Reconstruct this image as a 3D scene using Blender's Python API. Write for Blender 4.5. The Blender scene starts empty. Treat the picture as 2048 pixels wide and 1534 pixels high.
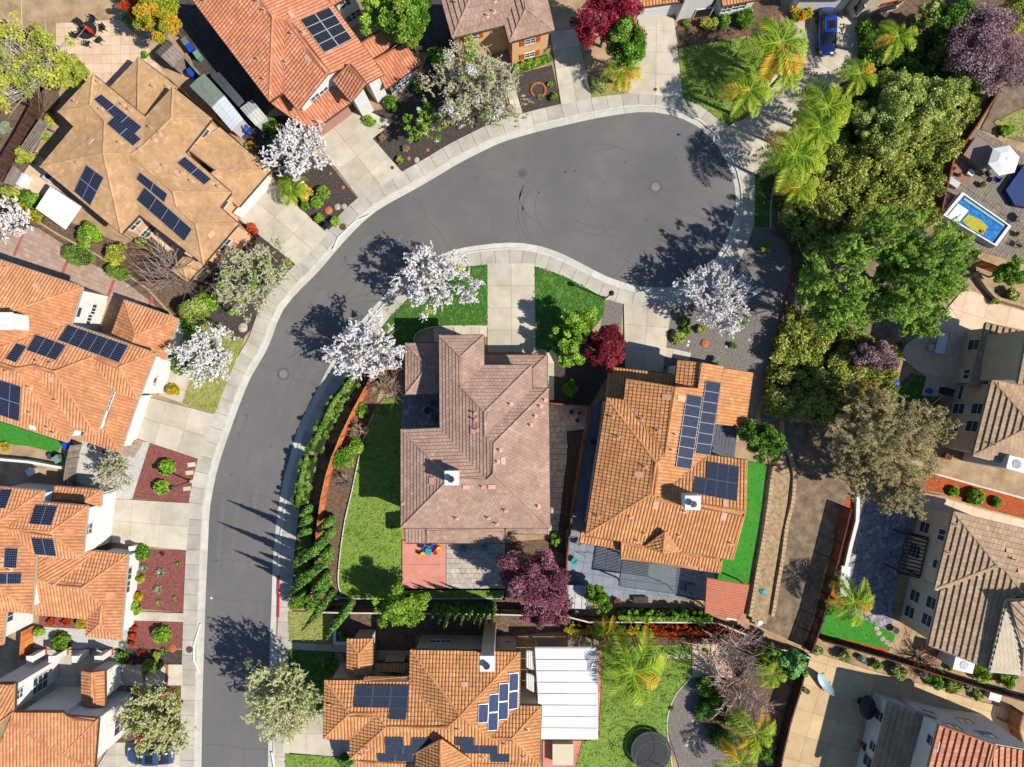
import bpy, bmesh, math, random
import numpy as np
from mathutils import Vector
D = bpy.data
SC = bpy.context.scene
COL = SC.collection
rad = math.radians
# ---------------------------------------------------------------- camera, sky, sun, exposure
CAMH = 68.0
FPX = 1360.0
cam_d = D.cameras.new('camera'); cam = D.objects.new('camera', cam_d); COL.objects.link(cam)
cam.location = (0, 0, CAMH); cam.rotation_euler = (0, 0, 0)
cam_d.sensor_width = 36.0; cam_d.lens = 36.0 * FPX / 2048.0; cam_d.clip_end = 1000
SC.camera = cam
SUN_DIR = Vector((0.925, -0.38, 1.0)).normalized()     # towards the sun
w = D.worlds.new('World'); SC.world = w; w.use_nodes = True
nt = w.node_tree
bg = nt.nodes['Background']; sky = nt.nodes.new('ShaderNodeTexSky'); sky.sky_type = 'NISHITA'
sky.sun_disc = False; sky.ozone_density = 6.0; sky.dust_density = .3; sky.air_density = 1.0; sky.sun_elevation = math.asin(SUN_DIR.z)
sky.sun_rotation = math.atan2(SUN_DIR.x, SUN_DIR.y)
nt.links.new(sky.outputs[0], bg.inputs[0]); bg.inputs[1].default_value = 0.10
sl = D.lights.new('sun', 'SUN'); sl.energy = 5.0; sl.angle = rad(0.53); sl.color = (1.0, 0.955, 0.88)
so = D.objects.new('sun', sl); COL.objects.link(so); so.location = SUN_DIR * 120
so.rotation_euler = SUN_DIR.to_track_quat('Z', 'Y').to_euler()
SC.view_settings.view_transform = 'Standard'; SC.view_settings.look = 'None'
SC.view_settings.exposure = 0.72; SC.view_settings.gamma = 1.0; SC.view_settings.use_curve_mapping = False

# ---------------------------------------------------------------- helpers
def W2(px, py, h=0.0):
    k = (CAMH - h) / FPX
    return ((px - 1024) * k, (767 - py) * k)
def W(px, py, h=0.0):
    x, y = W2(px, py, h); return Vector((x, y, h))
def fr(x0, y0, s):
    return lambda p: (x0 + p[0] * s, y0 + p[1] * s)
F1 = .26367
ZT = {k: fr(x, y, F1) for k, x, y in [('A',0,0),('B',500,0),('C',1000,0),('D',1508,0),('E',0,380),('F',500,380),('G',1000,380),('H',1508,380),
      ('I',0,760),('J',500,760),('K',1000,760),('L',1508,760),('M',0,1134),('N',500,1134),('O',1000,1134),('P',1508,1134)]}
def Z(t, *pts):
    r = [ZT[t](p) for p in pts]
    return r
def lin(v):
    v /= 255.0
    return v / 12.92 if v <= .04045 else ((v + .055) / 1.055) ** 2.4
GAIN = 0.62
def c(r, g, b, k=1.0):
    return (lin(r) * GAIN * k, lin(g) * GAIN * k, lin(b) * GAIN * k, 1)

MATS = {}
def mat(name, c1, c2=None, scale=1.0, rough=.9, bump=0.0, bscale=None, spec=.25, attr=False, metal=0.0, c3=None, detail=6, big=None):
    """procedural material: noise-mixed colours, optional per-piece variation from the 'rnd' attribute"""
    if name in MATS: return MATS[name]
    m = D.materials.new(name); m.use_nodes = True; N = m.node_tree.nodes; L = m.node_tree.links
    b = N['Principled BSDF']; b.inputs['Roughness'].default_value = rough; b.inputs['Metallic'].default_value = metal
    b.inputs['Specular IOR Level'].default_value = spec
    c2 = c2 or c1
    tc = N.new('ShaderNodeNewGeometry')
    nz = N.new('ShaderNodeTexNoise'); nz.inputs['Scale'].default_value = scale; nz.inputs['Detail'].default_value = detail
    nz.inputs['Roughness'].default_value = .65
    L.new(tc.outputs['Position'], nz.inputs['Vector'])
    rp = N.new('ShaderNodeValToRGB'); L.new(nz.outputs['Fac'], rp.inputs[0])
    rp.color_ramp.elements[0].position = .33; rp.color_ramp.elements[0].color = c1
    rp.color_ramp.elements[1].position = .67; rp.color_ramp.elements[1].color = c2
    if c3:
        e = rp.color_ramp.elements.new(.5); e.color = c3
    out = rp.outputs[0]
    if attr:
        if attr == 'obj':
            oi = N.new('ShaderNodeObjectInfo'); src = oi.outputs['Random']
        else:
            at = N.new('ShaderNodeAttribute'); at.attribute_name = 'rnd'; src = at.outputs['Fac']
        mr = N.new('ShaderNodeMapRange'); L.new(src, mr.inputs[0])
        amp = {'obj': .10, 'face': .30, 'roof': .085}[attr]
        mr.inputs[3].default_value = 1 - amp; mr.inputs[4].default_value = 1 + amp
        hs = N.new('ShaderNodeHueSaturation'); L.new(out, hs.inputs['Color']); L.new(mr.outputs[0], hs.inputs['Value'])
        mh = N.new('ShaderNodeMath'); mh.operation = 'MULTIPLY_ADD'; L.new(src, mh.inputs[0])
        mh.inputs[1].default_value = {'obj': .006, 'face': .03, 'roof': .010}[attr]
        mh.inputs[2].default_value = {'obj': .497, 'face': .485, 'roof': .495}[attr]
        L.new(mh.outputs[0], hs.inputs['Hue'])
        out = hs.outputs[0]
    if big:
        n3 = N.new('ShaderNodeTexNoise'); n3.inputs['Scale'].default_value = big[0]; n3.inputs['Detail'].default_value = 4
        L.new(tc.outputs['Position'], n3.inputs['Vector'])
        r3 = N.new('ShaderNodeValToRGB'); L.new(n3.outputs['Fac'], r3.inputs[0])
        r3.color_ramp.elements[0].position = .4; r3.color_ramp.elements[0].color = (big[1],) * 3 + (1,)
        r3.color_ramp.elements[1].position = .62; r3.color_ramp.elements[1].color = (1, 1, 1, 1)
        mx = N.new('ShaderNodeMix'); mx.data_type = 'RGBA'; mx.blend_type = 'MULTIPLY'; mx.inputs[0].default_value = 1
        L.new(out, mx.inputs[6]); L.new(r3.outputs[0], mx.inputs[7]); out = mx.outputs[2]
    L.new(out, b.inputs['Base Color'])
    if bump:
        n2 = N.new('ShaderNodeTexNoise'); n2.inputs['Scale'].default_value = bscale or scale * 6; n2.inputs['Detail'].default_value = 4
        L.new(tc.outputs['Position'], n2.inputs['Vector'])
        bp = N.new('ShaderNodeBump'); bp.inputs['Strength'].default_value = bump; bp.inputs['Distance'].default_value = .05
        L.new(n2.outputs['Fac'], bp.inputs['Height']); L.new(bp.outputs[0], b.inputs['Normal'])
    MATS[name] = m; return m

def leafmat(name, cols, trans=.25, k=1.0):
    """leaf colour from the per-leaf 'rnd' attribute through a ramp"""
    if name in MATS: return MATS[name]
    m = D.materials.new(name); m.use_nodes = True; N = m.node_tree.nodes; L = m.node_tree.links
    N.remove(N['Principled BSDF']); o = N['Material Output']
    at = N.new('ShaderNodeAttribute'); at.attribute_name = 'rnd'
    rp = N.new('ShaderNodeValToRGB'); L.new(at.outputs['Fac'], rp.inputs[0])
    cols = [tuple(min(.9, q * k) for q in v[:3]) + (1,) for v in cols]
    n = len(cols)
    rp.color_ramp.elements[0].position = 0; rp.color_ramp.elements[0].color = cols[0]
    rp.color_ramp.elements[1].position = 1; rp.color_ramp.elements[1].color = cols[-1]
    for i in range(1, n - 1):
        e = rp.color_ramp.elements.new(i / (n - 1)); e.color = cols[i]
    d = N.new('ShaderNodeBsdfDiffuse'); t = N.new('ShaderNodeBsdfTranslucent'); mx = N.new('ShaderNodeMixShader')
    mx.inputs[0].default_value = trans
    L.new(rp.outputs[0], d.inputs[0]); L.new(rp.outputs[0], t.inputs[0]); L.new(d.outputs[0], mx.inputs[1]); L.new(t.outputs[0], mx.inputs[2])
    L.new(mx.outputs[0], o.inputs[0]); MATS[name] = m; return m

def glassmat(name, col, rough=.08):
    m = MATS.get(name)
    if m: return m
    m = mat(name, col, None, 2, rough, spec=.8); return m

def tag(o, label=None, cat=None, group=None, kind=None):
    if label: o['label'] = label
    if cat: o['category'] = cat
    if group: o['group'] = group
    if kind: o['kind'] = kind
    return o
def link(o, parent=None):
    COL.objects.link(o)
    if parent is not None: o.parent = parent
    return o
def empty(name, label, cat, loc=(0, 0, 0), group=None, rz=0):
    o = D.objects.new(name, None); o.empty_display_size = .3; COL.objects.link(o); o.location = loc; o.rotation_euler = (0, 0, rz)
    return tag(o, label, cat, group)
def meshobj(name, verts, faces, m, parent=None, rnd=None, midx=None, smooth=False, uv=None):
    """coordinates are world coordinates unless the parent is placed elsewhere; parents of world meshes sit at origin-relative via offset"""
    me = D.meshes.new(name)
    off = world_off(parent)
    if off is not None:
        verts = [(v[0] - off[0], v[1] - off[1], v[2] - off[2]) for v in verts]
    me.from_pydata([tuple(v) for v in verts], [], faces)
    if isinstance(m, (list, tuple)):
        for x in m: me.materials.append(x)
        if midx: me.polygons.foreach_set('material_index', midx)
    else: me.materials.append(m)
    if rnd is not None:
        a = me.attributes.new('rnd', 'FLOAT', 'FACE'); a.data.foreach_set('value', rnd)
    if uv is not None:
        ul = me.uv_layers.new(name='UVMap'); ul.data.foreach_set('uv', uv)
    if smooth: me.polygons.foreach_set('use_smooth', [True] * len(me.polygons))
    me.update()
    return link(D.objects.new(name, me), parent)
def world_off(parent):
    if parent is None: return None
    v = Vector((0, 0, 0)); p = parent
    while p is not None:
        v = v + p.location; p = p.parent
    return v
class MB:
    def __init__(s): s.v = []; s.f = []; s.m = []; s.r = []
    def add(s, vs, fs, mi=0, r=.5):
        o = len(s.v); s.v += [tuple(q) for q in vs]; s.f += [tuple(i + o for i in f) for f in fs]; s.m += [mi] * len(fs); s.r += [r] * len(fs); return s
    def prism(s, pts, z0, z1, mi=0, r=.5):
        n = len(pts); a = sum(pts[i][0] * pts[(i + 1) % n][1] - pts[(i + 1) % n][0] * pts[i][1] for i in range(n))
        if a < 0: pts = pts[::-1]
        vs = [(p[0], p[1], z0) for p in pts] + [(p[0], p[1], z1) for p in pts]
        fs = [tuple(range(n, 2 * n)), tuple(range(n - 1, -1, -1))] + [(i, (i + 1) % n, n + (i + 1) % n, n + i) for i in range(n)]
        return s.add(vs, fs, mi, r)
    def box(s, c, size, rz=0, mi=0, r=.5):
        x, y = size[0] / 2, size[1] / 2; cs, sn = math.cos(rz), math.sin(rz)
        pts = [(c[0] + a * cs - b * sn, c[1] + a * sn + b * cs) for a, b in ((-x, -y), (x, -y), (x, y), (-x, y))]
        return s.prism(pts, c[2] - size[2] / 2, c[2] + size[2] / 2, mi, r)
    def cyl(s, c, r0, h, n=12, r1=None, mi=0, r=.5):
        r1 = r0 if r1 is None else r1
        vs = [(c[0] + r0 * math.cos(2 * math.pi * i / n), c[1] + r0 * math.sin(2 * math.pi * i / n), c[2]) for i in range(n)]
        vs += [(c[0] + r1 * math.cos(2 * math.pi * i / n), c[1] + r1 * math.sin(2 * math.pi * i / n), c[2] + h) for i in range(n)]
        fs = [tuple(range(n, 2 * n)), tuple(range(n - 1, -1, -1))] + [(i, (i + 1) % n, n + (i + 1) % n, n + i) for i in range(n)]
        return s.add(vs, fs, mi, r)
    def tube(s, pts, rs, n=6, mi=0, r=.5):
        pts = [Vector(p) for p in pts]; N = len(pts); vs = []
        if not hasattr(rs, '__len__'): rs = [rs] * N
        for i, p in enumerate(pts):
            d = (pts[min(i + 1, N - 1)] - pts[max(i - 1, 0)]).normalized()
            a = d.cross(Vector((0, 0, 1))) if abs(d.z) < .95 else d.cross(Vector((1, 0, 0)))
            a.normalize(); b = d.cross(a)
            for k in range(n):
                t = 2 * math.pi * k / n; vs.append(p + (a * math.cos(t) + b * math.sin(t)) * rs[i])
        fs = [tuple(range(n - 1, -1, -1)), tuple(range((N - 1) * n, N * n))]
        for i in range(N - 1):
            for k in range(n):
                fs.append((i * n + k, i * n + (k + 1) % n, (i + 1) * n + (k + 1) % n, (i + 1) * n + k))
        return s.add(vs, fs, mi, r)
    def ball(s, c, rx, ry, rz_, n=12, m=7, mi=0, r=.5, z0=-1.0):
        vs = []; fs = []
        for j in range(m + 1):
            t = math.asin(z0) + (math.pi / 2 - math.asin(z0)) * j / m
            for i in range(n):
                a = 2 * math.pi * i / n
                vs.append((c[0] + rx * math.cos(t) * math.cos(a), c[1] + ry * math.cos(t) * math.sin(a), c[2] + rz_ * math.sin(t)))
        for j in range(m):
            for i in range(n): fs.append((j * n + i, j * n + (i + 1) % n, (j + 1) * n + (i + 1) % n, (j + 1) * n + i))
        return s.add(vs, fs, mi, r)
    def build(s, name, m, parent=None, smooth=False):
        return meshobj(name, s.v, s.f, m, parent, rnd=s.r, midx=s.m, smooth=smooth)

def ccw(p):
    a = sum(p[i][0] * p[(i + 1) % len(p)][1] - p[(i + 1) % len(p)][0] * p[i][1] for i in range(len(p)))
    return p if a > 0 else p[::-1]
def clip_half(poly, a, b, cc):      # keep a*x+b*y<=cc
    out = []
    for i in range(len(poly)):
        p, q = poly[i], poly[(i + 1) % len(poly)]
        dp = a * p[0] + b * p[1] - cc; dq = a * q[0] + b * q[1] - cc
        if dp <= 0: out.append(p)
        if dp * dq < 0:
            t = dp / (dp - dq); out.append((p[0] + (q[0] - p[0]) * t, p[1] + (q[1] - p[1]) * t))
    return out
def area(p): return abs(sum(p[i][0] * p[(i + 1) % len(p)][1] - p[(i + 1) % len(p)][0] * p[i][1] for i in range(len(p)))) / 2
def inpoly(x, y, poly):
    k = False; n = len(poly); j = n - 1
    for i in range(n):
        if (poly[i][1] > y) != (poly[j][1] > y) and x < (poly[j][0] - poly[i][0]) * (y - poly[i][1]) / (poly[j][1] - poly[i][1] + 1e-12) + poly[i][0]: k = not k
        j = i
    return k
def smooth_px(pts, n=6, closed=False):
    out = []; N = len(pts)
    rng = range(N) if closed else range(N - 1)
    for i in rng:
        g = (lambda k: pts[k % N]) if closed else (lambda k: pts[max(0, min(N - 1, k))])
        p0, p1, p2, p3 = g(i - 1), g(i), g(i + 1), g(i + 2)
        for j in range(n):
            t = j / n
            out.append(tuple(.5 * ((2 * p1[k]) + (-p0[k] + p2[k]) * t + (2 * p0[k] - 5 * p1[k] + 4 * p2[k] - p3[k]) * t * t + (-p0[k] + 3 * p1[k] - 3 * p2[k] + p3[k]) * t ** 3) for k in (0, 1)))
    if not closed: out.append(pts[-1])
    return out
def sheet(name, pxpoly, z, m, kind='structure', depth=.03, sm=False):
    """a ground surface: a thin real slab with its top at z"""
    if sm: pxpoly = smooth_px(pxpoly, 5, True)
    pts = ccw([W2(*p) for p in pxpoly])
    mb = MB(); mb.prism(pts, z - depth, z)
    o = mb.build(name, m)
    bm = bmesh.new(); bm.from_mesh(o.data); bmesh.ops.triangulate(bm, faces=bm.faces[:]); bm.to_mesh(o.data); bm.free()
    if kind: o['kind'] = kind
    return o
def structure(name):
    o = D.objects.new(name, None); COL.objects.link(o); o['kind'] = 'structure'; return o
RNG = random.Random(5)
def slabs(parent, pxpoly, size, ang, z, m, gap=.02, th=.08, name='slab', jit=0, minarea=.03, stag=False):
    """cut a convex-ish area into slabs, each its own object"""
    poly = ccw([W2(*p) for p in pxpoly]); cs, sn = math.cos(ang), math.sin(ang)
    us = [p[0] * cs + p[1] * sn for p in poly]; vs = [-p[0] * sn + p[1] * cs for p in poly]
    sx, sy = size
    j = 0
    v = min(vs)
    while v < max(vs):
        u = min(us) - (sx / 2 if stag and j % 2 else 0)
        while u < max(us):
            cell = poly
            for a, b, cc in ((-cs, -sn, -(u + gap / 2)), (cs, sn, u + sx - gap / 2), (sn, -cs, -(v + gap / 2)), (-sn, cs, v + sy - gap / 2)):
                cell = clip_half(cell, a, b, cc)
                if len(cell) < 3: break
            if len(cell) >= 3 and area(cell) > minarea:
                if jit: cell = [(x + RNG.uniform(-jit, jit), y + RNG.uniform(-jit, jit)) for x, y in cell]
                MB().prism(cell, z - th, z + (RNG.uniform(-.006, .006) if jit else 0)).build(name, m, parent)
            u += sx
        v += sy; j += 1
def quad_slabs(parent, q, nx, ny, z, m, gap=.02, th=.08, name='slab'):
    P = [Vector(W2(*p)) for p in q]
    def at(s, t): return (P[0] * (1 - s) + P[1] * s) * (1 - t) + (P[3] * (1 - s) + P[2] * s) * t
    for i in range(nx):
        for j in range(ny):
            c4 = [at(i / nx, j / ny), at((i + 1) / nx, j / ny), at((i + 1) / nx, (j + 1) / ny), at(i / nx, (j + 1) / ny)]
            ce = sum(c4, Vector((0, 0))) / 4
            c4 = [p + (ce - p).normalized() * gap * .7 for p in c4]
            MB().prism([tuple(p) for p in c4], z - th, z).build(name, m, parent)

# ---------------------------------------------------------------- roofs and houses
def intervals(poly, v):
    xs = []
    n = len(poly)
    for i in range(n):
        (x0, y0), (x1, y1) = poly[i], poly[(i + 1) % n]
        if (y0 > v) != (y1 > v): xs.append(x0 + (x1 - x0) * (v - y0) / (y1 - y0))
    xs.sort(); return [(xs[i], xs[i + 1]) for i in range(0, len(xs) - 1, 2)]
def tile_field(mb, poly, U, V, N, kind, rng):
    o = poly[0]; p2 = [((p - o).dot(U), (p - o).dot(V)) for p in poly]
    cc, w, t = {'flat': (.33, .34, .085), 'wide': (.52, .40, .14), 'barrel': (.38, .31, .065), 'shade': (.33, .34, .05)}[kind]
    v = min(p[1] for p in p2); vm = max(p[1] for p in p2); k = 0
    vs, fs, rs = mb.v, mb.f, mb.r
    def pt(u, vv, n): q = o + U * u + V * vv + N * n; return (q.x, q.y, q.z)
    prof = [(0, 0), (.3, .07), (.65, .07), (.95, 0)] if kind == 'barrel' else [(.02, 0), (.98, 0)]
    while v < vm - .02:
        v1 = min(v + cc, vm)
        a = intervals(p2, v + 1e-3); b = intervals(p2, v1 - 1e-3)
        if len(a) != len(b):
            mid = intervals(p2, (v + v1) / 2); a = b = mid
        off = (w / 2 if (k % 2 and kind != 'barrel') else 0)
        for (L0, R0), (L1, R1) in zip(a, b):
            j = math.floor((min(L0, L1) - off) / w); je = math.ceil((max(R0, R1) - off) / w)
            while j <= je:
                u0 = j * w + off; r = rng.random(); jn = (r - .5) * .012
                us0 = [min(max(u0 + q * w, L0), R0) for q, _ in prof]; us1 = [min(max(u0 + q * w, L1), R1) for q, _ in prof]
                if us0[-1] - us0[0] > .004 or us1[-1] - us1[0] > .004:
                    base = len(vs); n = len(prof)
                    for i in range(n): vs.append(pt(us0[i], v - .01, t + prof[i][1] + jn))
                    for i in range(n): vs.append(pt(us1[i], v1 + .01, .01 + prof[i][1]))
                    for i in range(n): vs.append(pt(us0[i], v - .01, -.01))
                    for i in range(n - 1):
                        fs.append((base + i, base + i + 1, base + n + i + 1, base + n + i)); rs.append(r); mb.m.append(0)
                        fs.append((base + 2 * n + i, base + 2 * n + i + 1, base + i + 1, base + i)); rs.append(r); mb.m.append(0)
                j += 1
        v = v1; k += 1
def caps(mb, p, q, rng, wd=.26, ht=.12, ln=.42):
    d = q - p; L = d.length
    if L < .1: return
    d.normalize(); s = d.cross(Vector((0, 0, 1)))
    if s.length < 1e-3: return
    s.normalize(); up = s.cross(d)
    n = max(1, round(L / ln)); step = L / n
    for i in range(n):
        a = p + d * (i * step - .02); b = p + d * ((i + 1) * step)
        vs = []
        for e, k in ((a, 1.0), (b, .85)):
            for x, y in ((-.5, -.25), (-.3, .75), (0, 1.0), (.3, .75), (.5, -.25)): vs.append(e + s * (x * wd * k) + up * (y * ht * k + .03))
        mb.add(vs, [(i0, i0 + 1, i0 + 6, i0 + 5) for i0 in range(4)] + [(4, 3, 2, 1, 0), (5, 6, 7, 8, 9)], 0, rng.random())

class House:
    def __init__(s, name, label, frame, wallm, roofm, kind, capm=None, E=5.2, pitch=.34, trim=None):
        s.fr = frame; s.wallm = wallm; s.roofm = roofm; s.kind = kind; s.capm = capm or roofm; s.E = E; s.pitch = pitch
        s.root = None; s.name = name; s.label = label; s.walls = []; s.facets = []; s.rng = random.Random(len(label)); s.trim = trim or M_trim
    def P(s, p): return s.fr(p)
    def block(s, V, F, E=None, pitch=None, kind=None, roofm=None, wallm=None, walls=True, inset=.35, rakes=True):
        E = s.E if E is None else E; pitch = pitch or s.pitch; kind = kind or s.kind
        PX = {k: s.fr(v) for k, v in V.items()}
        h = {k: (v[2] if len(v) > 2 else None) for k, v in V.items()}
        F2 = []
        for f in F:
            f = f.strip(); e = not f.startswith('~'); f = f.lstrip('~').split()
            if len(f) == 1: f = list(f[0])
            elif len(f[0]) > 1 and len(f) == 2: f = list(f[0]) + list(f[1])
            F2.append((f, e))
            if e:
                for q in f[:2]:
                    if h[q] is None: h[q] = E
        unk = [k for k in V if h[k] is None]
        for k in unk: h[k] = E + 1.5
        for it in range(40):
            for k in unk:
                ds = []
                for f, e in F2:
                    if e and k in f:
                        a = Vector(W2(*PX[f[0]], h[f[0]])); b = Vector(W2(*PX[f[1]], h[f[1]])); p = Vector(W2(*PX[k], h[k]))
                        d = (b - a).normalized(); r = p - a; ds.append(abs(d.x * r.y - d.y * r.x) * pitch + h[f[0]])
                if ds: h[k] = .5 * h[k] + .5 * sum(ds) / len(ds)
        P3 = {k: W(*PX[k], h[k]) for k in V}
        if s.root is None:
            ce = sum(P3.values(), Vector()) / len(P3); s.root = empty(s.name, s.label, 'house', (ce.x, ce.y, 0), 'houses around the cul-de-sac')
        deck = MB(); tiles = MB(); cap = MB(); fas = MB(); edges = {}
        planes = []
        for f, e in F2:
            pts = [P3[k] for k in f]
            if sum(pts[i].x * pts[(i + 1) % len(pts)].y - pts[(i + 1) % len(pts)].x * pts[i].y for i in range(len(pts))) < 0:
                f = f[::-1]; pts = pts[::-1]
                if e: ed = (P3[f[-1]] - P3[f[-2]])
            else:
                ed = (pts[1] - pts[0])
            A = np.array([[p.x, p.y, 1] for p in pts]); z = np.array([p.z for p in pts])
            wt = np.ones(len(pts))
            if len(pts) > 3 and e:
                for i, k in enumerate(f):
                    if abs(h[k] - E) < 1e-6: wt[i] = 3
            sol = np.linalg.lstsq(A * wt[:, None], z * wt, rcond=None)[0]
            N = Vector((-sol[0], -sol[1], 1)).normalized()
            pl = [Vector((p.x, p.y, sol[0] * p.x + sol[1] * p.y + sol[2])) for p in pts]
            if e: U = Vector((ed.x, ed.y, 0)); U.z = sol[0] * U.x + sol[1] * U.y
            else:
                g = Vector((sol[0], sol[1], 0)); U = Vector((g.y, -g.x, 0)) if g.length > 1e-4 else Vector((1, 0, 0))
            U.normalize(); V_ = N.cross(U); 
            if V_.z < 0: U = -U; V_ = -V_
            n = len(pl)
            deck.add([p for p in pl] + [p - Vector((0, 0, .16)) for p in pl], [tuple(range(n)), tuple(range(2 * n - 1, n - 1, -1))] + [(i, n + i, n + (i + 1) % n, (i + 1) % n) for i in range(n)])
            if kind: tile_field(tiles, pl, U, V_, N, kind, s.rng)
            s.facets.append((pl, sol, N, U, V_)); planes.append((f, sol, pts))
            for i in range(n): edges.setdefault((f[i], f[(i + 1) % n]), (sol, pts))
        roof = deck.build('roof', roofm or s.roofm, s.root)
        bm = bmesh.new(); bm.from_mesh(roof.data); bmesh.ops.triangulate(bm, faces=[q for q in bm.faces if len(q.verts) > 4]); bm.to_mesh(roof.data); bm.free()
        bd = {}
        for (a, b), (sol, pts) in edges.items():
            if (b, a) in edges:
                if a < b:
                    so2, pt2 = edges[(b, a)]
                    ce = sum(pt2, Vector()) / len(pt2)
                    if ce.z < sol[0] * ce.x + sol[1] * ce.y + sol[2] + .02: caps(cap, P3[a], P3[b], s.rng)
            else:
                bd[a] = b
                if abs(P3[a].z - P3[b].z) > .25 and rakes: caps(cap, P3[a], P3[b], s.rng, .22, .09)
                d = (P3[b] - P3[a]); d.z = 0
                if d.length > .01:
                    d.normalize(); o = Vector((d.y, -d.x, 0))
                    a3, b3 = P3[a], P3[b]
                    vs = [a3 + o * .01, b3 + o * .01, b3 + o * .11, a3 + o * .11]
                    z = Vector((0, 0, 1)); fas.add([q - z * .17 for q in vs] + [q - z * .01 for q in vs], [(4, 5, 6, 7), (3, 2, 1, 0), (0, 1, 5, 4), (1, 2, 6, 5), (2, 3, 7, 6), (3, 0, 4, 7)])
        if tiles.v: tag(tiles.build('roof_tiles', roofm or s.roofm, roof), kind='stuff')
        if cap.v: tag(cap.build('ridge_tiles', roofm or s.capm, roof), kind='stuff')
        if fas.v: fas.build('gutter', s.trim, roof)
        if walls:
            wm = MB(); done = set()
            for st in list(bd):
                if st in done: continue
                loop = [st]; done.add(st); k = bd[st]
                while k != st and k in bd and k not in done: loop.append(k); done.add(k); k = bd[k]
                n = len(loop)
                if n < 3: continue
                off = []
                for i in range(n):
                    p0, p1, p2 = P3[loop[i - 1]], P3[loop[i]], P3[loop[(i + 1) % n]]
                    d0 = Vector((p1.x - p0.x, p1.y - p0.y)).normalized(); d1 = Vector((p2.x - p1.x, p2.y - p1.y)).normalized()
                    n0 = Vector((-d0.y, d0.x)); n1 = Vector((-d1.y, d1.x)); q = max(.35, 1 + n0.dot(n1))
                    o = (n0 + n1) / q * inset; off.append(Vector((p1.x + o.x, p1.y + o.y, p1.z - .1)))
                for i in range(n):
                    a, b = off[i], off[(i + 1) % n]
                    wm.add([(a.x, a.y, -.1), (b.x, b.y, -.1), b, a], [(0, 1, 2, 3)]); s.walls.append((a, b))
            wm.build('wall', wallm or s.wallm, s.root)
        return P3
    def hit_facet(s, px, py):
        gx, gy = W2(px, py); best = None
        o = Vector((0, 0, CAMH)); d = Vector((gx, gy, -CAMH))
        for F in s.facets:
            pl, sol, N, U, V_ = F
            den = d.z - sol[0] * d.x - sol[1] * d.y
            t = (sol[2] - o.z) / den; p = o + d * t
            if inpoly(p.x, p.y, pl) and (best is None or p.z > best[0].z): best = (p, F)
        return best
    def on_plane(s, F, px, py, lift=0):
        gx, gy = W2(px, py); sol = F[1]; t = (sol[2] - CAMH) / (-CAMH - sol[0] * gx - sol[1] * gy)
        return Vector((gx * t, gy * t, CAMH - CAMH * t)) + F[2] * lift
    def hit_wall(s, px, py):
        gx, gy = W2(px, py); o = Vector((0, 0, CAMH)); d = Vector((gx, gy, -CAMH)); best = None
        for a, b in s.walls:
            tx, ty = b.x - a.x, b.y - a.y; L = math.hypot(tx, ty)
            if L < .3: continue
            tx /= L; ty /= L; nx, ny = ty, -tx
            den = d.x * nx + d.y * ny
            if den >= -1e-6: continue
            t = (a.x * nx + a.y * ny) / den
            if t <= 0 or t > 1: continue
            p = o + d * t; u = (p.x - a.x) * tx + (p.y - a.y) * ty
            if -.1 <= u <= L + .1 and p.z > 0:
                top = a.z + (b.z - a.z) * u / L
                if p.z < top and (best is None or p.z > best[0].z): best = (p, Vector((tx, ty, 0)), Vector((nx, ny, 0)))
        return best
    def win(s, pt, w, h, nx=2, ny=2, frame=None, glass=None, shutters=None, name='window'):
        px, py = s.fr(pt); r = s.hit_wall(px, py)
        if not r: print('window misses', s.name, pt); return
        p, T, N = r; Zv = Vector((0, 0, 1)); p = p + N * .003
        def bx(mb, u0, u1, z0, z1, n0, n1, mi=0):
            vs = [p + T * u + Zv * z + N * n for n in (n0, n1) for u, z in ((u0, z0), (u1, z0), (u1, z1), (u0, z1))]
            mb.add(vs, [(4, 5, 6, 7), (3, 2, 1, 0), (0, 1, 5, 4), (1, 2, 6, 5), (2, 3, 7, 6), (3, 0, 4, 7)], mi)
        fmb = MB(); f = .07
        bx(fmb, -w / 2 - f, w / 2 + f, -h / 2 - f, -h / 2, 0, .07); bx(fmb, -w / 2 - f, w / 2 + f, h / 2, h / 2 + f, 0, .07)
        bx(fmb, -w / 2 - f, -w / 2, -h / 2, h / 2, 0, .07); bx(fmb, w / 2, w / 2 + f, -h / 2, h / 2, 0, .07)
        for i in range(1, nx): x = -w / 2 + w * i / nx; bx(fmb, x - .035, x + .035, -h / 2, h / 2, .012, .06)
        for i in range(1, ny): z = -h / 2 + h * i / ny; bx(fmb, -w / 2, w / 2, z - .02, z + .02, .012, .045)
        fo = fmb.build(name, frame or M_white, s.root)
        for i in range(nx):
            g = MB(); bx(g, -w / 2 + w * i / nx + .005, -w / 2 + w * (i + 1) / nx - .005, -h / 2 + .005, h / 2 - .005, 0, .01); g.build('pane', glass or M_glass, fo)
        if shutters:
            for sd in (-1, 1):
                g = MB(); c0 = sd * (w / 2 + f + .26)
                bx(g, c0 - .2, c0 + .2, -h / 2 - .05, h / 2 + .05, 0, .05)
                for i in range(6): z = -h / 2 + h * (i + .5) / 6; bx(g, c0 - .15, c0 + .15, z - .04, z + .04, .05, .07)
                g.build('shutter', shutters, s.root)
        return fo
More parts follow.
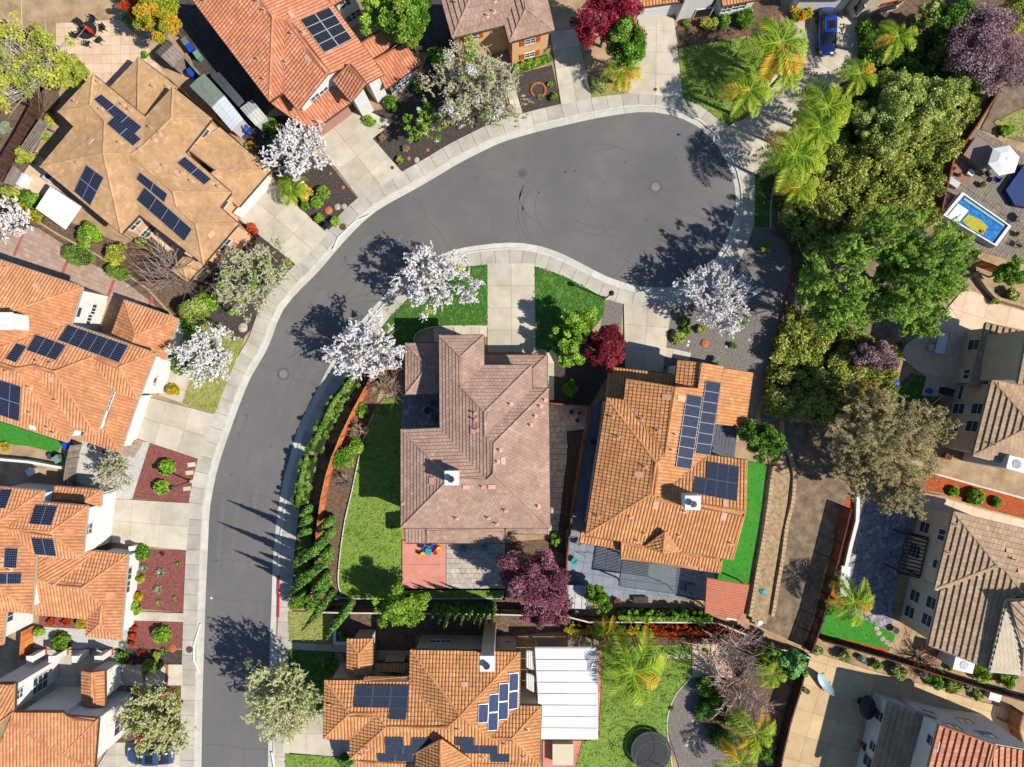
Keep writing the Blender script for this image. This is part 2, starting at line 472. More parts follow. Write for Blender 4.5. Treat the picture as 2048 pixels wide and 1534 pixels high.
    def door(s, pt, w, h, m, nx=1, ny=4, name='garage_door', z0=None):
        px, py = s.fr(pt); r = s.hit_wall(px, py)
        if not r: print('door misses', s.name, pt); return
        p, T, N = r; p = Vector((p.x, p.y, 0)) + N * .004; do = None
        root = None
        for j in range(ny):
            g = MB(); z0, z1 = h * j / ny + .02, h * (j + 1) / ny - .01
            vs = [p + T * u + Vector((0, 0, 1)) * z + N * n for n in (0, .06) for u, z in ((-w / 2, z0), (w / 2, z0), (w / 2, z1), (-w / 2, z1))]
            g.add(vs, [(4, 5, 6, 7), (3, 2, 1, 0), (0, 1, 5, 4), (1, 2, 6, 5), (2, 3, 7, 6), (3, 0, 4, 7)])
            if root is None: root = g.build(name, m, s.root)
            else: g.build('panel', m, root)
    def solar(s, quads, style='grid'):
        """quads: list of ([4 zoom points], nx, ny) on one slope"""
        arr = None
        for q, nx, ny in quads:
            pc = s.fr((sum(p[0] for p in q) / 4, sum(p[1] for p in q) / 4)); hf = s.hit_facet(*pc)
            if not hf: print('solar misses', s.name, q); continue
            F = hf[1]; C = [s.on_plane(F, *s.fr(p), .20) for p in q]
            if arr is None:
                rm = MB(); 
                for t in (.25, .75):
                    a = C[0].lerp(C[3], t) - F[2] * .07; b = C[1].lerp(C[2], t) - F[2] * .07
                    rm.tube([a, b], .03, 4)
                arr = rm.build('solar_array', M_alu, s.root)
            def at(a, b): return C[0].lerp(C[1], a).lerp(C[3].lerp(C[2], a), b)
            for i in range(nx):
                for j in range(ny):
                    c4 = [at(i / nx, j / ny), at((i + 1) / nx, j / ny), at((i + 1) / nx, (j + 1) / ny), at(i / nx, (j + 1) / ny)]
                    nn = (c4[1] - c4[0]).cross(c4[3] - c4[0])
                    if nn.z < 0: c4 = c4[::-1]
                    ce = sum(c4, Vector()) / 4
                    o4 = [p + (ce - p).normalized() * .02 for p in c4]; i4 = [p + (ce - p).normalized() * .06 + F[2] * .001 for p in c4]
                    vs = o4 + [p - F[2] * .05 for p in o4] + i4
                    fs = [(0, 1, 9, 8), (1, 2, 10, 9), (2, 3, 11, 10), (3, 0, 8, 11), (8, 9, 10, 11), (7, 6, 5, 4)] + [(k, 4 + k, 4 + (k + 1) % 4, (k + 1) % 4) for k in range(4)]
                    mi = [0, 0, 0, 0, 1, 0, 0, 0, 0, 0]; uv = []
                    for fi, f in enumerate(fs):
                        for vi in range(4): uv += ([(0, 0), (1, 0), (1, 1), (0, 1)][vi] if fi == 4 else (0, 0))
                    le = (c4[1] - c4[0]).length > (c4[3] - c4[0]).length
                    if le: uv2 = []; 
                    off = world_off(arr)
                    o = meshobj('solar_panel', vs, fs, [M_frame[style], M_cell[style]], arr, midx=mi, uv=uv)
        return arr
    def vent(s, pts, flash=None, kind='pipe'):
        for p in pts:
            px, py = s.fr(p); hf = s.hit_facet(px, py)
            if not hf: continue
            q, F = hf; mb = MB(); N = F[2]; U, V_ = F[3], F[4]
            a = q + N * .13
            r = .17; vs = [a + U * x * r + V_ * y * r for x, y in ((-1, -1), (1, -1), (1, 1), (-1, 1))]
            mb.add(vs + [v - N * .08 for v in vs], [(0, 1, 2, 3), (0, 4, 5, 1), (1, 5, 6, 2), (2, 6, 7, 3), (3, 7, 4, 0)], 0)
            mb.cyl((q.x, q.y, q.z + .05), .05, .42, 8, mi=1); mb.cyl((q.x, q.y, q.z + .44), .08, .08, 8, mi=1)
            mb.build('vent_pipe', [flash or M_flash, flash or M_flash], s.root)
    def patch(s, pts, w=.66, h=.42, m=None):
        for p in pts:
            px, py = s.fr(p); hf = s.hit_facet(px, py)
            if not hf: continue
            q, F = hf; a = q + F[2] * .15; U, V_ = F[3], F[4]
            vs = [a + U * x * w / 2 + V_ * y * h / 2 for x, y in ((-1, -1), (1, -1), (1, 1), (-1, 1))]
            mb = MB(); mb.add(vs + [v - F[2] * .12 for v in vs], [(0, 1, 2, 3), (0, 4, 5, 1), (1, 5, 6, 2), (2, 6, 7, 3), (3, 7, 4, 0)])
            mb.build('attic_vent', m or M_flash, s.root)
    def chimney(s, pt, size, top, bottom, m, capm=None, rz=0, flue=True):
        px, py = s.fr(pt); x, y = W2(px, py, top); mb = MB(); mb.box((x, y, (top + bottom) / 2), (size[0], size[1], top - bottom), rz)
        ch = mb.build('chimney', m, s.root)
        mb = MB(); mb.box((x, y, top + .06), (size[0] + .16, size[1] + .16, .12), rz); mb.build('chimney_cap', capm or M_white, ch)
        if flue:
            mb = MB(); mb.cyl((x - .05, y - .05, top + .12), .2, .35, 14); mb.cyl((x - .05, y - .05, top + .47), .3, .06, 14); mb.build('flue', M_flue, ch)
        return ch
# ---------------------------------------------------------------- materials
M_white = mat('white_paint', c(238, 236, 230), c(224, 222, 216), 3, .5)
M_trim = mat('dark_gutter', c(70, 58, 50), c(92, 78, 68), 4, .5)
M_ltrim = mat('light_gutter', c(190, 178, 160), c(170, 158, 140), 4, .5)
M_glass = glassmat('window_glass', (.03, .04, .05, 1), .05)
M_alu = mat('aluminium', c(170, 172, 176), None, 4, .35, metal=.6)
M_flue = mat('flue_metal', c(60, 64, 70), c(90, 94, 100), 5, .4, metal=.5)
M_flash = mat('vent_flashing', c(228, 180, 150), c(210, 160, 130), 3, .7); M_flashp = mat('pink_vent_flashing', c(232, 172, 160), c(220, 158, 148), 3, .7)
M_stucco_w = mat('white_stucco', c(240, 236, 228), c(226, 222, 214), 1.2, .95, .3, 40)
M_stucco_c = mat('cream_stucco', c(238, 226, 200), c(224, 210, 184), 1.2, .95, .3, 40)
M_stucco_o = mat('peach_stucco', c(240, 190, 150), c(228, 172, 130), 1.2, .95, .3, 40)
M_stucco_t = mat('tan_stucco', c(222, 204, 176), c(206, 188, 160), 1.2, .95, .3, 40)
M_stucco_y = mat('orange_stucco', c(246, 196, 138), c(232, 178, 120), 1.2, .95, .3, 40)
M_dark = mat('black_metal', (.012, .012, .014, 1), (.02, .02, .022, 1), 4, .5)
def roofmat(name, a, b, d, big=(.6, .84)): return mat(name, a, b, 1.6, .85, .2, 30, attr='roof', c3=d, big=big)
R_orange = roofmat('orange_clay_tile', c(226, 158, 110), c(234, 174, 128), c(216, 146, 98))
R_red = roofmat('red_clay_tile', c(226, 150, 112), c(234, 166, 130), c(216, 138, 100))
R_gold = roofmat('weathered_clay_tile', c(226, 160, 106), c(234, 176, 126), c(214, 148, 92), (.5, .84))
R_tan = roofmat('tan_concrete_tile', c(212, 170, 124), c(220, 180, 136), c(204, 160, 114))
R_pink = roofmat('rosy_brown_concrete_tile', c(192, 158, 138), c(202, 168, 148), c(182, 146, 126))
R_brown = roofmat('grey_brown_concrete_tile', c(198, 168, 134), c(208, 178, 146), c(188, 154, 120))
M_cell = {}; M_frame = {}
for st, cell, line, fcol in (('grid', (.004, .005, .012, 1), (.075, .09, .14, 1), c(150, 156, 166)), ('plain', (.022, .028, .045, 1), (.03, .036, .055, 1), c(120, 120, 124)), ('silver', (.03, .038, .075, 1), (.04, .05, .09, 1), c(235, 235, 235)), ('black', (.008, .009, .014, 1), (.05, .055, .07, 1), c(230, 225, 220))):
    m = mat('solar_cells_' + st, cell, None, 2, .12, spec=.12); N = m.node_tree.nodes; L = m.node_tree.links
    b = N['Principled BSDF']
    bt = N.new('ShaderNodeTexBrick'); bt.offset = 0; bt.inputs['Scale'].default_value = 1
    bt.inputs['Brick Width'].default_value = 1 / 6; bt.inputs['Row Height'].default_value = .125; bt.inputs['Mortar Size'].default_value = .009
    bt.inputs['Mortar Smooth'].default_value = .1
    bt.inputs['Color1'].default_value = cell; bt.inputs['Color2'].default_value = tuple(x * 1.4 for x in cell[:3]) + (1,); bt.inputs['Mortar'].default_value = line
    uvn = N.new('ShaderNodeUVMap'); L.new(uvn.outputs[0], bt.inputs['Vector']); L.new(bt.outputs[0], b.inputs['Base Color'])
    M_cell[st] = m; M_frame[st] = mat('panel_frame_' + st, fcol, None, 3, .4, metal=.3)
M_shut = mat('orange_shutter_paint', c(206, 92, 50), c(190, 80, 42), 3, .6)
M_garage = mat('garage_door_paint', c(190, 140, 124), c(180, 130, 114), 2, .6)
M_gwhite = mat('white_garage_door_paint', c(236, 234, 230), c(228, 226, 222), 2, .6)

# ---------------------------------------------------------------- houses
# centre house
h9 = House('house', 'rosy brown tiled house in the middle, wrapped by the bend of the street', fr(780, 650, .29982), M_stucco_t, R_pink, 'flat', E=5.6)
h9.block(dict(a=(75,700), b=(335,690), c=(330,72), d=(625,70), e=(625,270), f=(942,270), g=(945,425), h=(1055,425), i=(1065,1350), j=(75,1350),
  k=(470,212), l=(470,410), m=(632,580), n=(632,740), o=(692,790), p=(690,990), q=(645,1033), r=(400,1020)),
  ['d c k', 'c b q p o n m l k', 'e d k l', 'f e l m', 'g f m n', 'h g n o', 'i h o p', 'j i p q r', 'a j r', 'b a r q'])
h9.block(dict(a=(105,125), b=(340,122), c=(340,280), d=(250,278), e=(105,460), f=(340,458)), ['b a d c', 'a e d', 'e f c d'], E=2.9)
h9.block(dict(a=(628,203), b=(1045,203), c=(945,300), d=(628,300), e=(1045,430), f=(945,430)), ['b a d c', 'e b c f'], E=2.9)
h9.block(dict(a=(105,1357), b=(105,1452), c=(250,1357,3.15), d=(250,1452,2.9), e=(775,1357,3.3), f=(775,1452)), ['a b d c', 'd f e c'], E=2.7)
h9.block(dict(a=(778,1390), b=(1055,1390), c=(1055,1345,3.2), d=(778,1345,3.2)), ['a b c d'], E=2.8)
h9.chimney((413, 1020), (1.1, 1.1), 8.5, 6.5, M_stucco_t)
h9.vent([(570,588),(572,632),(585,700),(805,528),(1035,500),(1005,543),(970,608),(940,668),(735,835),(720,910),(620,1078),(990,1208),(772,1236),(658,1285),(448,1288),(715,1325),(88,1188)], M_flashp)
h9.patch([(555,700),(752,905),(510,1078),(680,1076),(278,1040)], m=M_flashp)

# upper left tan house
h1 = House('house', 'tan tiled house with four solar arrays, beside the white canopy in the upper left', fr(60, 100, .3129), M_stucco_o, R_tan, 'flat', E=5.0)
h1.block(dict(a=(405,160), b=(740,432), c=(915,240), d=(1160,440), e=(990,655), f=(1285,912), g=(1212,1005), h=(1330,1110), i=(1110,1365), j=(700,1050), k=(585,1170), l=(70,745), m=(285,490), n=(185,395),
  o=(385,355), p=(480,455), q=(470,660), r=(645,672), s=(915,905), t=(940,1003), u=(1062,1112), v=(905,437), w=(727,612)),
  ['n a o', 'a b w r q p o', 'm n o p', 'l m p q', 'k l q', 'j k q r', 'i j r s t u', 'h i u', 'g h u t', 'f g t s', 'e f s r w', 'd e w v', 'c d v', 'b c v w'])
h1.block(dict(a=(695,50), b=(520,237), c=(940,240), d=(690,385), x=(735,440)), ['b a d x', 'a c x d'], E=2.9)
h1.block(dict(a=(1215,500), b=(1535,770), c=(1335,1000), d=(1185,767), e=(1000,630), f=(1120,815)), ['a b d e', 'b c f d'], E=2.9)
h1.block(dict(a=(905,1405), b=(1005,1482), c=(1115,1372), d=(980,1325), g=(985,1395), h=(1060,1338)), ['a b g', 'b c h g', 'd a g h'], E=3.1)
h1.solar([([(460,290),(720,500),(668,552),(412,322)], 3, 1), ([(545,430),(716,578),(664,622),(495,478)], 2, 1)])
h1.solar([([(372,735),(482,815),(395,995),(292,905)], 2, 2)])
h1.solar([([(712,782),(888,920),(868,975),(690,825)], 2, 1), ([(742,878),(1045,1145),(995,1222),(692,958)], 4, 1)])
h1.solar([([(992,688),(1162,832),(1118,870),(945,728)], 2, 1)])
h1.vent([(300,335),(450,210),(465,383),(605,355),(648,390),(585,598),(780,498),(838,540),(806,578),(320,728),(795,238),(885,240),(712,645),(865,745),(1040,842),(1215,878),(985,795)])
h1.patch([(390,583),(1160,1178),(940,790)])
h1.win((1113, 528), .9, 1.1, 1, 2); h1.win((1037, 618), .9, 1.1, 1, 2); h1.win((665, 1112), 1.2, 1.2, 2, 2); h1.win((757, 1158), 1.4, 1.3, 2, 2)
h1.win((1240, 985), .8, .9, 1, 2); h1.win((1240, 1240), 1.3, 1.4, 2, 2)
h1.door((1420, 930), 4.9, 2.2, M_gwhite)

# red tiled white house, top
h2 = House('house', 'white two-storey house with red tile roof and a white gridded solar array', fr(370, 0, .37766), M_stucco_w, R_red, 'barrel', E=5.2)
h2.block(dict(a=(20,-30), z=(385,-30), b=(448,535), c=(465,90), d=(520,490), e=(538,106), f=(598,580), g=(752,388), l=(740,-30), k=(1048,390), j=(957,440), m=(872,340)),
  ['a b c z', 'b d e c', 'd f g e', 'l k j m g e c z'])
h2.block(dict(m=(872,340,6.6), j=(957,440,6.4), n=(878,535), o=(785,425)), ['o n j m'], E=5.1)
h2.block(dict(p=(932,228,4.2), q=(1048,150,4.2), r=(1112,228,3.4), s=(1000,315,3.4)), ['s r q p'])
h2.block(dict(a=(1065,470), b=(1235,347), c=(1158,226), d=(1000,318)), ['a b c d'], E=3.0)
h2.block(dict(b=(668,697), c=(878,542), d=(672,390), a=(462,545)), ['b c d a'], E=2.9)
h2.block(dict(a=(785,28), b=(915,-50), c=(850,-150), d=(720,-70)), ['a b c d'], E=5.2)
h2.solar([([(608,112),(765,45),(887,212),(738,287)], 2, 4)], 'black')
h2.vent([(388,12),(425,60),(108,10),(392,318),(425,425),(540,335),(572,185),(628,178)])
h2.patch([(560,78),(652,310)])
h2.win((692, 520), .9, 1.2, 2, 2); h2.win((738, 487), .9, 1.2, 2, 2); h2.win((848, 15), 1.0, 1.0, 2, 2); h2.win((857, 105), 1.0, 1.0, 2, 2); h2.win((905, 75), 1.0, 1.2, 2, 2)
h2.win((1120, 455), 1.0, 1.1, 2, 2); h2.win((1165, 425), 1.0, 1.1, 2, 2)
h2.door((768, 655), 4.8, 2.2, M_garage)

# tan and orange house, top centre
h3 = House('house', 'orange stucco house with rust shutters under a brown tile roof, top centre', fr(860, 0, .2203), M_stucco_y, R_pink, 'wide', E=5.5)
h3.block(dict(a=(90,-60), b=(205,345), c=(385,-60), d=(680,228), e=(755,20), f=(722,383), g=(870,80), h=(850,-60), i=(1125,275), j=(1050,-60), x=(790,-60)),
  ['a b c', 'b d e x c', 'd f g h x e', 'f i g', 'i j h g'])
h3.vent([(238,30),(590,15),(583,112),(522,150)])
h3.win((385, 333), .95, .9, 2, 2, shutters=M_shut); h3.win((908, 372), .95, .9, 2, 2, shutters=M_shut); h3.win((903, 495), .95, .9, 2, 2, shutters=M_shut); h3.win((590, 268), .6, .5, 1, 1); h3.win((372, 465), .95, .9, 2, 2)

# white house with arched porch, top right
h4 = House('house', 'white house with an arched entry porch at the top, left of the palms', fr(1260, 0, .47207), M_stucco_w, R_orange, 'barrel', E=3.0)
h4.block(dict(a=(25,32), b=(232,4), c=(225,-90), d=(18,-65)), ['a b c d'])
h4.block(dict(a=(240,-22), b=(405,-44), c=(395,-130), d=(230,-110)), ['a b c d'], E=5.2)
h4.block(dict(a=(395,25), b=(565,-8), c=(548,-100), d=(378,-70)), ['a b c d'], E=3.0)
h4.win((408, 38), .9, 1.0, 2, 2); h4.win((462, 26), 1.3, 1.0, 2, 2); h4.win((120, 32), 4.6, .05, 1, 1)
h4.door((130, 50), 4.6, 2.1, M_gwhite)
h4.win((305, 62), 1.6, 2.2, 1, 1, glass=M_dark, name='arched_entry')  # flat black pane paints the shade inside the open arch

h5 = House('house', 'beige stucco house at the top edge behind the blue car', fr(1260, 0, .47207), M_stucco_t, R_orange, 'barrel', E=5.4)
h5.block(dict(a=(1048,-28), b=(1290,-85), c=(1270,-190), d=(1030,-130)), ['a b c d'], E=5.4)
h5.block(dict(a=(720,-6), b=(930,-8), c=(930,-80), d=(720,-75)), ['a b c d'], E=3.0, wallm=M_stucco_w)
h5.win((972, 30), .9, 1.6, 1, 2); h5.win((1085, 48), 1.6, 1.2, 2, 2); h5.win((1100, 12), 1.6, .5, 2, 1, frame=M_shut)
h5.door((815, 14), 4.8, 2.1, M_gwhite)

# left orange house
h6 = House('house', 'sprawling orange tiled house with stepped solar arrays, above the white gravel yard', fr(0, 500, .27379), M_stucco_w, R_orange, 'barrel', E=4.9, trim=M_ltrim)
h6.block(dict(a=(-150,26), b=(600,272), c=(515,545), d=(1135,757), e=(870,855), f=(667,785), g=(400,888), h=(243,845), i=(120,867), j=(-150,785), y=(-150,768,6.0), z=(-150,525),
  k=(1010,1085), l=(820,1020), m=(700,1345), n=(537,1303), o=(490,1400), p=(-150,1190)),
  ['a b z', 'b c y z', 'c d e f g h i j y', 'd k e', 'k l f e', 'l m g f', 'm n h g', 'n o i h', 'o p j i'])
h6.block(dict(a=(830,1025), b=(1005,1090), c=(875,1475), d=(600,1385), e=(640,1290), g=(765,1300)), ['b c g a', 'c d e g'], E=2.9)
h6.block(dict(a=(910,370), b=(1300,505), c=(1205,795), d=(820,615), g=(990,620), h=(970,675), i=(1080,762)), ['a b g', 'd a g h', 'b c i h g'], E=2.9)
h6.solar([([(505,550),(945,702),(875,828),(430,665)], 6, 1), ([(270,620),(490,700),(415,812),(200,738)], 3, 1), ([(130,685),(205,708),(122,830),(48,800)], 1, 1)])
h6.solar([([(-70,918),(165,993),(150,1248),(-80,1172)], 3, 2)])
h6.vent([(62,132),(285,815),(385,830),(420,1100),(232,1190),(360,1298),(403,1338),(60,890),(230,1005)])
h6.patch([(245,1292)], m=M_white); h6.patch([(262,262),(380,945)], .5, .5)
h6.win((563, 452), .9, 1.1, 1, 2); h6.win((650, 505), 1.0, .7, 3, 1); h6.win((682, 435), 1.0, .7, 3, 1); h6.win((805, 1100), 2.0, .4, 4, 1)
h6.win((1130, 950), .5, .5, 1, 1)
h6.chimney((25, 520), (1.6, 1.4), 7.8, 5, M_stucco_w, flue=False)
h6.door((975, 1235), 4.9, 2.1, M_gwhite)

# lower left orange house
h7 = House('house', 'orange tiled house with small separate solar arrays beside the red bark strip', fr(0, 960, .22171), M_stucco_w, R_orange, 'barrel', E=5.0, trim=M_ltrim)
h7.block(dict(a=(-120,55), b=(390,100), c=(380,205), d=(790,235), e=(740,710), f=(325,680), g=(285,1195), q=(-120,1165), j=(-120,450), k=(50,438), m=(455,468), o=(-120,900)),
  ['a b j', 'b c k j', 'c d m k', 'd e m', 'e f k m', 'f g o j k', 'g q o'])
h7.block(dict(a=(55,1180), b=(22,1480), c=(-160,1480), d=(-160,1180)), ['a b c d'], E=4.4)
h7.block(dict(a=(860,643), b=(1155,672), c=(1085,1440), d=(780,1405), e=(790,1250), f=(285,1205), g=(742,970), h=(478,950), i=(922,1128), k=(903,1295), r=(345,880)),
  ['a b g h', 'f e i g h r', 'b c k i g', 'd e i k', 'c d k'], E=2.9)
h7.block(dict(p=(345,690,4.4), q=(860,643,2.9), h=(478,950,4.5), r=(345,880,4.5)), ['~p q h r'], walls=False)
h7.block(dict(a=(500,60), b=(915,95), c=(905,235), g=(760,192), d=(490,195)), ['a b g d', 'b c g'], E=2.9)
h7.solar([([(330,225),(532,238),(472,415),(275,400)], 2, 1)]); h7.solar([([(292,508),(492,522),(520,678),(328,662)], 2, 1)])
h7.solar([([(52,605),(170,610),(155,792),(40,785)], 1, 1)]); h7.solar([([(-60,835),(205,832),(197,932),(-60,935)], 2, 1)]); h7.solar([([(22,85),(125,88),(62,262),(-50,255)], 1, 1)])
h7.patch([(625,468),(460,725),(1000,1035)], .7, .9, R_red)
h7.vent([(20,715),(15,765),(100,808)])
h7.win((798, 440), .9, 1.1, 2, 2); h7.win((1160, 850), 1.2, 1.0, 2, 1); h7.win((1145, 960), 1.2, 1.0, 2, 1)
h7.win((88, 1225), 1.0, .9, 2, 1)
# rust coloured awning frame over the garage
h7.door((985, 330), 4.9, 2.2, M_gwhite)

# bottom left white house
h8 = House('house', 'white house with small tower roofs and a walled courtyard in the bottom left corner', fr(0, 1230, .31949), M_stucco_w, R_orange, 'barrel', E=5.0)
h8.block(dict(a=(-120,430), b=(98,428), c=(88,605), d=(-120,760,5.6)), ['~a b c d'], E=5.0)
h8.block(dict(a=(85,605), b=(395,608), c=(400,632), d=(615,650), e=(590,960), f=(-60,960), g=(395,870), k=(60,665)), ['~a b c d g k', '~d e g', '~g e f k'], E=4.6)
h8.block(dict(a=(515,352), b=(655,352), c=(657,560), d=(515,562), e=(575,362), f=(578,568)), ['d a e f', 'b c f e'], E=3.4, pitch=.3)
h8.win((250, 425), 1.5, 2.0, 2, 3); h8.win((122, 490), .8, .8, 2, 2)
h8.win((752, 680), 1.5, 2.0, 2, 2)

# centre right orange house
h10 = House('house', 'orange tiled house with two long solar strips, right of the rosy brown house', fr(1130, 700, .31299), M_stucco_w, R_gold, 'barrel', E=5.4)
h10.block(dict(a=(268,308), b=(377,322), c=(392,188), d=(705,240), m=(640,660), l=(580,716), k=(552,915), j=(132,1180), w=(1070,1338), v=(1150,1037), t=(592,945), s=(912,672), u=(1160,706), r=(1008,110), q=(870,86), p=(850,250)),
  ['a j k l', 'b a l m', 'c b m d', 's r q p d m l k t', 'u s t v', 'j w v t k'])
h10.block(dict(n=(720,68), o=(703,236), p=(850,250), q=(872,86)), ['n o p q'], E=5.2)
h10.block(dict(a=(285,112), c=(688,158), d=(690,300), e=(262,345)), ['a c d e'], E=2.9, pitch=.25)
h10.block(dict(a=(1197,150), b=(1150,488), c=(955,465), d=(1000,120)), ['a b c d'], E=2.9)
h10.block(dict(a=(98,1228), b=(360,1272), c=(360,1205), d=(106,1165)), ['a b c d'], E=2.8)
h10.block(dict(a=(360,1335), b=(715,1378), c=(860,1405), e=(862,1310,3.6), f=(362,1225,4.0)), ['a b c e f'], E=2.9)
h10.block(dict(a=(862,1405), b=(990,1420), c=(1002,1335), d=(862,1308)), ['a b c d'], E=2.9)
h10.block(dict(a=(510,1255,5.6), b=(640,1160,6.7), c=(728,1285,5.5), d=(625,1292,6.3)), ['~a d b', '~d c b'], walls=False)
h10.chimney((815, 975), (1.2, 1.1), 8.6, 6, M_stucco_w)
h10.solar([([(770,280),(870,298),(800,762),(700,745)], 1, 7), ([(893,193),(990,210),(920,672),(822,658)], 1, 7)], 'plain')
h10.solar([([(905,713),(1110,748),(1102,858),(900,825)], 3, 1), ([(830,810),(1103,858),(1092,970),(818,918)], 4, 1)], 'plain')
h10.vent([(490,445),(600,515),(705,540),(685,640),(515,745),(765,1030),(420,1065),(512,1172),(465,1220),(732,1185),(1063,1235),(215,1063),(305,430),(345,555)])
h10.patch([(740,308),(650,300),(578,988),(1012,1060),(473,795),(1025,975)], .5, .8)

# bottom centre orange house
h11 = House('house', 'orange tiled house beside the large white patio roof at the bottom', fr(640, 1240, .22461), M_stucco_t, R_gold, 'barrel', E=5.0)
h11.block(dict(a=(45,537), b=(800,538), d=(808,268), e=(1780,285), f=(1775,762), g=(1968,765), h=(1950,1275), i=(270,1232), j=(270,1060), k=(35,1050),
  l=(262,832), m=(510,835), n=(590,950), o=(1125,962), p=(1250,848), q=(1525,1050), r=(1707,1053)),
  ['k a l', 'a b o n m l', 'b d p o', 'd e p', 'e f q p', 'f g r q', 'g h r', 'h i n o p q r', 'i j m n', 'j k l m'])
h11.block(dict(a=(390,540,5.3), b=(400,510), c=(800,513), d=(800,540,5.3)), ['b c d a'], E=5.0, walls=False)
h11.block(dict(a=(1075,1065,7.0), b=(838,1190,5.3), c=(838,1440,5.3), d=(1077,1440,7.0), e=(1340,1250,5.3), f=(1340,1440,5.3)), ['~a b c d', '~a d f e'], walls=False)
h11.block(dict(a=(320,1245,4.6), b=(830,1250,4.6), c=(830,1440,3.4), d=(320,1440,3.4)), ['~a b c d'])
h11.block(dict(a=(1345,1265,4.8), b=(1945,1275,4.8), c=(1945,1450,3.4), d=(1345,1450,3.4)), ['~a b c d'])
h11.block(dict(a=(245,170), b=(470,165), c=(465,470), d=(242,470), e=(345,300), f=(347,486)), ['a b e', 'b c f e', 'd a e f'], E=3.6)
h11.block(dict(a=(490,388), b=(795,385), c=(735,470), d=(530,462)), ['a b c d'], E=3.2, pitch=.4)
h11.chimney((1490, 385), (1.15, 1.2), 8.6, 0, M_stucco_t)
h11.solar([([(322,575),(800,580),(780,785),(300,775)], 3, 2), ([(625,785),(782,788),(770,888),(612,880)], 1, 1)], 'plain')
h11.solar([([(1408,740),(1498,735),(1490,905),(1400,912)], 1, 1), ([(1498,655),(1590,645),(1578,975),(1488,980)], 1, 2), ([(1588,558),(1678,552),(1670,875),(1580,885)], 1, 2), ([(1678,468),(1765,460),(1757,780),(1670,795)], 1, 2)], 'silver')
h11.solar([([(580,1030),(745,1032),(745,1105),(580,1105)], 1, 1), ([(818,1035),(988,1038),(985,1108),(815,1105)], 1, 1), ([(585,1107),(910,1112),(905,1180),(585,1175)], 2, 1), ([(510,1175),(835,1185),(830,1248),(515,1242)], 2, 1)], 'plain')
h11.solar([([(1205,1030),(1375,1033),(1372,1105),(1203,1102)], 1, 1), ([(1255,1107),(1585,1110),(1583,1178),(1255,1172)], 2, 1), ([(1515,1180),(1690,1182),(1690,1250),(1518,1248)], 1, 1)], 'plain')
h11.vent([(1240,970),(428,1135),(375,1195),(1655,1100),(1847,970),(1825,1215),(1450,1215)]); h11.patch([(1290,572)])
h11.win((1030, 192), 1.0, .7, 2, 1); h11.win((1120, 192), 1.0, .7, 2, 1); h11.win((1660, 200), .8, .7, 1, 2)

# right tan houses
h12 = House('house', 'tan stucco house with tall paired windows, below the pale patio at the right', fr(1760, 630, .33606), M_stucco_t, R_brown, 'wide', E=5.3, trim=M_ltrim)
h12.block(dict(a=(632,48), b=(538,425), c=(850,440), d=(905,110)), ['a b c d'], E=3.3, pitch=.35)
h12.block(dict(a=(885,60), b=(820,405), c=(1100,450), d=(1150,100)), ['a b c d'], E=9.0, pitch=.3)
h12.block(dict(a=(665,385), b=(552,832), c=(905,655), e=(1000,472), f=(960,935), g=(1150,700)), ['a b c', 'e a c g', 'b f g c'], E=5.3, pitch=.38)
h12.win((560, 178), 1.0, 1.6, 1, 2); h12.win((517, 353), .9, .9, 2, 1); h12.win((483, 462), 1.4, .6, 1, 1)
h12.win((470, 558), 1.0, 1.7, 1, 2); h12.win((437, 658), 1.0, 1.7, 1, 2); h12.win((583, 558), 1.0, 1.7, 1, 2); h12.win((550, 662), 1.0, 1.7, 1, 2)
h12.vent([(672,770)]); h12.patch([(617,345),(720,415)])

h13 = House('house', 'tan stucco house with a black pergola on its wall beside the slate patio', fr(1780, 1000, .378), M_stucco_t, R_brown, 'wide', E=5.4, trim=M_ltrim)
h13.block(dict(a=(335,65), b=(235,468), c=(268,478), d=(203,765), e=(522,890), f=(610,532), g=(562,345), h=(700,492), i=(592,355), j=(760,165), k=(760,560)),
  ['a b g', 'j a g i h k', 'c d e f h i', '~b c i g'])
h13.block(dict(a=(618,535,7.6), b=(528,905,7.4), c=(695,922,7.4), d=(708,782,7.5)), ['~a b c d'], kind=None, roofm=M_stucco_t)
h13.block(dict(a=(620,532,7.7), b=(708,782,7.8), c=(697,922,7.4), d=(900,960,7.4), e=(900,520,9)), ['~a b c d e'])
h13.win((185, 145), 1.0, 1.5, 1, 2); h13.win((275, 185), 1.0, 1.0, 2, 1); h13.win((250, 342), .8, 1.2, 1, 2); h13.win((130, 270), 1.2, 1.9, 1, 3)
h13.win((133, 508), 1.05, 1.5, 1, 2); h13.win((105, 592), 1.05, 1.5, 1, 2); h13.win((222, 545), 1.05, 1.5, 1, 2); h13.win((198, 635), 1.05, 1.5, 1, 2)
h13.vent([(340,130),(305,278),(650,312)]); h13.patch([(628,268),(690,380)])
h14 = House('house', 'white walled house with a shaded dark tile slope in the bottom right corner', fr(1560, 1300, .38395), M_stucco_w, R_brown, 'wide', E=5.0, trim=M_ltrim)
h14.block(dict(a=(565,272), b=(812,355), c=(640,880), d=(420,870)), ['a d c b'], E=3.2, pitch=.2)
h14.block(dict(a=(828,392), b=(1118,495), c=(1000,900), d=(700,900), e=(1400,545), f=(1400,940)), ['a d c b', '~b c f e'], E=6.6, roofm=R_red, pitch=.3)
h14.win((522, 345), .9, 1.6, 1, 2); h14.win((485, 503), .8, 1.0, 1, 2); h14.win((458, 580), 1.0, 1.4, 1, 2); h14.win((797, 480), .8, 1.6, 1, 3)
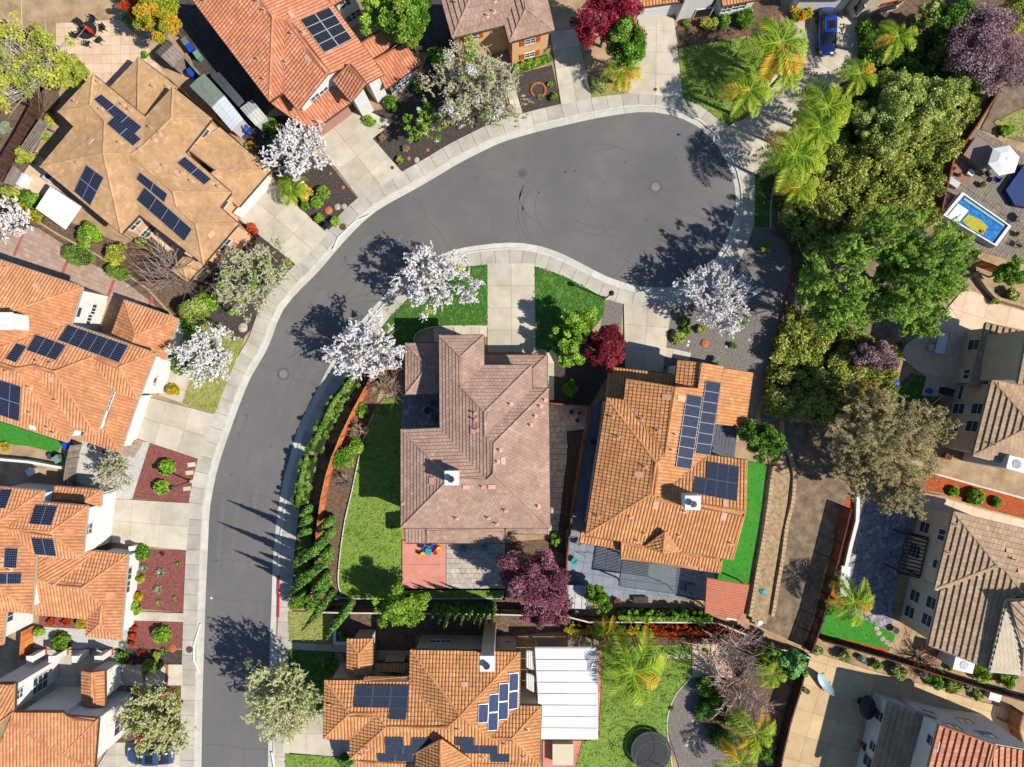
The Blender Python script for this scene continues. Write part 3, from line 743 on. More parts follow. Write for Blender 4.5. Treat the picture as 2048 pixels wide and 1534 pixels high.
h14.win((905, 400), 1.4, 1.0, 2, 1); h14.win((965, 370), 1.4, 1.0, 2, 1); h14.win((1075, 440), 1.5, 1.0, 2, 1); h14.win((770, 322), 1.2, .6, 2, 1)
# ---------------------------------------------------------------- ground, street, yards
M_soil = mat('dry_soil', c(200, 170, 134), c(150, 122, 92), .6, 1, .5, 8, c3=c(178, 148, 114), detail=12)
M_asph = mat('asphalt', c(110, 108, 107), c(128, 123, 119), .16, .92, .3, 60, c3=c(118, 114, 111), detail=14, big=(.09, .88))
M_conc = mat('pale_concrete', c(222, 210, 188), c(200, 186, 162), .7, .95, .15, 30, attr='obj', c3=c(212, 200, 178), detail=12, big=(.22, .86))
M_walk = mat('sidewalk_concrete', c(210, 202, 186), c(190, 180, 162), .8, .95, .15, 30, attr='obj', detail=12, big=(.3, .84))
M_gut = mat('gutter_concrete', c(196, 192, 178), c(214, 210, 196), .9, .95, .1, 30, attr='obj', detail=10)
M_curb = mat('kerb_concrete', c(222, 216, 200), c(200, 194, 178), 1.5, .95, .1, 30)
M_redcurb = mat('red_kerb_paint', c(196, 50, 60), c(170, 42, 52), 3, .8)
M_lawn = mat('lawn_grass', c(112, 148, 48), c(78, 122, 32), .9, 1, .9, 14, c3=c(140, 164, 72), detail=12, big=(.12, .85))
M_lawnd = mat('lush_grass', c(70, 122, 40), c(112, 146, 66), 1.4, 1, .9, 14, c3=c(56, 104, 32), detail=12)
M_lawny = mat('dry_grass', c(176, 168, 98), c(120, 138, 58), 1.1, 1, .9, 14, c3=c(150, 152, 80), detail=12)
M_turf = mat('artificial_turf', c(74, 150, 50), c(56, 132, 38), 3, 1, .6, 20)
M_mulch = mat('dark_bark_mulch', c(100, 90, 84), c(58, 50, 46), 5, 1, 1.0, 14, c3=c(80, 70, 64), detail=12)
M_brown = mat('brown_bark_mulch', c(140, 112, 90), c(84, 66, 52), 4, 1, 1.0, 14, detail=12)
M_grav = mat('grey_gravel', c(150, 142, 134), c(104, 96, 90), 7, 1, 1.0, 16, detail=12)
M_red = mat('red_bark', c(166, 104, 92), c(112, 62, 56), 6, 1, 1.0, 16, c3=c(142, 84, 76), detail=12)
M_orb = mat('orange_bark', c(202, 104, 54), c(150, 70, 36), 5, 1, 1.0, 16, detail=12)
M_wgrav = mat('white_gravel', c(228, 224, 214), c(180, 174, 164), 7, 1, 1.0, 18, detail=12)
M_pinkc = mat('pink_stamped_concrete', c(236, 206, 176), c(220, 186, 154), .9, .95, .15, 30, attr='obj', detail=10)
M_pave = mat('rosy_pavers', c(192, 164, 146), c(172, 146, 128), 2, .95, .3, 20, attr='obj')
M_band = mat('red_brick_band', c(190, 110, 88), c(164, 88, 70), 5, .95, .3, 20)
M_salmon = mat('salmon_concrete', c(218, 146, 130), c(200, 126, 112), 1.2, .95, .2, 30, attr='obj')
M_slate = mat('mixed_slate', c(206, 198, 184), c(160, 166, 164), 1.8, .8, .3, 12, attr='obj', c3=c(196, 178, 158))
M_slate2 = mat('blue_grey_slate', c(190, 194, 200), c(140, 150, 166), 1.4, .8, .3, 12, attr='obj', c3=c(136, 128, 124))
M_gpave = mat('grey_pavers', c(150, 156, 166), c(132, 138, 148), 1.5, .9, .2, 20, attr='obj')
M_tanc = mat('tan_patio_concrete', c(222, 192, 146), c(204, 172, 128), .6, .95, .15, 30, attr='obj', detail=10)
M_hill = mat('bare_hillside', c(160, 138, 112), c(104, 88, 70), 1.0, 1, 1.0, 8, c3=c(132, 112, 90), detail=12)
M_wood = mat('brown_fence_wood', c(150, 92, 62), c(112, 68, 46), 3, .9, .3, 30, attr='face')
M_woodo = mat('orange_fence_wood', c(226, 140, 84), c(200, 112, 62), 2, .9, .3, 30, attr='face')
M_wooddk = mat('dark_fence_wood', c(98, 66, 52), c(66, 44, 36), 3, .9, .3, 30, attr='face')
M_woodg = mat('grey_weathered_wood', c(158, 144, 128), c(122, 110, 98), 3, .9, .3, 30, attr='face')
M_block = mat('retaining_wall_block', c(206, 176, 138), c(170, 142, 108), 4, .95, .4, 20, attr='obj')
M_rock = mat('pale_rock', c(206, 190, 168), c(168, 150, 130), 3, .95, .5, 10, attr='obj')
M_rocko = mat('orange_rock', c(204, 126, 86), c(176, 100, 66), 3, .95, .5, 10, attr='obj')

g = MB(); g.prism([(-400, -400), (400, -400), (400, 400), (-400, 400)], -.6, 0.0); o = g.build('ground', M_soil); o['kind'] = 'structure'
LP = [(402,1640),(403,1534),(405,1400),(408,1300),(411,1200),(413,1155),(416,1090),(419,1024),(425,985),(432,950),(445,905),(459,865),(478,812),(498,762),(516,730),(538,691),(563,625),(598,582),(637,543),(682,490),(729,441),(762,416),(798,396),(869,356),(910,331),(948,311),(1000,286),(1038,274),(1085,261),(1132,250),(1185,238),(1237,229),(1270,225),(1303,224),(1345,231),(1372,241),(1395,253),(1432,288),(1459,335),(1471,382),(1472,406),(1468,435),(1453,477),(1442,500),(1427,522),(1410,542),(1390,557),(1364,569),(1335,575),(1305,575),(1275,571),(1245,564),(1211,552),(1169,530),(1132,511),(1105,500),(1079,492),(1042,486),(1001,486),(955,491),(911,499),(865,517),(820,546),(779,580),(757,603),(737,626),(700,668),(672,708),(648,752),(637,776),(605,836),(590,876),(579,918),(568,955),(561,992),(553,1045),(547,1103),(545,1147),(543,1213),(540,1290),(538,1400),(536,1534),(535,1640)]
road_px = LP
pts = ccw([W2(*p) for p in smooth_px(LP, 3)])
rb = MB(); rb.prism(pts, -.1, .006); road = rb.build('road', M_asph); road['kind'] = 'structure'
bm = bmesh.new(); bm.from_mesh(road.data); bmesh.ops.triangulate(bm, faces=bm.faces[:]); bm.to_mesh(road.data); bm.free()
SP = [Vector(W2(*p)) for p in smooth_px(LP, 4)]
def resample(P, step):
    out = [P[0]]; acc = 0
    for a, b in zip(P, P[1:]):
        L = (b - a).length; t = step - acc
        while t <= L and L > 1e-9:
            out.append(a.lerp(b, t / L)); t += step
        acc = (acc + L) % step
    return out
def edge_strip(parent, name, d0, d1, z0, z1, step, gap, m, skip=None):
    Q = resample(SP, .25); n = max(2, round(step / .25)); NN = []
    for i in range(len(Q)):
        d = (Q[min(i + 2, len(Q) - 1)] - Q[max(i - 2, 0)]).normalized(); NN.append(Vector((-d.y, d.x)))
    i = 0
    while i + n < len(Q):
        ins = []; outs = []
        for k in (0, n // 2, n):
            q = Q[i + k]; d = (Q[min(i + k + 1, len(Q) - 1)] - Q[i + k - 1 if i + k else 0]).normalized()
            sft = d * (gap / 2 if k == 0 else (-gap / 2 if k == n else 0))
            ins.append(q + NN[i + k] * d0 + sft); outs.append(q + NN[i + k] * d1 + sft)
        poly = [tuple(p) for p in ins] + [tuple(p) for p in outs[::-1]]
        if not (skip and skip(Q[i])): MB().prism(poly, z0, z1).build(name, m, parent)
        i += n
gutter = structure('gutter'); edge_strip(gutter, 'gutter_section', 0, .52, -.05, .022, 3.0, .015, M_gut)
kerb = structure('kerb'); edge_strip(kerb, 'kerb_section', .525, .72, -.05, .13, 3.0, .012, M_curb, lambda q: q.x < W2(575, 0)[0] and q.x > W2(520, 0)[0] and W2(0, 1236)[1] < q.y < W2(0, 1150)[1])
rk = MB()
for y0, y1 in ((1150, 1190), (1191, 1234)):
    a = W2(545 + 10.5, y0); b = W2(544 + 10.5, y1); rk.prism([(a[0], a[1]), (a[0] + .24, a[1]), (b[0] + .24, b[1]), (b[0], b[1])], -.05, .14)
rk.build('painted_kerb_section', M_redcurb, kerb)
sidewalk = structure('sidewalk'); edge_strip(sidewalk, 'slab', .725, 2.12, -.05, .12, 1.5, .03, M_walk)
# cracks, seals and tyre marks in the asphalt
M_crack = mat('crack_filler', c(94, 92, 91), c(104, 101, 100), 3, .9)
M_tyre = mat('tyre_mark_rubber', c(104, 101, 99), c(112, 109, 107), 2, .9)
def ribbon(name, pxs, wdt, z, m, parent, sm=True):
    P = [Vector(W2(*p)) for p in (smooth_px(pxs, 5) if sm else pxs)]; vs = []; n = len(P)
    for i, p in enumerate(P):
        d = (P[min(i + 1, n - 1)] - P[max(i - 1, 0)]).normalized(); s = Vector((-d.y, d.x)) * wdt / 2
        vs += [(p.x + s.x, p.y + s.y, z), (p.x - s.x, p.y - s.y, z)]
    return meshobj(name, vs, [(2 * i, 2 * i + 1, 2 * i + 3, 2 * i + 2) for i in range(n - 1)], m, parent)
rr = random.Random(3)
def wob(p, q, n=7, a=3):
    return [(p[0] + (q[0] - p[0]) * i / n + rr.uniform(-a, a), p[1] + (q[1] - p[1]) * i / n + rr.uniform(-a, a)) for i in range(n + 1)]
for a, b in (((826,392),(900,500)),((1042,360),(1052,450)),((1046,335),(1060,300)),((520,728),(560,744)),((580,752),(640,775)),((630,570),(700,597)),((700,597),(770,575)),((1290,385),(1200,470)),((1330,382),(1440,345)),((1300,365),(1270,330)),((1320,390),(1360,430)),((1330,360),(1400,330)),((425,985),(560,998)),((416,1120),(545,1122)),((428,1196),(540,1205)),((412,1490),(538,1500)),((1028,420),(1038,480)),((690,520),(720,560)),((1010,340),(900,330)),((1055,345),(1150,343))):
    ribbon('crack', wob(a, b), .05, .010, M_crack, road)
for cx, cy, r, a0, a1 in ((1170,420,135,2.2,3.9),(1165,425,120,2.3,3.7),(1180,330,100,-.4,1.4),(1120,470,150,.2,1.0),(1190,380,115,4.0,5.4),(1110,395,70,2.0,3.6),(1230,330,160,1.2,2.3),(1225,335,172,1.3,2.2)):
    ribbon('tyre_mark', [(cx + r * math.cos(a0 + (a1 - a0) * i / 14), cy + .8 * r * math.sin(a0 + (a1 - a0) * i / 14)) for i in range(15)], .16, .008, M_tyre, road)
M_worn = mat('worn_wheel_path', c(117, 114, 112), c(112, 109, 107), .5, .9, .2, 60, detail=12); M_stain = mat('oil_stained_asphalt', c(94, 91, 90), c(106, 103, 101), 1.5, .85, detail=12)
for k, off in enumerate((22, 52, 84, 112)):
    wp = [(a[0] + off * (1 if k < 9 else 0), a[1]) for a in [(404,1534),(408,1300),(415,1100),(436,950),(480,815),(545,690),(630,560),(720,470)]]
    ribbon('wheel_path', wp, .45, .0075 + k * .0002, M_worn, road)
rs = random.Random(9)
for k in range(46):
    cx, cy = rs.choice(((rs.uniform(425,540), rs.uniform(900,1500)), (rs.uniform(900,1400), rs.uniform(300,470)), (rs.uniform(560,700), rs.uniform(620,700)), (rs.uniform(470,560), rs.uniform(800,900))))
    r = rs.uniform(1.2, 4.5); x, y = W2(cx, cy); n = 9; vs = [(x + r / 20 * rs.uniform(.6, 1.2) * math.cos(6.2832 * i / n), y + r / 20 * rs.uniform(.6, 1.2) * math.sin(6.2832 * i / n), .0085 + k * .00002) for i in range(n)]
    meshobj('stain', vs, [tuple(range(n))], M_stain if k % 3 else M_worn, road)
for cx, cy, r, a0, a1 in ((1165,415,95,2.4,4.4),(1240,400,130,3.3,4.6),(1150,440,165,2.5,3.4),(1090,380,90,.2,1.5),(1020,400,60,4.8,6.0),(1300,450,90,1.8,3.0)):
    ribbon('tyre_mark', [(cx + r * math.cos(a0 + (a1 - a0) * i / 14), cy + .8 * r * math.sin(a0 + (a1 - a0) * i / 14)) for i in range(15)], .12, .0082, M_tyre, road)
M_iron = mat('manhole_iron', c(84, 78, 76), c(104, 98, 94), 10, .7); M_ironb = mat('rusty_cover', c(112, 78, 66), c(96, 66, 56), 8, .7); M_patch = mat('pale_patch', c(128, 125, 121), c(138, 134, 130), 6, .9)
def cover(px, py, r, m, label, z=.0, ring=True):
    x, y = W2(px, py); mb = MB()
    t = empty('manhole_cover', label, 'manhole cover', (x, y, z), 'utility covers set in the paving')
    mb = MB(); mb.cyl((x, y, z), r, .025, 20); mb.build('lid', m, t)
    if ring:
        n = 20; vs = []
        for k in range(n):
            a = 2 * math.pi * k / n
            for q in (r * 1.15, r * 1.6): vs.append((x + q * math.cos(a), y + q * math.sin(a), z + .012))
        meshobj('collar', vs, [(2 * k, 2 * k + 1, (2 * k + 3) % (2 * n), (2 * k + 2) % (2 * n)) for k in range(n)], M_crack, t)
cover(1045, 347, .30, M_iron, 'dark manhole cover in the upper road with fine cracks running from it')
cover(1311, 374, .42, M_patch, 'large pale round cover in the wide bulb of the cul-de-sac')
cover(567, 748, .40, M_patch, 'pale round cover in the road beside the hedge bend')
cover(433, 1121, .13, M_iron, 'small dark valve cover near the left kerb level with the long tree shadows', ring=False)
cover(423, 1196, .11, M_white, 'tiny white survey disc in the road close to the left kerb', ring=False)
cover(691, 515, .13, M_iron, 'small dark valve cover in the road below the left bend drain', ring=False)
cover(1150, 342, .07, M_dark, 'tiny black valve cover in the middle of the upper road', ring=False)
cover(686, 454, .34, M_ironb, 'round rusty brown cover in the sidewalk beside the upper drain', .12, False)
cover(380, 1298, .34, M_ironb, 'round rusty brown cover in the sidewalk near the bottom left drain', .12, False)
cover(785, 336, .18, M_ironb, 'small brown cover at the foot of the drive of the red roofed house', .13, False)
cover(1310, 180, .18, M_ironb, 'small brown round cover where the shaded drive meets the top sidewalk', .13, False)
# storm drain inlets: pale folded kerb edges
for pts_, lab in (([(739,431),(711,443),(677,476),(667,500)], 'pale angled storm drain inlet on the upper left bend of the sidewalk'),
                  ([(402,1247),(389,1290),(389,1320),(401,1345)], 'pale bowed storm drain inlet in the left sidewalk near the bottom'),
                  ([(544,1503),(547,1520),(551,1545)], 'pale storm drain edge at the bottom of the right kerb')):
    P = [W2(*p) for p in pts_]; mb = MB()
    mb.tube([(x, y, .15) for x, y in P], .085, 6); tag(mb.build('storm_drain_inlet', M_white), lab, 'storm drain')

ZC = [0.010]
def zz():
    ZC[0] += .004; return ZC[0]
# soft ground: beds, gravel, dirt
SH = [
 ('mulch_bed', [(640,300),(745,277),(804,344),(862,312),(922,276),(1000,243),(1020,225),(990,120),(940,100),(860,100),(840,150),(780,215),(700,232)], M_mulch),
 ('mulch_bed', [(500,235),(600,230),(600,300),(663,332),(721,404),(654,469),(575,395),(545,345),(480,270)], M_mulch),
 ('mulch_bed', [(478,440),(530,480),(596,532),(560,590),(520,640),(490,672),(470,720),(420,640),(300,600),(330,560),(430,540)], M_mulch),
 ('mulch_bed', [(1026,150),(1104,130),(1122,209),(1045,228)], M_mulch),
 ('gravel_bed', [(1211,597),(1246,606),(1243,640),(1240,700),(1190,700),(1206,633)], M_grav),
 ('gravel_bed', [(1342,608),(1400,588),(1450,563),(1482,520),(1508,455),(1545,460),(1575,490),(1582,560),(1560,640),(1540,700),(1525,790),(1505,850),(1440,740),(1382,720),(1325,740)], M_grav),
 ('mulch_bed', [(770,735),(748,829),(718,923),(702,997),(683,1100),(676,1165),(700,1210),(1140,1222),(1135,1075),(1010,1085),(1010,1200),(700,1200),(640,1215),(590,1210),(585,1100),(600,1000),(630,900),(680,800),(720,740)], M_brown),
 ('mulch_bed', [(1072,696),(1150,690),(1240,680),(1255,735),(1210,760),(1180,812),(1100,806),(1095,715)], M_mulch),
 ('mulch_bed', [(1125,860),(1168,856),(1150,960),(1138,1065),(1128,1110),(1095,1090),(1110,1040),(1125,960)], M_mulch),
 ('red_bark_bed', [(301,887),(401,918),(382,1006),(265,997)], M_red),
 ('red_bark_bed', [(262,1099),(372,1100),(368,1225),(262,1216)], M_red),
 ('red_bark_bed', [(258,1240),(368,1245),(366,1297),(250,1297)], M_red),
 ('red_bark_bed', [(79,1228),(171,1238),(173,1262),(79,1250)], M_red),
 ('white_gravel_yard', [(165,880),(300,884),(265,998),(215,1002),(150,960)], M_wgrav),
 ('white_gravel_yard', [(60,1252),(250,1262),(262,1220),(262,1240),(250,1297),(60,1296)], M_wgrav),
 ('mulch_bed', [(236,1296),(366,1301),(366,1327),(236,1327)], M_mulch),
 ('mulch_bed', [(257,1370),(366,1371),(364,1483),(230,1483)], M_brown),
 ('orange_bark_bed', [(1810,930),(1859,945),(2080,1004),(2080,1045),(1960,1012),(1880,985),(1800,975)], M_orb),
 ('orange_bark_bed', [(1698,990),(1712,1010),(1695,1080),(1680,1160),(1690,1215),(1650,1208),(1652,1170),(1668,1090),(1682,1010)], M_orb),
 ('orange_bark_bed', [(1637,1262),(1640,1268),(1779,1297),(1775,1306),(1632,1276)], M_orb),
 ('hillside', [(1545,180),(1900,100),(2000,180),(1880,330),(1855,430),(1930,530),(1800,720),(1780,790),(1800,900),(1690,1000),(1640,1160),(1605,1290),(1500,1245),(1525,1050),(1540,940),(1520,830),(1530,760),(1575,600),(1585,520),(1545,450),(1555,340),(1600,280)], M_hill),
 ('hillside_top', [(2000,180),(2100,100),(2100,300),(1960,260)], M_hill),
 ('gravel_bed', [(1382,1353),(1340,1400),(1335,1461),(1360,1540),(1560,1540),(1590,1320),(1450,1360)], M_grav),
 ('bark_bed', [(1120,1235),(1380,1240),(1540,1290),(1600,1320),(1560,1540),(1480,1540),(1400,1440),(1382,1285),(1200,1302),(1200,1280),(1120,1262)], M_brown),
 ('bark_bed', [(670,1222),(1120,1222),(1120,1262),(1060,1268),(830,1272),(830,1330),(700,1330),(670,1290)], M_brown),
 ('side_yard', [(330,0),(400,0),(560,205),(500,262),(440,245)], M_mulch),
 ('side_yard', [(300,130),(470,265),(545,345),(520,350),(330,150)], M_soil),
 ('planter_bed', [(75,455),(160,510),(240,562),(300,600),(345,640),(400,560),(300,470),(250,490),(130,440),(60,400),(0,400),(0,430)], M_brown),
 ('planter_bed', [(-20,60),(60,60),(113,120),(120,200),(60,330),(0,420),(-20,420)], M_brown),
 ('planter_bed', [(1400,0),(1560,0),(1560,60),(1482,75),(1356,98),(1350,60)], M_brown),
 ('planter_bed', [(880,-20),(900,60),(920,110),(860,105),(800,100),(740,0)], M_mulch),
 ('planter_bed', [(1700,330),(1990,178),(2100,60),(2100,-20),(1800,-20),(1716,60),(1716,140),(1640,200),(1560,310)], M_brown),
]
for nm, pl, m in SH: sheet(nm, pl, zz(), m)
ZC[0] = max(ZC[0], .16) if False else ZC[0]
LW = [
 ([(764,656),(782,633),(819,596),(862,562),(900,542),(930,534),(975,530),(975,652),(905,652),(862,655),(829,668),(826,690),(800,690),(775,680)], M_lawnd),
 ([(1070,533),(1105,544),(1132,555),(1170,575),(1200,592),(1208,602),(1206,633),(1150,700),(1071,697)], M_lawnd),
 ([(803,790),(765,800),(745,828),(728,870),(716,923),(703,985),(690,1040),(681,1100),(676,1160),(682,1185),(700,1196),(1005,1196),(1010,1180),(803,1180)], M_lawn),
 ([(1490,920),(1532,930),(1524,1000),(1506,1120),(1496,1170),(1430,1157),(1435,1100),(1480,1000)], M_turf),
 ([(415,640),(488,680),(475,715),(455,765),(431,827),(367,807),(384,752),(345,735),(345,700),(385,640)], M_lawny),
 ([(-20,835),(0,842),(60,862),(127,884),(115,906),(60,892),(-20,884)], M_turf),
 ([(578,1222),(668,1222),(672,1266),(658,1286),(580,1281)], M_lawny),
 ([(578,1298),(668,1303),(668,1350),(650,1360),(650,1418),(600,1418),(578,1400)], M_lawnd),
 ([(572,1506),(700,1514),(700,1560),(572,1560)], M_lawn),
 ([(1206,1300),(1260,1290),(1382,1287),(1382,1353),(1352,1388),(1337,1425),(1335,1461),(1345,1540),(1150,1540),(1164,1482),(1197,1475)], M_lawn),
 ([(1356,98),(1400,90),(1482,76),(1545,90),(1565,125),(1530,180),(1490,235),(1459,250),(1440,243),(1422,228),(1400,212),(1365,197)], M_lawn),
 ([(1177,152),(1256,172),(1257,187),(1184,196)], M_lawny),
 ([(1666,1213),(1700,1225),(1789,1268),(1779,1298),(1640,1267),(1637,1245)], M_turf),
 ([(1824,748),(1851,754),(1841,790),(1878,798),(1868,870),(1827,840),(1777,785)], M_lawnd),
 ([(1510,350),(1545,345),(1540,400),(1536,455),(1508,452)], M_lawnd),
 ([(1985,245),(2080,200),(2080,275),(2010,275)], M_lawny),
]
ZC[0] = .17
for pl, m in LW: sheet('lawn', pl, .17, m, depth=.17)
# drives, walks and patios cut into slabs
def paving(name, fn, *a, **k):
    p = structure(name); fn(p, *a, **k); return p
S_ = .19
paving('driveway', quad_slabs, [(629,279),(703,228),(804,344),(722,403)], 2, 4, .13, M_conc, th=.12)
paving('driveway', quad_slabs, [(547,366),(656,468),(595,532),(478,438)], 3, 2, .13, M_conc, th=.12)
paving('driveway', quad_slabs, [(975,527),(1069,527),(1072,705),(975,705)], 2, 4, .13, M_conc, th=.12)
paving('driveway', quad_slabs, [(1247,604),(1343,612),(1325,744),(1250,738)], 2, 3, .13, M_conc, th=.12)
paving('driveway', quad_slabs, [(290,792),(429,828),(402,919),(262,872)], 3, 2, .13, M_conc, th=.12)
paving('driveway', quad_slabs, [(208,996),(383,1006),(374,1100),(204,1083)], 3, 2, .13, M_conc, th=.12)
paving('driveway', quad_slabs, [(1100,66),(1152,58),(1184,197),(1122,210)], 2, 4, .13, M_conc, th=.12)
paving('driveway', quad_slabs, [(1280,18),(1345,20),(1366,196),(1256,187)], 2, 4, .13, M_conc, th=.12)
paving('driveway', slabs, [(1590,40),(1712,30),(1716,140),(1640,200),(1610,262),(1545,325),(1505,352),(1480,300),(1458,252),(1500,232),(1560,130)], (2.6, 2.6), -.45, .13, M_conc, th=.12)
paving('driveway', slabs, [(568,1419),(655,1418),(655,1478),(702,1480),(702,1514),(566,1503)], (2.4, 2.4), 0, .13, M_conc, th=.12)
paving('driveway', slabs, [(225,1484),(362,1482),(360,1560),(180,1560)], (2.6, 2.6), 0, .135, M_conc, th=.12)
paving('walkway', slabs, [(905,652),(974,652),(974,674),(915,674)], (.9, 1.1), 0, .135, M_conc, th=.12)
paving('walkway', slabs, [(866,655),(905,652),(915,690),(870,690)], (1.2, 1.2), 0, .10, M_conc, th=.10)
paving('walkway', slabs, [(1329,694),(1382,706),(1380,722),(1326,712)], (.9, .9), -.2, .125, M_conc, th=.1)
paving('walkway', slabs, [(262,1221),(369,1226),(368,1243),(262,1240)], (1.2, .9), 0, .125, M_conc, th=.1)
paving('walkway', slabs, [(236,1328),(366,1328),(366,1370),(236,1370)], (2.4, 2.1), 0, .125, M_conc, th=.1)
paving('walkway', slabs, [(580,1284),(700,1290),(700,1304),(580,1298)], (1.3, 1.0), 0, .125, M_conc, th=.1)
paving('walkway', slabs, [(705,1300),(830,1300),(830,1320),(705,1320)], (1.3, 1.0), 0, .125, M_conc, th=.1)
paving('walkway', slabs, [(695,232),(720,215),(785,245),(765,262),(745,277)], (1.6, 1.6), -.8, .135, M_conc, th=.12)
paving('walkway', slabs, [(1000,130),(1012,120),(1045,226),(1026,232)], (1.0, 1.2), -1.3, .125, M_conc, th=.1)
paving('walkway', slabs, [(384,752),(350,735),(330,740),(318,790),(366,806)], (1.3, 1.3), -.3, .135, M_conc, th=.1)
paving('walkway', slabs, [(1072,697),(1095,700),(1108,725),(1108,800),(1095,800),(1070,715)], (1.2, 1.2), 0, .12, M_conc, th=.1)
paving('walkway', slabs, [(1345,60),(1395,55),(1395,85),(1356,96)], (1.4, 1.4), .2, .125, M_conc, th=.1)
paving('courtyard', slabs, [(60,1298),(237,1300),(237,1395),(60,1400)], (2.4, 2.4), 0, .11, M_conc, th=.1)
paving('back_patio', slabs, [(113,48),(240,40),(290,85),(330,150),(400,235),(250,200),(160,145),(113,100)], (.92, .92), .02, .10, M_pinkc, th=.1, gap=.025)
paving('courtyard', slabs, [(285,470),(330,440),(400,520),(345,600),(300,570)], (.8, .6), -.7, .09, M_pinkc, th=.08, gap=.04, jit=.04, stag=True)
paving('side_yard_paving', slabs, [(20,340),(75,300),(150,420),(120,440),(40,400)], (1.0, 1.0), -.7, .09, M_pinkc, th=.08)
paving('paver_drive', slabs, [(-20,405),(20,430),(60,450),(110,485),(190,530),(250,562),(300,602),(345,640),(330,640),(240,612),(165,585),(0,522),(-20,515)], (.62, .45), -.38, .13, M_pave, th=.1, gap=.02, stag=True)
for a, b in (((53,455),(30,512)),((136,523),(126,548)),((230,560),(217,594)),((306,594),(297,620)),((239,1328),(239,1370)),((289,1328),(289,1370)),((335,1328),(335,1370))):
    pa, pb = Vector(W2(*a)), Vector(W2(*b)); d = (pb - pa).normalized(); n = Vector((-d.y, d.x)) * .14
    tag(MB().prism([tuple(pa + n), tuple(pb + n), tuple(pb - n), tuple(pa - n)], .02, .142).build('brick_band', M_band), kind='structure')
paving('patio', slabs, [(805,1080),(892,1080),(892,1176),(805,1176)], (4.4, 2.4), 0, .19, M_salmon, th=.15)
paving('slate_patio', slabs, [(893,1080),(1010,1080),(1010,1176),(893,1176)], (.55, .5), 0, .19, M_slate, th=.15, gap=.02, jit=.015, stag=True)
paving('slate_courtyard', slabs, [(803,788),(885,788),(885,862),(803,862)], (.6, .55), 0, .20, M_slate2, th=.15, gap=.02, jit=.015, stag=True)
paving('slate_path', slabs, [(1100,806),(1176,813),(1168,858),(1130,862)], (.6, .55), 0, .11, M_slate, th=.1, gap=.03, jit=.03, stag=True)
paving('slate_path', slabs, [(1100,806),(1132,850),(1135,900),(1128,960),(1116,1062),(1098,1062)], (.6, .55), 0, .105, M_slate, th=.1, gap=.03, jit=.03, stag=True)
paving('grey_patio', slabs, [(1132,1058),(1170,1068),(1250,1090),(1360,1125),(1442,1140),(1440,1195),(1410,1200),(1200,1195),(1128,1172)], (1.1, 1.1), -.14, .12, M_gpave, th=.1)
paving('side_path', slabs, [(1176,815),(1200,800),(1190,900),(1168,1062),(1138,1056),(1160,900)], (1.4, 1.4), 0, .11, M_gpave, th=.1)
paving('slate_patio', slabs, [(1712,985),(1790,975),(1840,1005),(1812,1080),(1795,1160),(1780,1262),(1700,1225),(1688,1170),(1690,1110),(1705,1040)], (.8, .7), .3, .12, M_slate2, th=.1, gap=.03, jit=.06, stag=True)
paving('tan_patio', slabs, [(1608,1305),(1640,1308),(1740,1340),(1860,1372),(1950,1400),(2000,1412),(1990,1435),(2090,1480),(2090,1560),(1552,1560),(1575,1460),(1595,1380)], (2.5, 2.5), -.28, .12, M_tanc, th=.1)
paving('pale_patio', slabs, [(1810,690),(1860,655),(1930,575),(1960,590),(1985,605),(2080,632),(2080,700),(1975,700),(1920,790),(1840,792),(1851,754),(1800,715)], (2.3, 2.3), -.28, .12, M_pinkc, th=.1)
paving('deck', slabs, [(1905,300),(1950,255),(1975,270),(2090,330),(2090,540),(1950,500),(1890,470),(1868,430),(1880,370)], (.30, 5.0), -.62, .10, M_woodg, th=.1, gap=.03)
paving('side_walk_strip', slabs, [(1790,975),(1850,985),(1950,1010),(2080,1050),(2080,1080),(1950,1045),(1840,1020)], (2.0, 2.0), -.27, .115, M_pinkc, th=.1)
paving('brick_pad', slabs, [(1384,1286),(1470,1290),(1465,1354),(1384,1353)], (.5, .4), 0, .12, M_pinkc, th=.1, stag=True)
paving('patio', slabs, [(1085,1480),(1166,1480),(1164,1510),(1150,1540),(1085,1540)], (2.4, 2.4), 0, .12, M_salmon, th=.1)
paving('patio', slabs, [(1194,1300),(1204,1300),(1204,1478),(1192,1478)], (.5, 1.2), 0, .12, M_salmon, th=.1)
paving('gravel_pad', slabs, [(1140,1180),(1175,1172),(1178,1218),(1128,1218)], (1.2, 1.2), 0, .12, M_gpave, th=.1)
paving('paver_walk', slabs, [(232,906),(252,876),(290,880),(278,900),(270,915)], (.6, .5), -.3, .12, M_pave, th=.1)
# lawn edging of pale concrete
for pl in ([(748,826),(729,870),(716,923),(703,985),(690,1040),(681,1100),(676,1160),(683,1187),(700,1197),(1005,1197)], [(975,652),(905,652),(862,655),(832,668),(828,692)], [(1384,1352),(1352,1388),(1337,1425),(1334,1461),(1345,1540)], [(1558,340),(1543,400),(1541,455)]):
    tag(MB().tube([W(*p, .17) for p in smooth_px(pl, 4)], .07, 5).build('lawn_edging', M_curb), kind='structure')

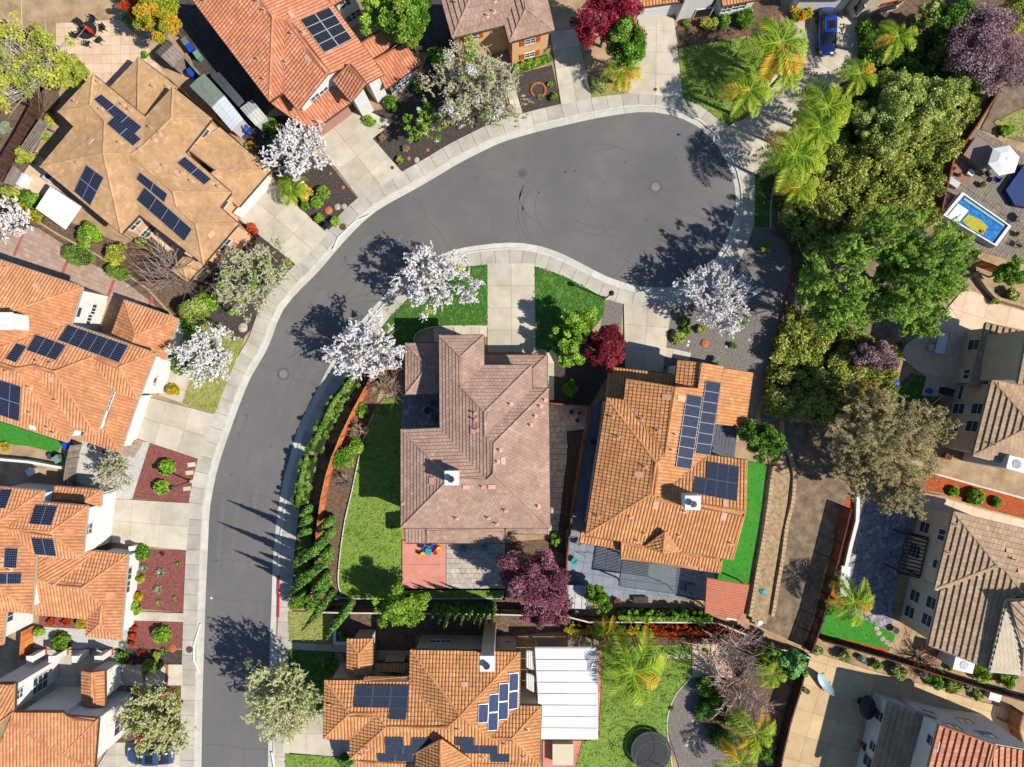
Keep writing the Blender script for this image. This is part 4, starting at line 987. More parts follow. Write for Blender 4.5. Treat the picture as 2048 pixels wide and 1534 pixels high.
# ---------------------------------------------------------------- fences and walls
def fence(label, pxs, m, h=1.75, board=.17, post=2.4, capm=None, lean=0, name='fence', group='garden fences'):
    P = [Vector(W2(*p)) for p in pxs]; t = empty(name, label, 'fence' , (P[0].x, P[0].y, 0), group)
    bs = MB(); rr = random.Random(len(label)); cnt = 0
    for a, b in zip(P, P[1:]):
        L = (b - a).length; d = (b - a) / L; ang = math.atan2(d.y, d.x); n = max(1, round(L / board)); nn = Vector((-d.y, d.x))
        for i in range(n):
            p = a + d * ((i + .5) * L / n); hh = h + rr.uniform(-.02, .02)
            bs.box((p.x, p.y, hh / 2), (L / n - .015, .025, hh), ang, r=rr.random())
        np_ = max(1, round(L / post))
        for i in range(np_ + 1):
            p = a + d * (i * L / np_) + nn * .07
            MB().box((p.x, p.y, h / 2 + .04), (.1, .1, h + .08), ang).build('post', m, t)
        for z in (.3, h - .3):
            q = MB(); mid = (a + b) / 2 + nn * .06; q.box((mid.x, mid.y, z), (L, .05, .09), ang); q.build('rail', m, t)
        q = MB(); mid = (a + b) / 2; q.box((mid.x, mid.y, h + .04), (L, .14, .035), ang); q.build('cap_rail', capm or m, t)
    tag(bs.build('boards', m, t), kind='stuff')
    return t
fence('orange timber fence curving between the hedge and the back lawn of the rosy brown house', [(762,738),(748,757),(737,778),(715,818),(690,870),(672,915),(661,950),(652,992),(646,1037),(643,1062),(641,1130),(632,1190)], M_woodo)
fence('short fence joining the curved orange fence to the rosy brown house', [(762,738),(812,740)], M_woodo)
fence('brown fence behind the small upright cypresses, below the back lawn', [(628,1212),(700,1214),(860,1215),(1000,1217),(1130,1221)], M_wood, capm=M_curb)
fence('long brown fence above the red leafed hedge, below the grey patio', [(1130,1221),(1174,1232),(1300,1232),(1422,1233),(1480,1256),(1540,1282),(1605,1302)], M_wood, capm=M_curb)
fence('brown fence between the rosy brown house and its right neighbour', [(1179,808),(1172,850),(1163,884),(1142,1013),(1132,1103),(1128,1180)], M_wood)
fence('short gate fence closing the yard right of the rosy brown house', [(1100,806),(1179,812)], M_wood)
fence('brown fence climbing beside the hillside thicket to the pool yard', [(1982,185),(1930,265),(1885,330),(1862,430)], M_wood)
fence('orange brown fence below the pool yard at the right edge', [(1930,525),(1985,545),(2070,575)], M_woodo)
fence('dark slatted fence between the bare dirt slope and the slate patio', [(1685,1012),(1668,1080),(1650,1150),(1630,1230),(1608,1292)], M_wooddk, board=.22)
fence('long dark fence between the green turf corner and the tan patio', [(1628,1268),(1700,1288),(1790,1314),(1880,1343),(1960,1368),(2080,1402)], M_wooddk)
fence('dark fence along the left side of the tan patio in the bottom right', [(1602,1305),(1585,1370),(1568,1424),(1550,1500),(1545,1560)], M_wooddk)
fence('curved wooden gate fence at the right edge by the white storage chest', [(2020,1410),(2012,1440),(2022,1475)], M_wood)
fence('weathered fence beside the umbrella table in the upper left corner', [(84,70),(86,140),(88,222)], M_wooddk)
fence('weathered fence slanting down the left edge past the wooden trellis', [(88,222),(60,275),(30,325),(-5,372)], M_wooddk)
fence('grey fence between the greenhouse shed and the red roofed house', [(335,78),(380,125),(440,195),(500,268)], M_woodg, h=1.5)
fence('wide leaning weathered board fence by the white gravel yard on the left', [(165,888),(158,915),(150,968)], M_woodg, h=1.8)
fence('brown slatted fence by the round bush, left of the gravel court near the bottom left', [(70,1250),(66,1306)], M_woodo, h=1.8)
fence('dark low fence between the upper left trees and the dirt yard', [(-5,190),(40,208),(84,222)], M_wooddk, h=1.5)
def wall(label, pxs, m, h=.6, th=.2, name='garden_wall', group=None):
    P = [Vector(W2(*p)) for p in pxs]; mb = MB(); n = len(P); L = []; R = []
    for i, p in enumerate(P):
        d = (P[min(i + 1, n - 1)] - P[max(i - 1, 0)]).normalized(); s = Vector((-d.y, d.x)) * th / 2; L.append(p + s); R.append(p - s)
    for i in range(n - 1): mb.prism([tuple(L[i]), tuple(L[i + 1]), tuple(R[i + 1]), tuple(R[i])], -.05, h)
    return tag(mb.build(name, m), label, 'wall', group)
wall('low curved plaster wall between the slate patio and its orange bark strip', [(1712,992),(1710,1040),(1697,1090),(1688,1130)], M_stucco_w, .5, .35)
wall('broad pale seat wall at the left side of the blue slate patio', [(1688,1130),(1684,1165),(1686,1190)], M_stucco_w, .5, .9)
wall('low tan kerb wall separating the paver drive from the planting by the tan house', [(-10,402),(60,432),(120,470),(200,512),(255,548),(300,580),(350,635)], M_block, .35)
wall('grey side wall between the two orange tiled houses at the left edge', [(-10,915),(70,922),(137,934)], M_stucco_w, .9, .25)
wall('orange capped retaining wall above the pale patio near the pool', [(1945,545),(1965,575),(1985,598),(2070,622)], M_block, .7, .3)
wall('pale kerb wall along the top of the orange bark bed at the right edge', [(1850,942),(1950,970),(2070,1003)], M_curb, .3)
wall('stone kerb along the lower side of the orange bark bed', [(1808,980),(1880,992),(1960,1016),(2070,1044)], M_block, .35)
wall('pale wall edging the dirt slope beside the gate of the upper right thicket', [(1541,462),(1572,482),(1584,520),(1583,560),(1562,640),(1543,700),(1530,760)], M_wood, .3)
wall('white L shaped kerb wall beside the corner tower of the bottom orange house', [(671,1250),(671,1283),(705,1285)], M_stucco_w, .4, .35)
for k, (a, lab) in enumerate((((90,1301),'first white pier with brick foot in the courtyard row, beside the slatted fence'),((133,1301),'white pier with brick foot just right of the round bush in the courtyard row'),((178,1301),'third white pier from the left in the courtyard row'),((222,1301),'white pier nearest the street in the courtyard row'))):
    x, y = W2(*a); t = empty('courtyard_pier', lab, 'pier', (x, y, 0), 'white piers of the courtyard')
    MB().box((x, y, 1.1), (.55, .55, 2.0), 0).build('shaft', M_stucco_w, t); MB().box((x, y, .25), (.62, .62, .3), 0).build('foot', M_band, t); MB().box((x, y, 2.14), (.66, .66, .08), 0).build('cap', M_white, t)
def blockwall(label, pxs, courses, name='retaining_wall'):
    P = [Vector(W2(*p)) for p in smooth_px(pxs, 5)]; Q = resample(P, .42); t = empty(name, label, 'retaining wall', (Q[0].x, Q[0].y, 0), 'block retaining walls on the dirt slope')
    me = None
    for i in range(len(Q) - 1):
        d = Q[i + 1] - Q[i]; n = Vector((-d.y, d.x)).normalized()
        for k in range(courses):
            if me is None:
                o = MB().box((Q[0].x, Q[0].y, 0), (.38, .34, .19)).build('block', M_block, t); me = o.data; me.transform(__import__('mathutils').Matrix.Translation(-(o.data.vertices[0].co + o.data.vertices[6].co) / 2))
            else: o = D.objects.new('block', me); COL.objects.link(o); o.parent = t
            o.location = Vector((Q[i].x, Q[i].y, .1 + k * .2)) - t.location + Vector((n.x, n.y, 0)) * (.04 * k) + Vector((0, 0, 0)); o.rotation_euler = (0, 0, math.atan2(d.y, d.x) + RNG.uniform(-.12, .12))
blockwall('left block retaining wall next to the bright turf strip', [(1543,935),(1538,960),(1532,1010),(1524,1063),(1512,1130),(1502,1190),(1494,1235)], 3)
blockwall('right block retaining wall with the pale top, along the bare dirt slope', [(1561,880),(1576,912),(1583,945),(1580,1000),(1568,1050),(1560,1110),(1548,1180),(1538,1240)], 3)
blockwall('short block wall under the thicket at the top of the dirt slope', [(1561,835),(1600,840),(1650,848)], 2)
blockwall('short side block wall dropping from the thicket to the dirt slope', [(1561,838),(1561,878)], 2)
sheet('tan_terrace', [(1545,935),(1564,900),(1577,950),(1570,1010),(1558,1070),(1545,1150),(1530,1245),(1500,1240),(1512,1160),(1530,1060),(1540,980)], .45, mat('terrace_soil', c(196,168,128), c(140,114,84), 2.5, 1, .6, 8, detail=10), depth=.5)
# ---------------------------------------------------------------- vegetation
LM = {
 'blossom': leafmat('white_blossom', [c(150,136,124), c(206,196,188), c(242,238,234), c(252,250,246), c(226,220,214)], .3, 1.3),
 'bud': leafmat('pale_bud_leaves', [c(128,118,92), c(168,160,122), c(196,196,146), c(178,188,112), c(212,206,176)], .3, 1.6),
 'budgrey': leafmat('grey_bud_leaves', [c(120,106,96), c(158,148,130), c(188,182,150), c(158,160,110), c(206,196,184)], .3, 1.7),
 'mistle': leafmat('yellow_clump', [c(110,104,30), c(160,150,50), c(196,180,64)], .3, 1.8),
 'green': leafmat('mid_green_leaves', [c(32,56,18), c(72,110,34), c(114,150,54), c(158,184,84)], .3, 1.6),
 'lime': leafmat('lime_green_leaves', [c(48,76,20), c(104,142,44), c(156,190,70), c(196,214,108)], .35, 1.45),
 'yellowgreen': leafmat('yellow_green_leaves', [c(84,100,34), c(132,144,54), c(168,172,72), c(190,160,76)], .3, 1.8),
 'autumn': leafmat('green_and_orange_leaves', [c(70,104,24), c(110,140,40), c(150,150,46), c(206,130,46), c(180,170,60)], .3, 1.8),
 'crimson': leafmat('crimson_leaves', [c(70,22,30), c(120,34,46), c(160,54,66), c(196,110,116)], .3, 1.8),
 'darkred': leafmat('dark_red_leaves', [c(62,20,26), c(102,32,40), c(134,50,56), c(160,84,84)], .25, 1.8),
 'purple': leafmat('purple_plum_leaves', [c(66,34,44), c(108,62,74), c(144,92,102), c(178,134,140)], .3, 1.8),
 'dusty': leafmat('dusty_purple_leaves', [c(70,54,56), c(110,86,90), c(146,118,122), c(176,150,152)], .3, 1.8),
 'conifer': leafmat('bright_conifer_leaves', [c(44,70,26), c(92,126,48), c(140,168,70), c(190,208,108)], .3, 1.9),
 'coniferblue': leafmat('cool_green_leaves', [c(40,76,40), c(82,128,68), c(124,166,94), c(164,200,124)], .3, 2.0),
 'olive': leafmat('olive_leaves', [c(64,76,34), c(112,124,58), c(152,162,84), c(188,194,118)], .3, 2.0),
 'thicket': leafmat('thicket_leaves', [c(34,42,18), c(84,96,40), c(128,136,62), c(160,160,80), c(184,178,108)], .3, 2.0),
 'euca': leafmat('dusty_brown_green_leaves', [c(84,84,56), c(124,118,78), c(158,148,104), c(180,160,120), c(140,146,84)], .3, 1.8),
 'dark': leafmat('dark_green_leaves', [c(30,54,20), c(62,96,36), c(98,130,52), c(136,158,76)], .25, 2.0),
 'cypress': leafmat('cypress_sprays', [c(28,52,20), c(64,100,38), c(112,148,62), c(156,182,96)], .2, 1.9),
 'hedge': leafmat('hedge_leaves', [c(34,54,20), c(74,102,40), c(116,142,60), c(156,172,96)], .2, 1.8),
 'palm': leafmat('palm_frond', [c(60,92,28), c(108,140,40), c(156,176,58), c(200,198,84)], .35, 1.5),
 'palmgold': leafmat('golden_palm_frond', [c(150,140,36), c(204,178,52), c(222,168,64), c(214,194,84)], .35, 1.35),
 'redleaf': leafmat('red_orange_leaves', [c(110,40,26), c(160,60,36), c(190,86,46), c(206,120,60)], .3, 1.5),
 'gold': leafmat('golden_leaves', [c(140,118,24), c(184,158,36), c(214,188,54)], .3, 1.4),
 'sage': leafmat('sage_leaves', [c(104,116,96), c(140,152,128), c(166,176,152)], .2, 1.4),
 'grass': leafmat('grass_blades', [c(70,104,30), c(112,144,52), c(150,166,80), c(176,178,104)], .2, 1.35),
 'grasslush': leafmat('lush_grass_blades', [c(52,92,32), c(88,128,52), c(124,152,72), c(156,166,92)], .2, 1.2),
 'grassdry': leafmat('dry_grass_blades', [c(120,128,60), c(160,158,90), c(190,180,116), c(120,140,60)], .2, 1.3),
 'grassturf': leafmat('turf_blades', [c(60,140,36), c(76,160,50), c(90,172,60)], .2, 1.2),
 'dry': leafmat('dry_brown_leaves', [c(96,74,52), c(134,106,74), c(164,138,100)], .2, 1.8),
}
M_bark = mat('grey_brown_bark', c(128,112,98), c(96,82,70), 4, .95, .5, 20)
M_twig = mat('pale_bare_twigs', c(178,160,146), c(146,128,116), 4, .95)
M_twigw = mat('whitish_bare_limbs', c(222,208,186), c(190,174,150), 4, .95)
M_pbark = mat('palm_trunk', c(176,150,120), c(136,112,88), 6, .95, .5, 10)
NR = np.random.default_rng(11)
def leaves(name, cen, spread, n, size, m, parent, upbias=.5, cr=None, flat=1.0, tri=False, asp=.55):
    """cen: (k,3) clump centres, spread: (k,) radii; n leaves in all, drawn as small rhombi"""
    k = len(cen); wgt = spread ** 2; wgt = wgt / wgt.sum(); idx = NR.choice(k, n, p=wgt)
    d = NR.normal(size=(n, 3)); d /= np.linalg.norm(d, axis=1)[:, None]; r = NR.random(n) ** .45
    p = cen[idx] + d * (r * spread[idx])[:, None] * np.array([1, 1, flat])
    p[:, 2] = np.maximum(p[:, 2], .06)
    nr = NR.normal(size=(n, 3)); nr[:, 2] = np.abs(nr[:, 2]) + upbias; nr /= np.linalg.norm(nr, axis=1)[:, None]
    a = np.cross(nr, NR.normal(size=(n, 3))); a /= np.linalg.norm(a, axis=1)[:, None]; b = np.cross(nr, a)
    s = (size * (.6 + .8 * NR.random(n)))[:, None]
    if tri: v = np.stack([p - a * s - b * s * asp, p - a * s * .2 + b * s * asp * 1.5, p + a * s * 1.25 - b * s * asp * .3], 1).reshape(-1, 3)
    else: v = np.stack([p - a * s, p + b * s * asp, p + a * s, p - b * s * asp], 1).reshape(-1, 3)
    crnd = NR.random(k) if cr is None else cr
    rn = np.clip(.5 * crnd[idx] + .5 * NR.random(n), 0, 1)
    return rawmesh(name, v, n, rn, m, parent, 3 if tri else 4)
def rawmesh(name, v, n, rn, m, parent, q=4):
    off = world_off(parent)
    if off is not None: v = v - np.array(off)
    me = D.meshes.new(name); me.vertices.add(q * n); me.vertices.foreach_set('co', v.astype(np.float32).ravel())
    me.loops.add(q * n); me.loops.foreach_set('vertex_index', np.arange(q * n, dtype=np.int32))
    me.polygons.add(n); me.polygons.foreach_set('loop_start', np.arange(0, q * n, q, dtype=np.int32)); me.polygons.foreach_set('loop_total', np.full(n, q, dtype=np.int32))
    at = me.attributes.new('rnd', 'FLOAT', 'FACE'); at.data.foreach_set('value', rn.astype(np.float32))
    me.materials.append(m); me.update(calc_edges=True)
    return link(D.objects.new(name, me), parent)
def lobes(cx, cy, z0, z1, R, k, irregular=.25, rl=(.22, .42)):
    """clump centres through an uneven ellipsoid crown"""
    ph = NR.random(4) * 6.28; C = []; S = []
    while len(C) < k:
        q = NR.normal(size=3); q /= np.linalg.norm(q); rr_ = NR.random() ** .35
        an = math.atan2(q[1], q[0]); Rr = R * (1 + irregular * (.6 * math.sin(2 * an + ph[0]) + .5 * math.sin(3 * an + ph[1]) + .5 * math.sin(5 * an + ph[2])))
        s = R * (rl[0] + (rl[1] - rl[0]) * NR.random())
        rad_ = max(.05, Rr - s * .7) * rr_
        C.append((cx + q[0] * rad_, cy + q[1] * rad_, (z0 + z1) / 2 + q[2] * (z1 - z0) / 2 * rr_ * .8)); S.append(s)
    return np.array(C), np.array(S)
def branches(name, base, ztrunk, C, m, parent, r0=.12, sub=0, rng=random.Random(7), rtip=.02):
    mb = MB(); B = Vector(base); T = B + Vector((0, 0, ztrunk))
    for q in C:
        q = Vector(q); mid = T.lerp(q, .5) + Vector((rng.uniform(-.3, .3), rng.uniform(-.3, .3), -.15 * (q - T).length * .4))
        mb.tube([T - Vector((0, 0, .2)), mid, q], [r0 * .5, r0 * .28, rtip], 4)
        for _ in range(sub):
            t = rng.uniform(.35, .95); s = (mid.lerp(q, (t - .5) * 2) if t > .5 else T.lerp(mid, t * 2)); L = (q - T).length * .35
            e = s + Vector((rng.uniform(-1, 1), rng.uniform(-1, 1), rng.uniform(-.2, .8))) * L + (q - T).normalized() * L * .6
            mb.tube([s, s.lerp(e, .5) + Vector((0, 0, .05)), e], [.03, .02, .010], 3)
    return mb.build(name, m, parent)
def trunk_obj(base, h, r, m, parent):
    B = Vector(base); mb = MB(); mb.tube([B - Vector((0, 0, .1)), B + Vector((.03, .02, h * .5)), B + Vector((0, 0, h))], [r * 1.25, r, r * .7], 8); return mb.build('trunk', m, parent)
PXM = 20.0
def tree(px, py, Rpx, kind, label, H=6.0, n=9000, leaf=.13, k=40, style='dense', cat='tree', group='garden trees', name=None, extra=None, bark=None, flat=.8, sub=4, irr=.25, z0f=.35, upb=.5, rl=None, crown_name='crown'):
    hc = H * .62; x, y = W2(px, py, hc); R = Rpx * (CAMH - hc) / FPX
    t = empty(name or 'tree', label, cat, (x, y, 0), group)
    z0, z1 = H * z0f, H
    if style == 'dense':
        k = int(k * 1.7); n = int(n * 1.5); leaf *= .72
        C, S = lobes(x, y, z0, z1, R, k, irr, rl or (.12, .28))
        trunk_obj((x, y, 0), H * .5, max(.08, R * .045), bark or M_bark, t)
        branches('limbs', (x, y, 0), H * .35, C[:12], bark or M_bark, t, max(.1, R * .05))
        leaves(crown_name, C, S, n, leaf, LM[kind], t, upb)
    elif style in ('airy', 'spray'):
        fine = 1.0 if style == 'airy' else 1.7
        C0, S0 = lobes(x, y, z0, z1, R * 1.02, int(k * 1.3), irr, (.03, .08)); O = np.array([x, y, H * .3])
        trunk_obj((x, y, 0), H * .35, max(.08, R * .04), bark or M_bark, t)
        branches('limbs', (x, y, 0), H * .28, C0[::2], bark or M_bark, t, max(.08, R * .03), sub=1, rtip=.012)
        C = []; S = []; cr = []
        for q in C0:
            dr = (q - O); dr /= np.linalg.norm(dr) + 1e-6; shade = NR.random()
            for _ in range(5):
                d = dr + NR.normal(size=3) * .55; d /= np.linalg.norm(d); L = R * NR.uniform(.10, .26); st = q - d * L * .5 + NR.normal(size=3) * .12 * R * .5
                for u in np.linspace(0, 1, 6): C.append(st + d * L * u); S.append(R * .022 * fine * (1.35 - u * .8)); cr.append(shade * .5 + .5 * NR.random())
        C = np.array(C); S = np.array(S)
        leaves(crown_name, C, S, int(n * (2.5 if style == 'airy' else 3.4)), leaf * (.62 if style == 'airy' else .5), LM[kind], t, upb, np.array(cr), tri=True, asp=.55 if style == 'airy' else .3)
        C, S = C0, S0
    elif style == 'bare':
        C, S = lobes(x, y, z0, z1, R, k, irr, (.02, .05))
        trunk_obj((x, y, 0), H * .3, max(.06, R * .035), bark or M_twig, t)
        branches('limbs', (x, y, 0), H * .22, C, bark or M_twig, t, max(.08, R * .04), sub=sub, rtip=.012)
        if n: leaves('leaf_buds', C, S * 4, n, leaf, LM[kind], t, upb)
    if extra:
        for i, (ek, cnt, num) in enumerate(extra):
            j = NR.choice(len(C), cnt, replace=False); tag(leaves('leaf_clump', C[j], np.maximum(S[j], R * .12), num, leaf * .8, LM[ek], t, upb), kind='stuff')
    return t
BL = 'white blossom street trees'
tree(600, 303, 63, 'blossom', 'white blossom tree left of the red roofed house, overhanging its driveway', 6, 9000, .11, 110, 'airy', group=BL)
tree(868, 560, 74, 'blossom', 'white blossom tree with yellow clumps over the front lawn of the rosy house', 7, 8500, .12, 100, 'airy', group=BL, extra=[('mistle', 4, 260)], irr=.3)
tree(732, 698, 73, 'blossom', 'round white blossom tree at the inner kerb, above the long clipped hedge', 7, 11000, .12, 120, 'airy', group=BL, extra=[('mistle', 3, 160)])
tree(1430, 592, 74, 'blossom', 'bright white blossom tree beside the dark gravel bed below the cul-de-sac bulb', 6.5, 11000, .12, 115, 'airy', group=BL)
tree(413, 710, 60, 'blossom', 'thin white blossom tree on the small lawn of the left orange house', 6, 5200, .11, 110, 'airy', group=BL, extra=[('green', 8, 500)])
tree(945, 175, 92, 'budgrey', 'big grey budding tree in front of the orange stucco house at the top', 8, 11000, .11, 150, 'airy', group='budding street trees', extra=[('lime', 14, 1500), ('blossom', 14, 1200)])
tree(505, 555, 78, 'budgrey', 'grey budding tree by the sidewalk in front of the tan tiled house', 7, 8500, .11, 140, 'airy', group='budding street trees', extra=[('lime', 18, 1800)])
tree(563, 1395, 82, 'bud', 'pale yellow-grey budding tree over the right kerb at the bottom', 8, 11000, .12, 150, 'airy', group='budding street trees')
tree(312, 1430, 70, 'bud', 'olive brown budding tree over the parked dark car in the bottom left', 6, 9500, .12, 120, 'airy', group='budding street trees', extra=[('thicket', 30, 4500), ('redleaf', 8, 500)])
tree(226, 943, 42, 'budgrey', 'small budding tree standing in the white gravel yard', 4, 3000, .09, 80, 'airy', group='budding street trees', extra=[('lime', 8, 500)])
tree(850, 245, 40, 'lime', 'small light green tree in the dark mulch left of the big grey tree', 4.5, 4500, .12, 50, 'airy', extra=[('blossom', 6, 500)])
BA = 'bare trees'
tree(345, 545, 72, 'dry', 'bare spreading tree over the courtyard below the tan tiled house', 5, 0, .1, 60, 'bare', group=BA, sub=7, irr=.35)
tree(775, 770, 36, 'dry', 'bare twiggy tree in the notch of the orange fence', 4, 300, .1, 40, 'bare', group=BA, sub=5)
tree(1462, 1305, 58, 'purple', 'bare tree with pinkish buds over the small brick pad in the lower yard', 6, 900, .08, 50, 'bare', group=BA, sub=6, bark=M_twigw)
tree(1480, 1395, 58, 'purple', 'bare whitish tree below its pink budded neighbour in the lower yard', 6, 900, .08, 50, 'bare', group=BA, sub=6, bark=M_twigw)
tree(690, 962, 22, 'dry', 'tiny bare shrub on the brown mulch inside the orange fence', 1.6, 0, .1, 30, 'bare', group=BA, sub=4)
tree(716, 860, 20, 'dry', 'small brown twiggy shrub between two green shrubs by the orange fence', 1.8, 500, .07, 30, 'bare', group=BA, sub=4)
tree(60, 120, 88, 'yellowgreen', 'whitish limbed tree over yellow green foliage at the upper left edge', 8, 5200, .13, 70, 'bare', group=BA, sub=6, bark=M_twigw)
tree(30, 440, 38, 'blossom', 'pale blossom tree over the paver drive at the left edge', 5, 2200, .1, 60, 'airy')
tree(1850, 1325, 36, 'redleaf', 'leafless dark shrub trained along the long dark fence by the corner house', 2, 120, .08, 36, 'bare', group=BA, sub=5, bark=M_bark)
tree(385, 92, 26, 'dry', 'bare sapling beside the umbrella table terrace', 2.5, 0, .1, 16, 'bare', group=BA, sub=4) if False else None
PL = 'purple leafed trees'
tree(1082, 1222, 40, 'purple', 'lower purple plum crown hanging over the brown back fence', 6, 6000, .13, 30, group=PL, irr=.3)
tree(1215, 40, 66, 'crimson', 'crimson tree at the top edge between the two shaded drives', 8, 14000, .14, 55, group=PL, extra=[('autumn', 4, 500), ('purple', 10, 1500)])
tree(1211, 697, 48, 'darkred', 'dark red leafed tree left of the driveway of the long solar strip house', 5.5, 12000, .12, 36, group=PL, irr=.12)
tree(1076, 1160, 72, 'purple', 'purple plum tree behind the slate patio of the rosy house', 8, 19000, .13, 60, group=PL, irr=.3)
tree(1965, 105, 90, 'dusty', 'dusty purple tree in the upper right corner above the pool yard', 8, 17000, .14, 70, group=PL)
tree(1748, 712, 46, 'dusty', 'dusky purple shrub between the bright conifer and the pale patio', 4, 7000, .13, 30, group=PL)
GT = 'green garden trees'
tree(1250, 88, 46, 'green', 'leafy green tree touching the crimson tree at the top', 8, 10000, .14, 40, group=GT, irr=.15)
tree(1150, 650, 40, 'lime', 'bright yellow green tree beside the dark red tree', 5.5, 6500, .14, 40, group=GT, irr=.3)
tree(1135, 705, 34, 'lime', 'lower yellow green tree between the rosy house and the dark red tree', 5, 5500, .14, 30, group=GT)
tree(760, 25, 44, 'lime', 'light green tree at the top edge beside the white house wall', 8, 7000, .15, 40, group=GT)
tree(815, 45, 50, 'green', 'tall green tree at the top between the red roof and the orange stucco house', 9, 11000, .15, 50, group=GT, extra=[('yellowgreen', 16, 3000)])
tree(320, 28, 50, 'autumn', 'green tree with orange tinted leaves above the greenhouse shed', 7, 11000, .14, 45, group=GT)
tree(270, 8, 30, 'redleaf', 'small rusty tree at the top edge left of the orange tinted tree', 4, 3000, .13, 20, group=GT, extra=[('autumn', 6, 1500)])
tree(140, 143, 40, 'yellowgreen', 'round yellow green tree touching the tan tiled roof in the upper left', 5, 8500, .13, 36, group=GT, irr=.12)
tree(800, 1213, 50, 'lime', 'lime green feathery tree straddling the brown back fence', 6, 10000, .13, 60, group=GT, irr=.3)
tree(1198, 1193, 28, 'green', 'small green tree beside the grey garden shed below the grey patio', 4, 5000, .12, 24, group=GT)
tree(1525, 885, 44, 'dark', 'dark green tree right of the long solar strip house, above the turf', 5.5, 8000, .15, 34, group=GT, irr=.3)
tree(1585, 1325, 34, 'coniferblue', 'bushy cool green tree at the corner where three brown fences meet', 4.5, 5500, .13, 26, group=GT)
tree(1530, 1310, 28, 'dark', 'dark green shrubby tree left of the fence corner', 4, 3500, .13, 20, group=GT)
tree(2018, 545, 36, 'green', 'round green tree at the right edge below the pool', 4.5, 6000, .13, 28, group=GT)
tree(2030, 20, 46, 'yellowgreen', 'yellow green tree in the top right corner', 6, 6000, .14, 30, group=GT)
tree(1905, 40, 50, 'dark', 'dark green tree at the top edge left of the dusty purple tree', 7, 8000, .15, 34, group=GT)
tree(1850, 40, 34, 'olive', 'grey green tree beside the beige house at the top', 6, 4500, .13, 26, group=GT)
tree(1730, 245, 40, 'olive', 'small olive tree beside the palm cluster', 5, 5000, .14, 26, group=GT)
tree(1800, 205, 62, 'olive', 'pale olive tree above the thicket, right of the palms', 7, 12000, .14, 50, group=GT)
tree(1870, 210, 56, 'olive', 'broad pale olive tree nearest the sloping brown fence', 7, 9500, .14, 46, group=GT, extra=[('yellowgreen', 12, 2600)])
tree(1775, 275, 46, 'olive', 'low olive tree at the foot of the pale olive group', 6, 6500, .14, 36, group=GT)
tree(1740, 480, 56, 'conifer', 'upper left plume of the big bright evergreen group', 13, 11000, .16, 110, 'spray', group=GT, irr=.35)
tree(1840, 530, 96, 'conifer', 'largest bright green evergreen, spreading towards the pool', 13, 30000, .16, 190, 'spray', group=GT, irr=.2, extra=[('olive', 20, 3000)])
tree(1658, 565, 72, 'conifer', 'tall cool green evergreen at the left of the bright evergreen group', 14, 17000, .16, 100, 'spray', group=GT, irr=.3)
tree(1665, 625, 50, 'conifer', 'cool green evergreen hanging down over the thicket', 11, 9500, .16, 90, 'spray', group=GT, irr=.35)
tree(1750, 600, 50, 'conifer', 'mid evergreen between the two large bright crowns', 9, 9500, .16, 90, 'spray', group=GT, irr=.3)
tree(1840, 630, 46, 'conifer', 'lower evergreen next to the pale patio corner', 8, 9500, .16, 84, 'spray', group=GT, irr=.3)
tree(1775, 875, 98, 'euca', 'broad dusty brown green tree above the slate patio', 10, 22000, .14, 165, 'spray', group=GT, irr=.25)
tree(1715, 930, 62, 'euca', 'left lobe tree of the dusty brown green group over the dirt slope', 9, 9500, .14, 82, 'spray', group=GT, irr=.3)
tree(1780, 975, 60, 'euca', 'lowest dusty brown green tree hanging over the blue slate patio', 9, 9500, .14, 82, 'spray', group=GT, irr=.35)
tree(1862, 850, 44, 'euca', 'small brown green tree closest to the tan house wall', 8, 6000, .14, 54, 'spray', group=GT, irr=.3)
tree(1725, 800, 46, 'euca', 'brown green tree meeting the golden shrub', 8, 6000, .14, 54, 'spray', group=GT, irr=.3, extra=[('gold', 8, 1500)])
# hillside thicket: nobody could count it
poly = [(1556,335),(1600,300),(1700,310),(1760,290),(1880,250),(1925,200),(1940,215),(1880,320),(1855,420),(1858,450),(1760,450),(1690,470),(1600,560),(1592,500),(1556,450),(1548,400)]
poly2 = [(1575,620),(1620,640),(1700,660),(1780,700),(1775,760),(1760,800),(1650,835),(1560,830),(1520,825),(1525,760),(1545,700)]
poly3 = [(1716,60),(1760,100),(1850,60),(1990,160),(1930,200),(1860,250),(1700,300),(1640,270),(1700,180)]
for pl, nm, kd, n, zt in ((poly, 'thicket', 'thicket', 70000, 2.2), (poly2, 'thicket', 'thicket', 42000, 1.8), (poly3, 'undergrowth', 'dark', 32000, 1.6)):
    P = [W2(*p) for p in pl]; C = []; x0, x1 = min(p[0] for p in P), max(p[0] for p in P); y0, y1 = min(p[1] for p in P), max(p[1] for p in P)
    while len(C) < n / 110:
        x, y = NR.uniform(x0, x1), NR.uniform(y0, y1)
        if inpoly(x, y, P): C.append((x, y, NR.uniform(.3, zt)))
    C = np.array(C); S = NR.uniform(.35, .85, len(C))
    o = leaves(nm, C, S, int(n * 1.2), .12, LM[kd], None, .4, tri=True); o['kind'] = 'stuff'
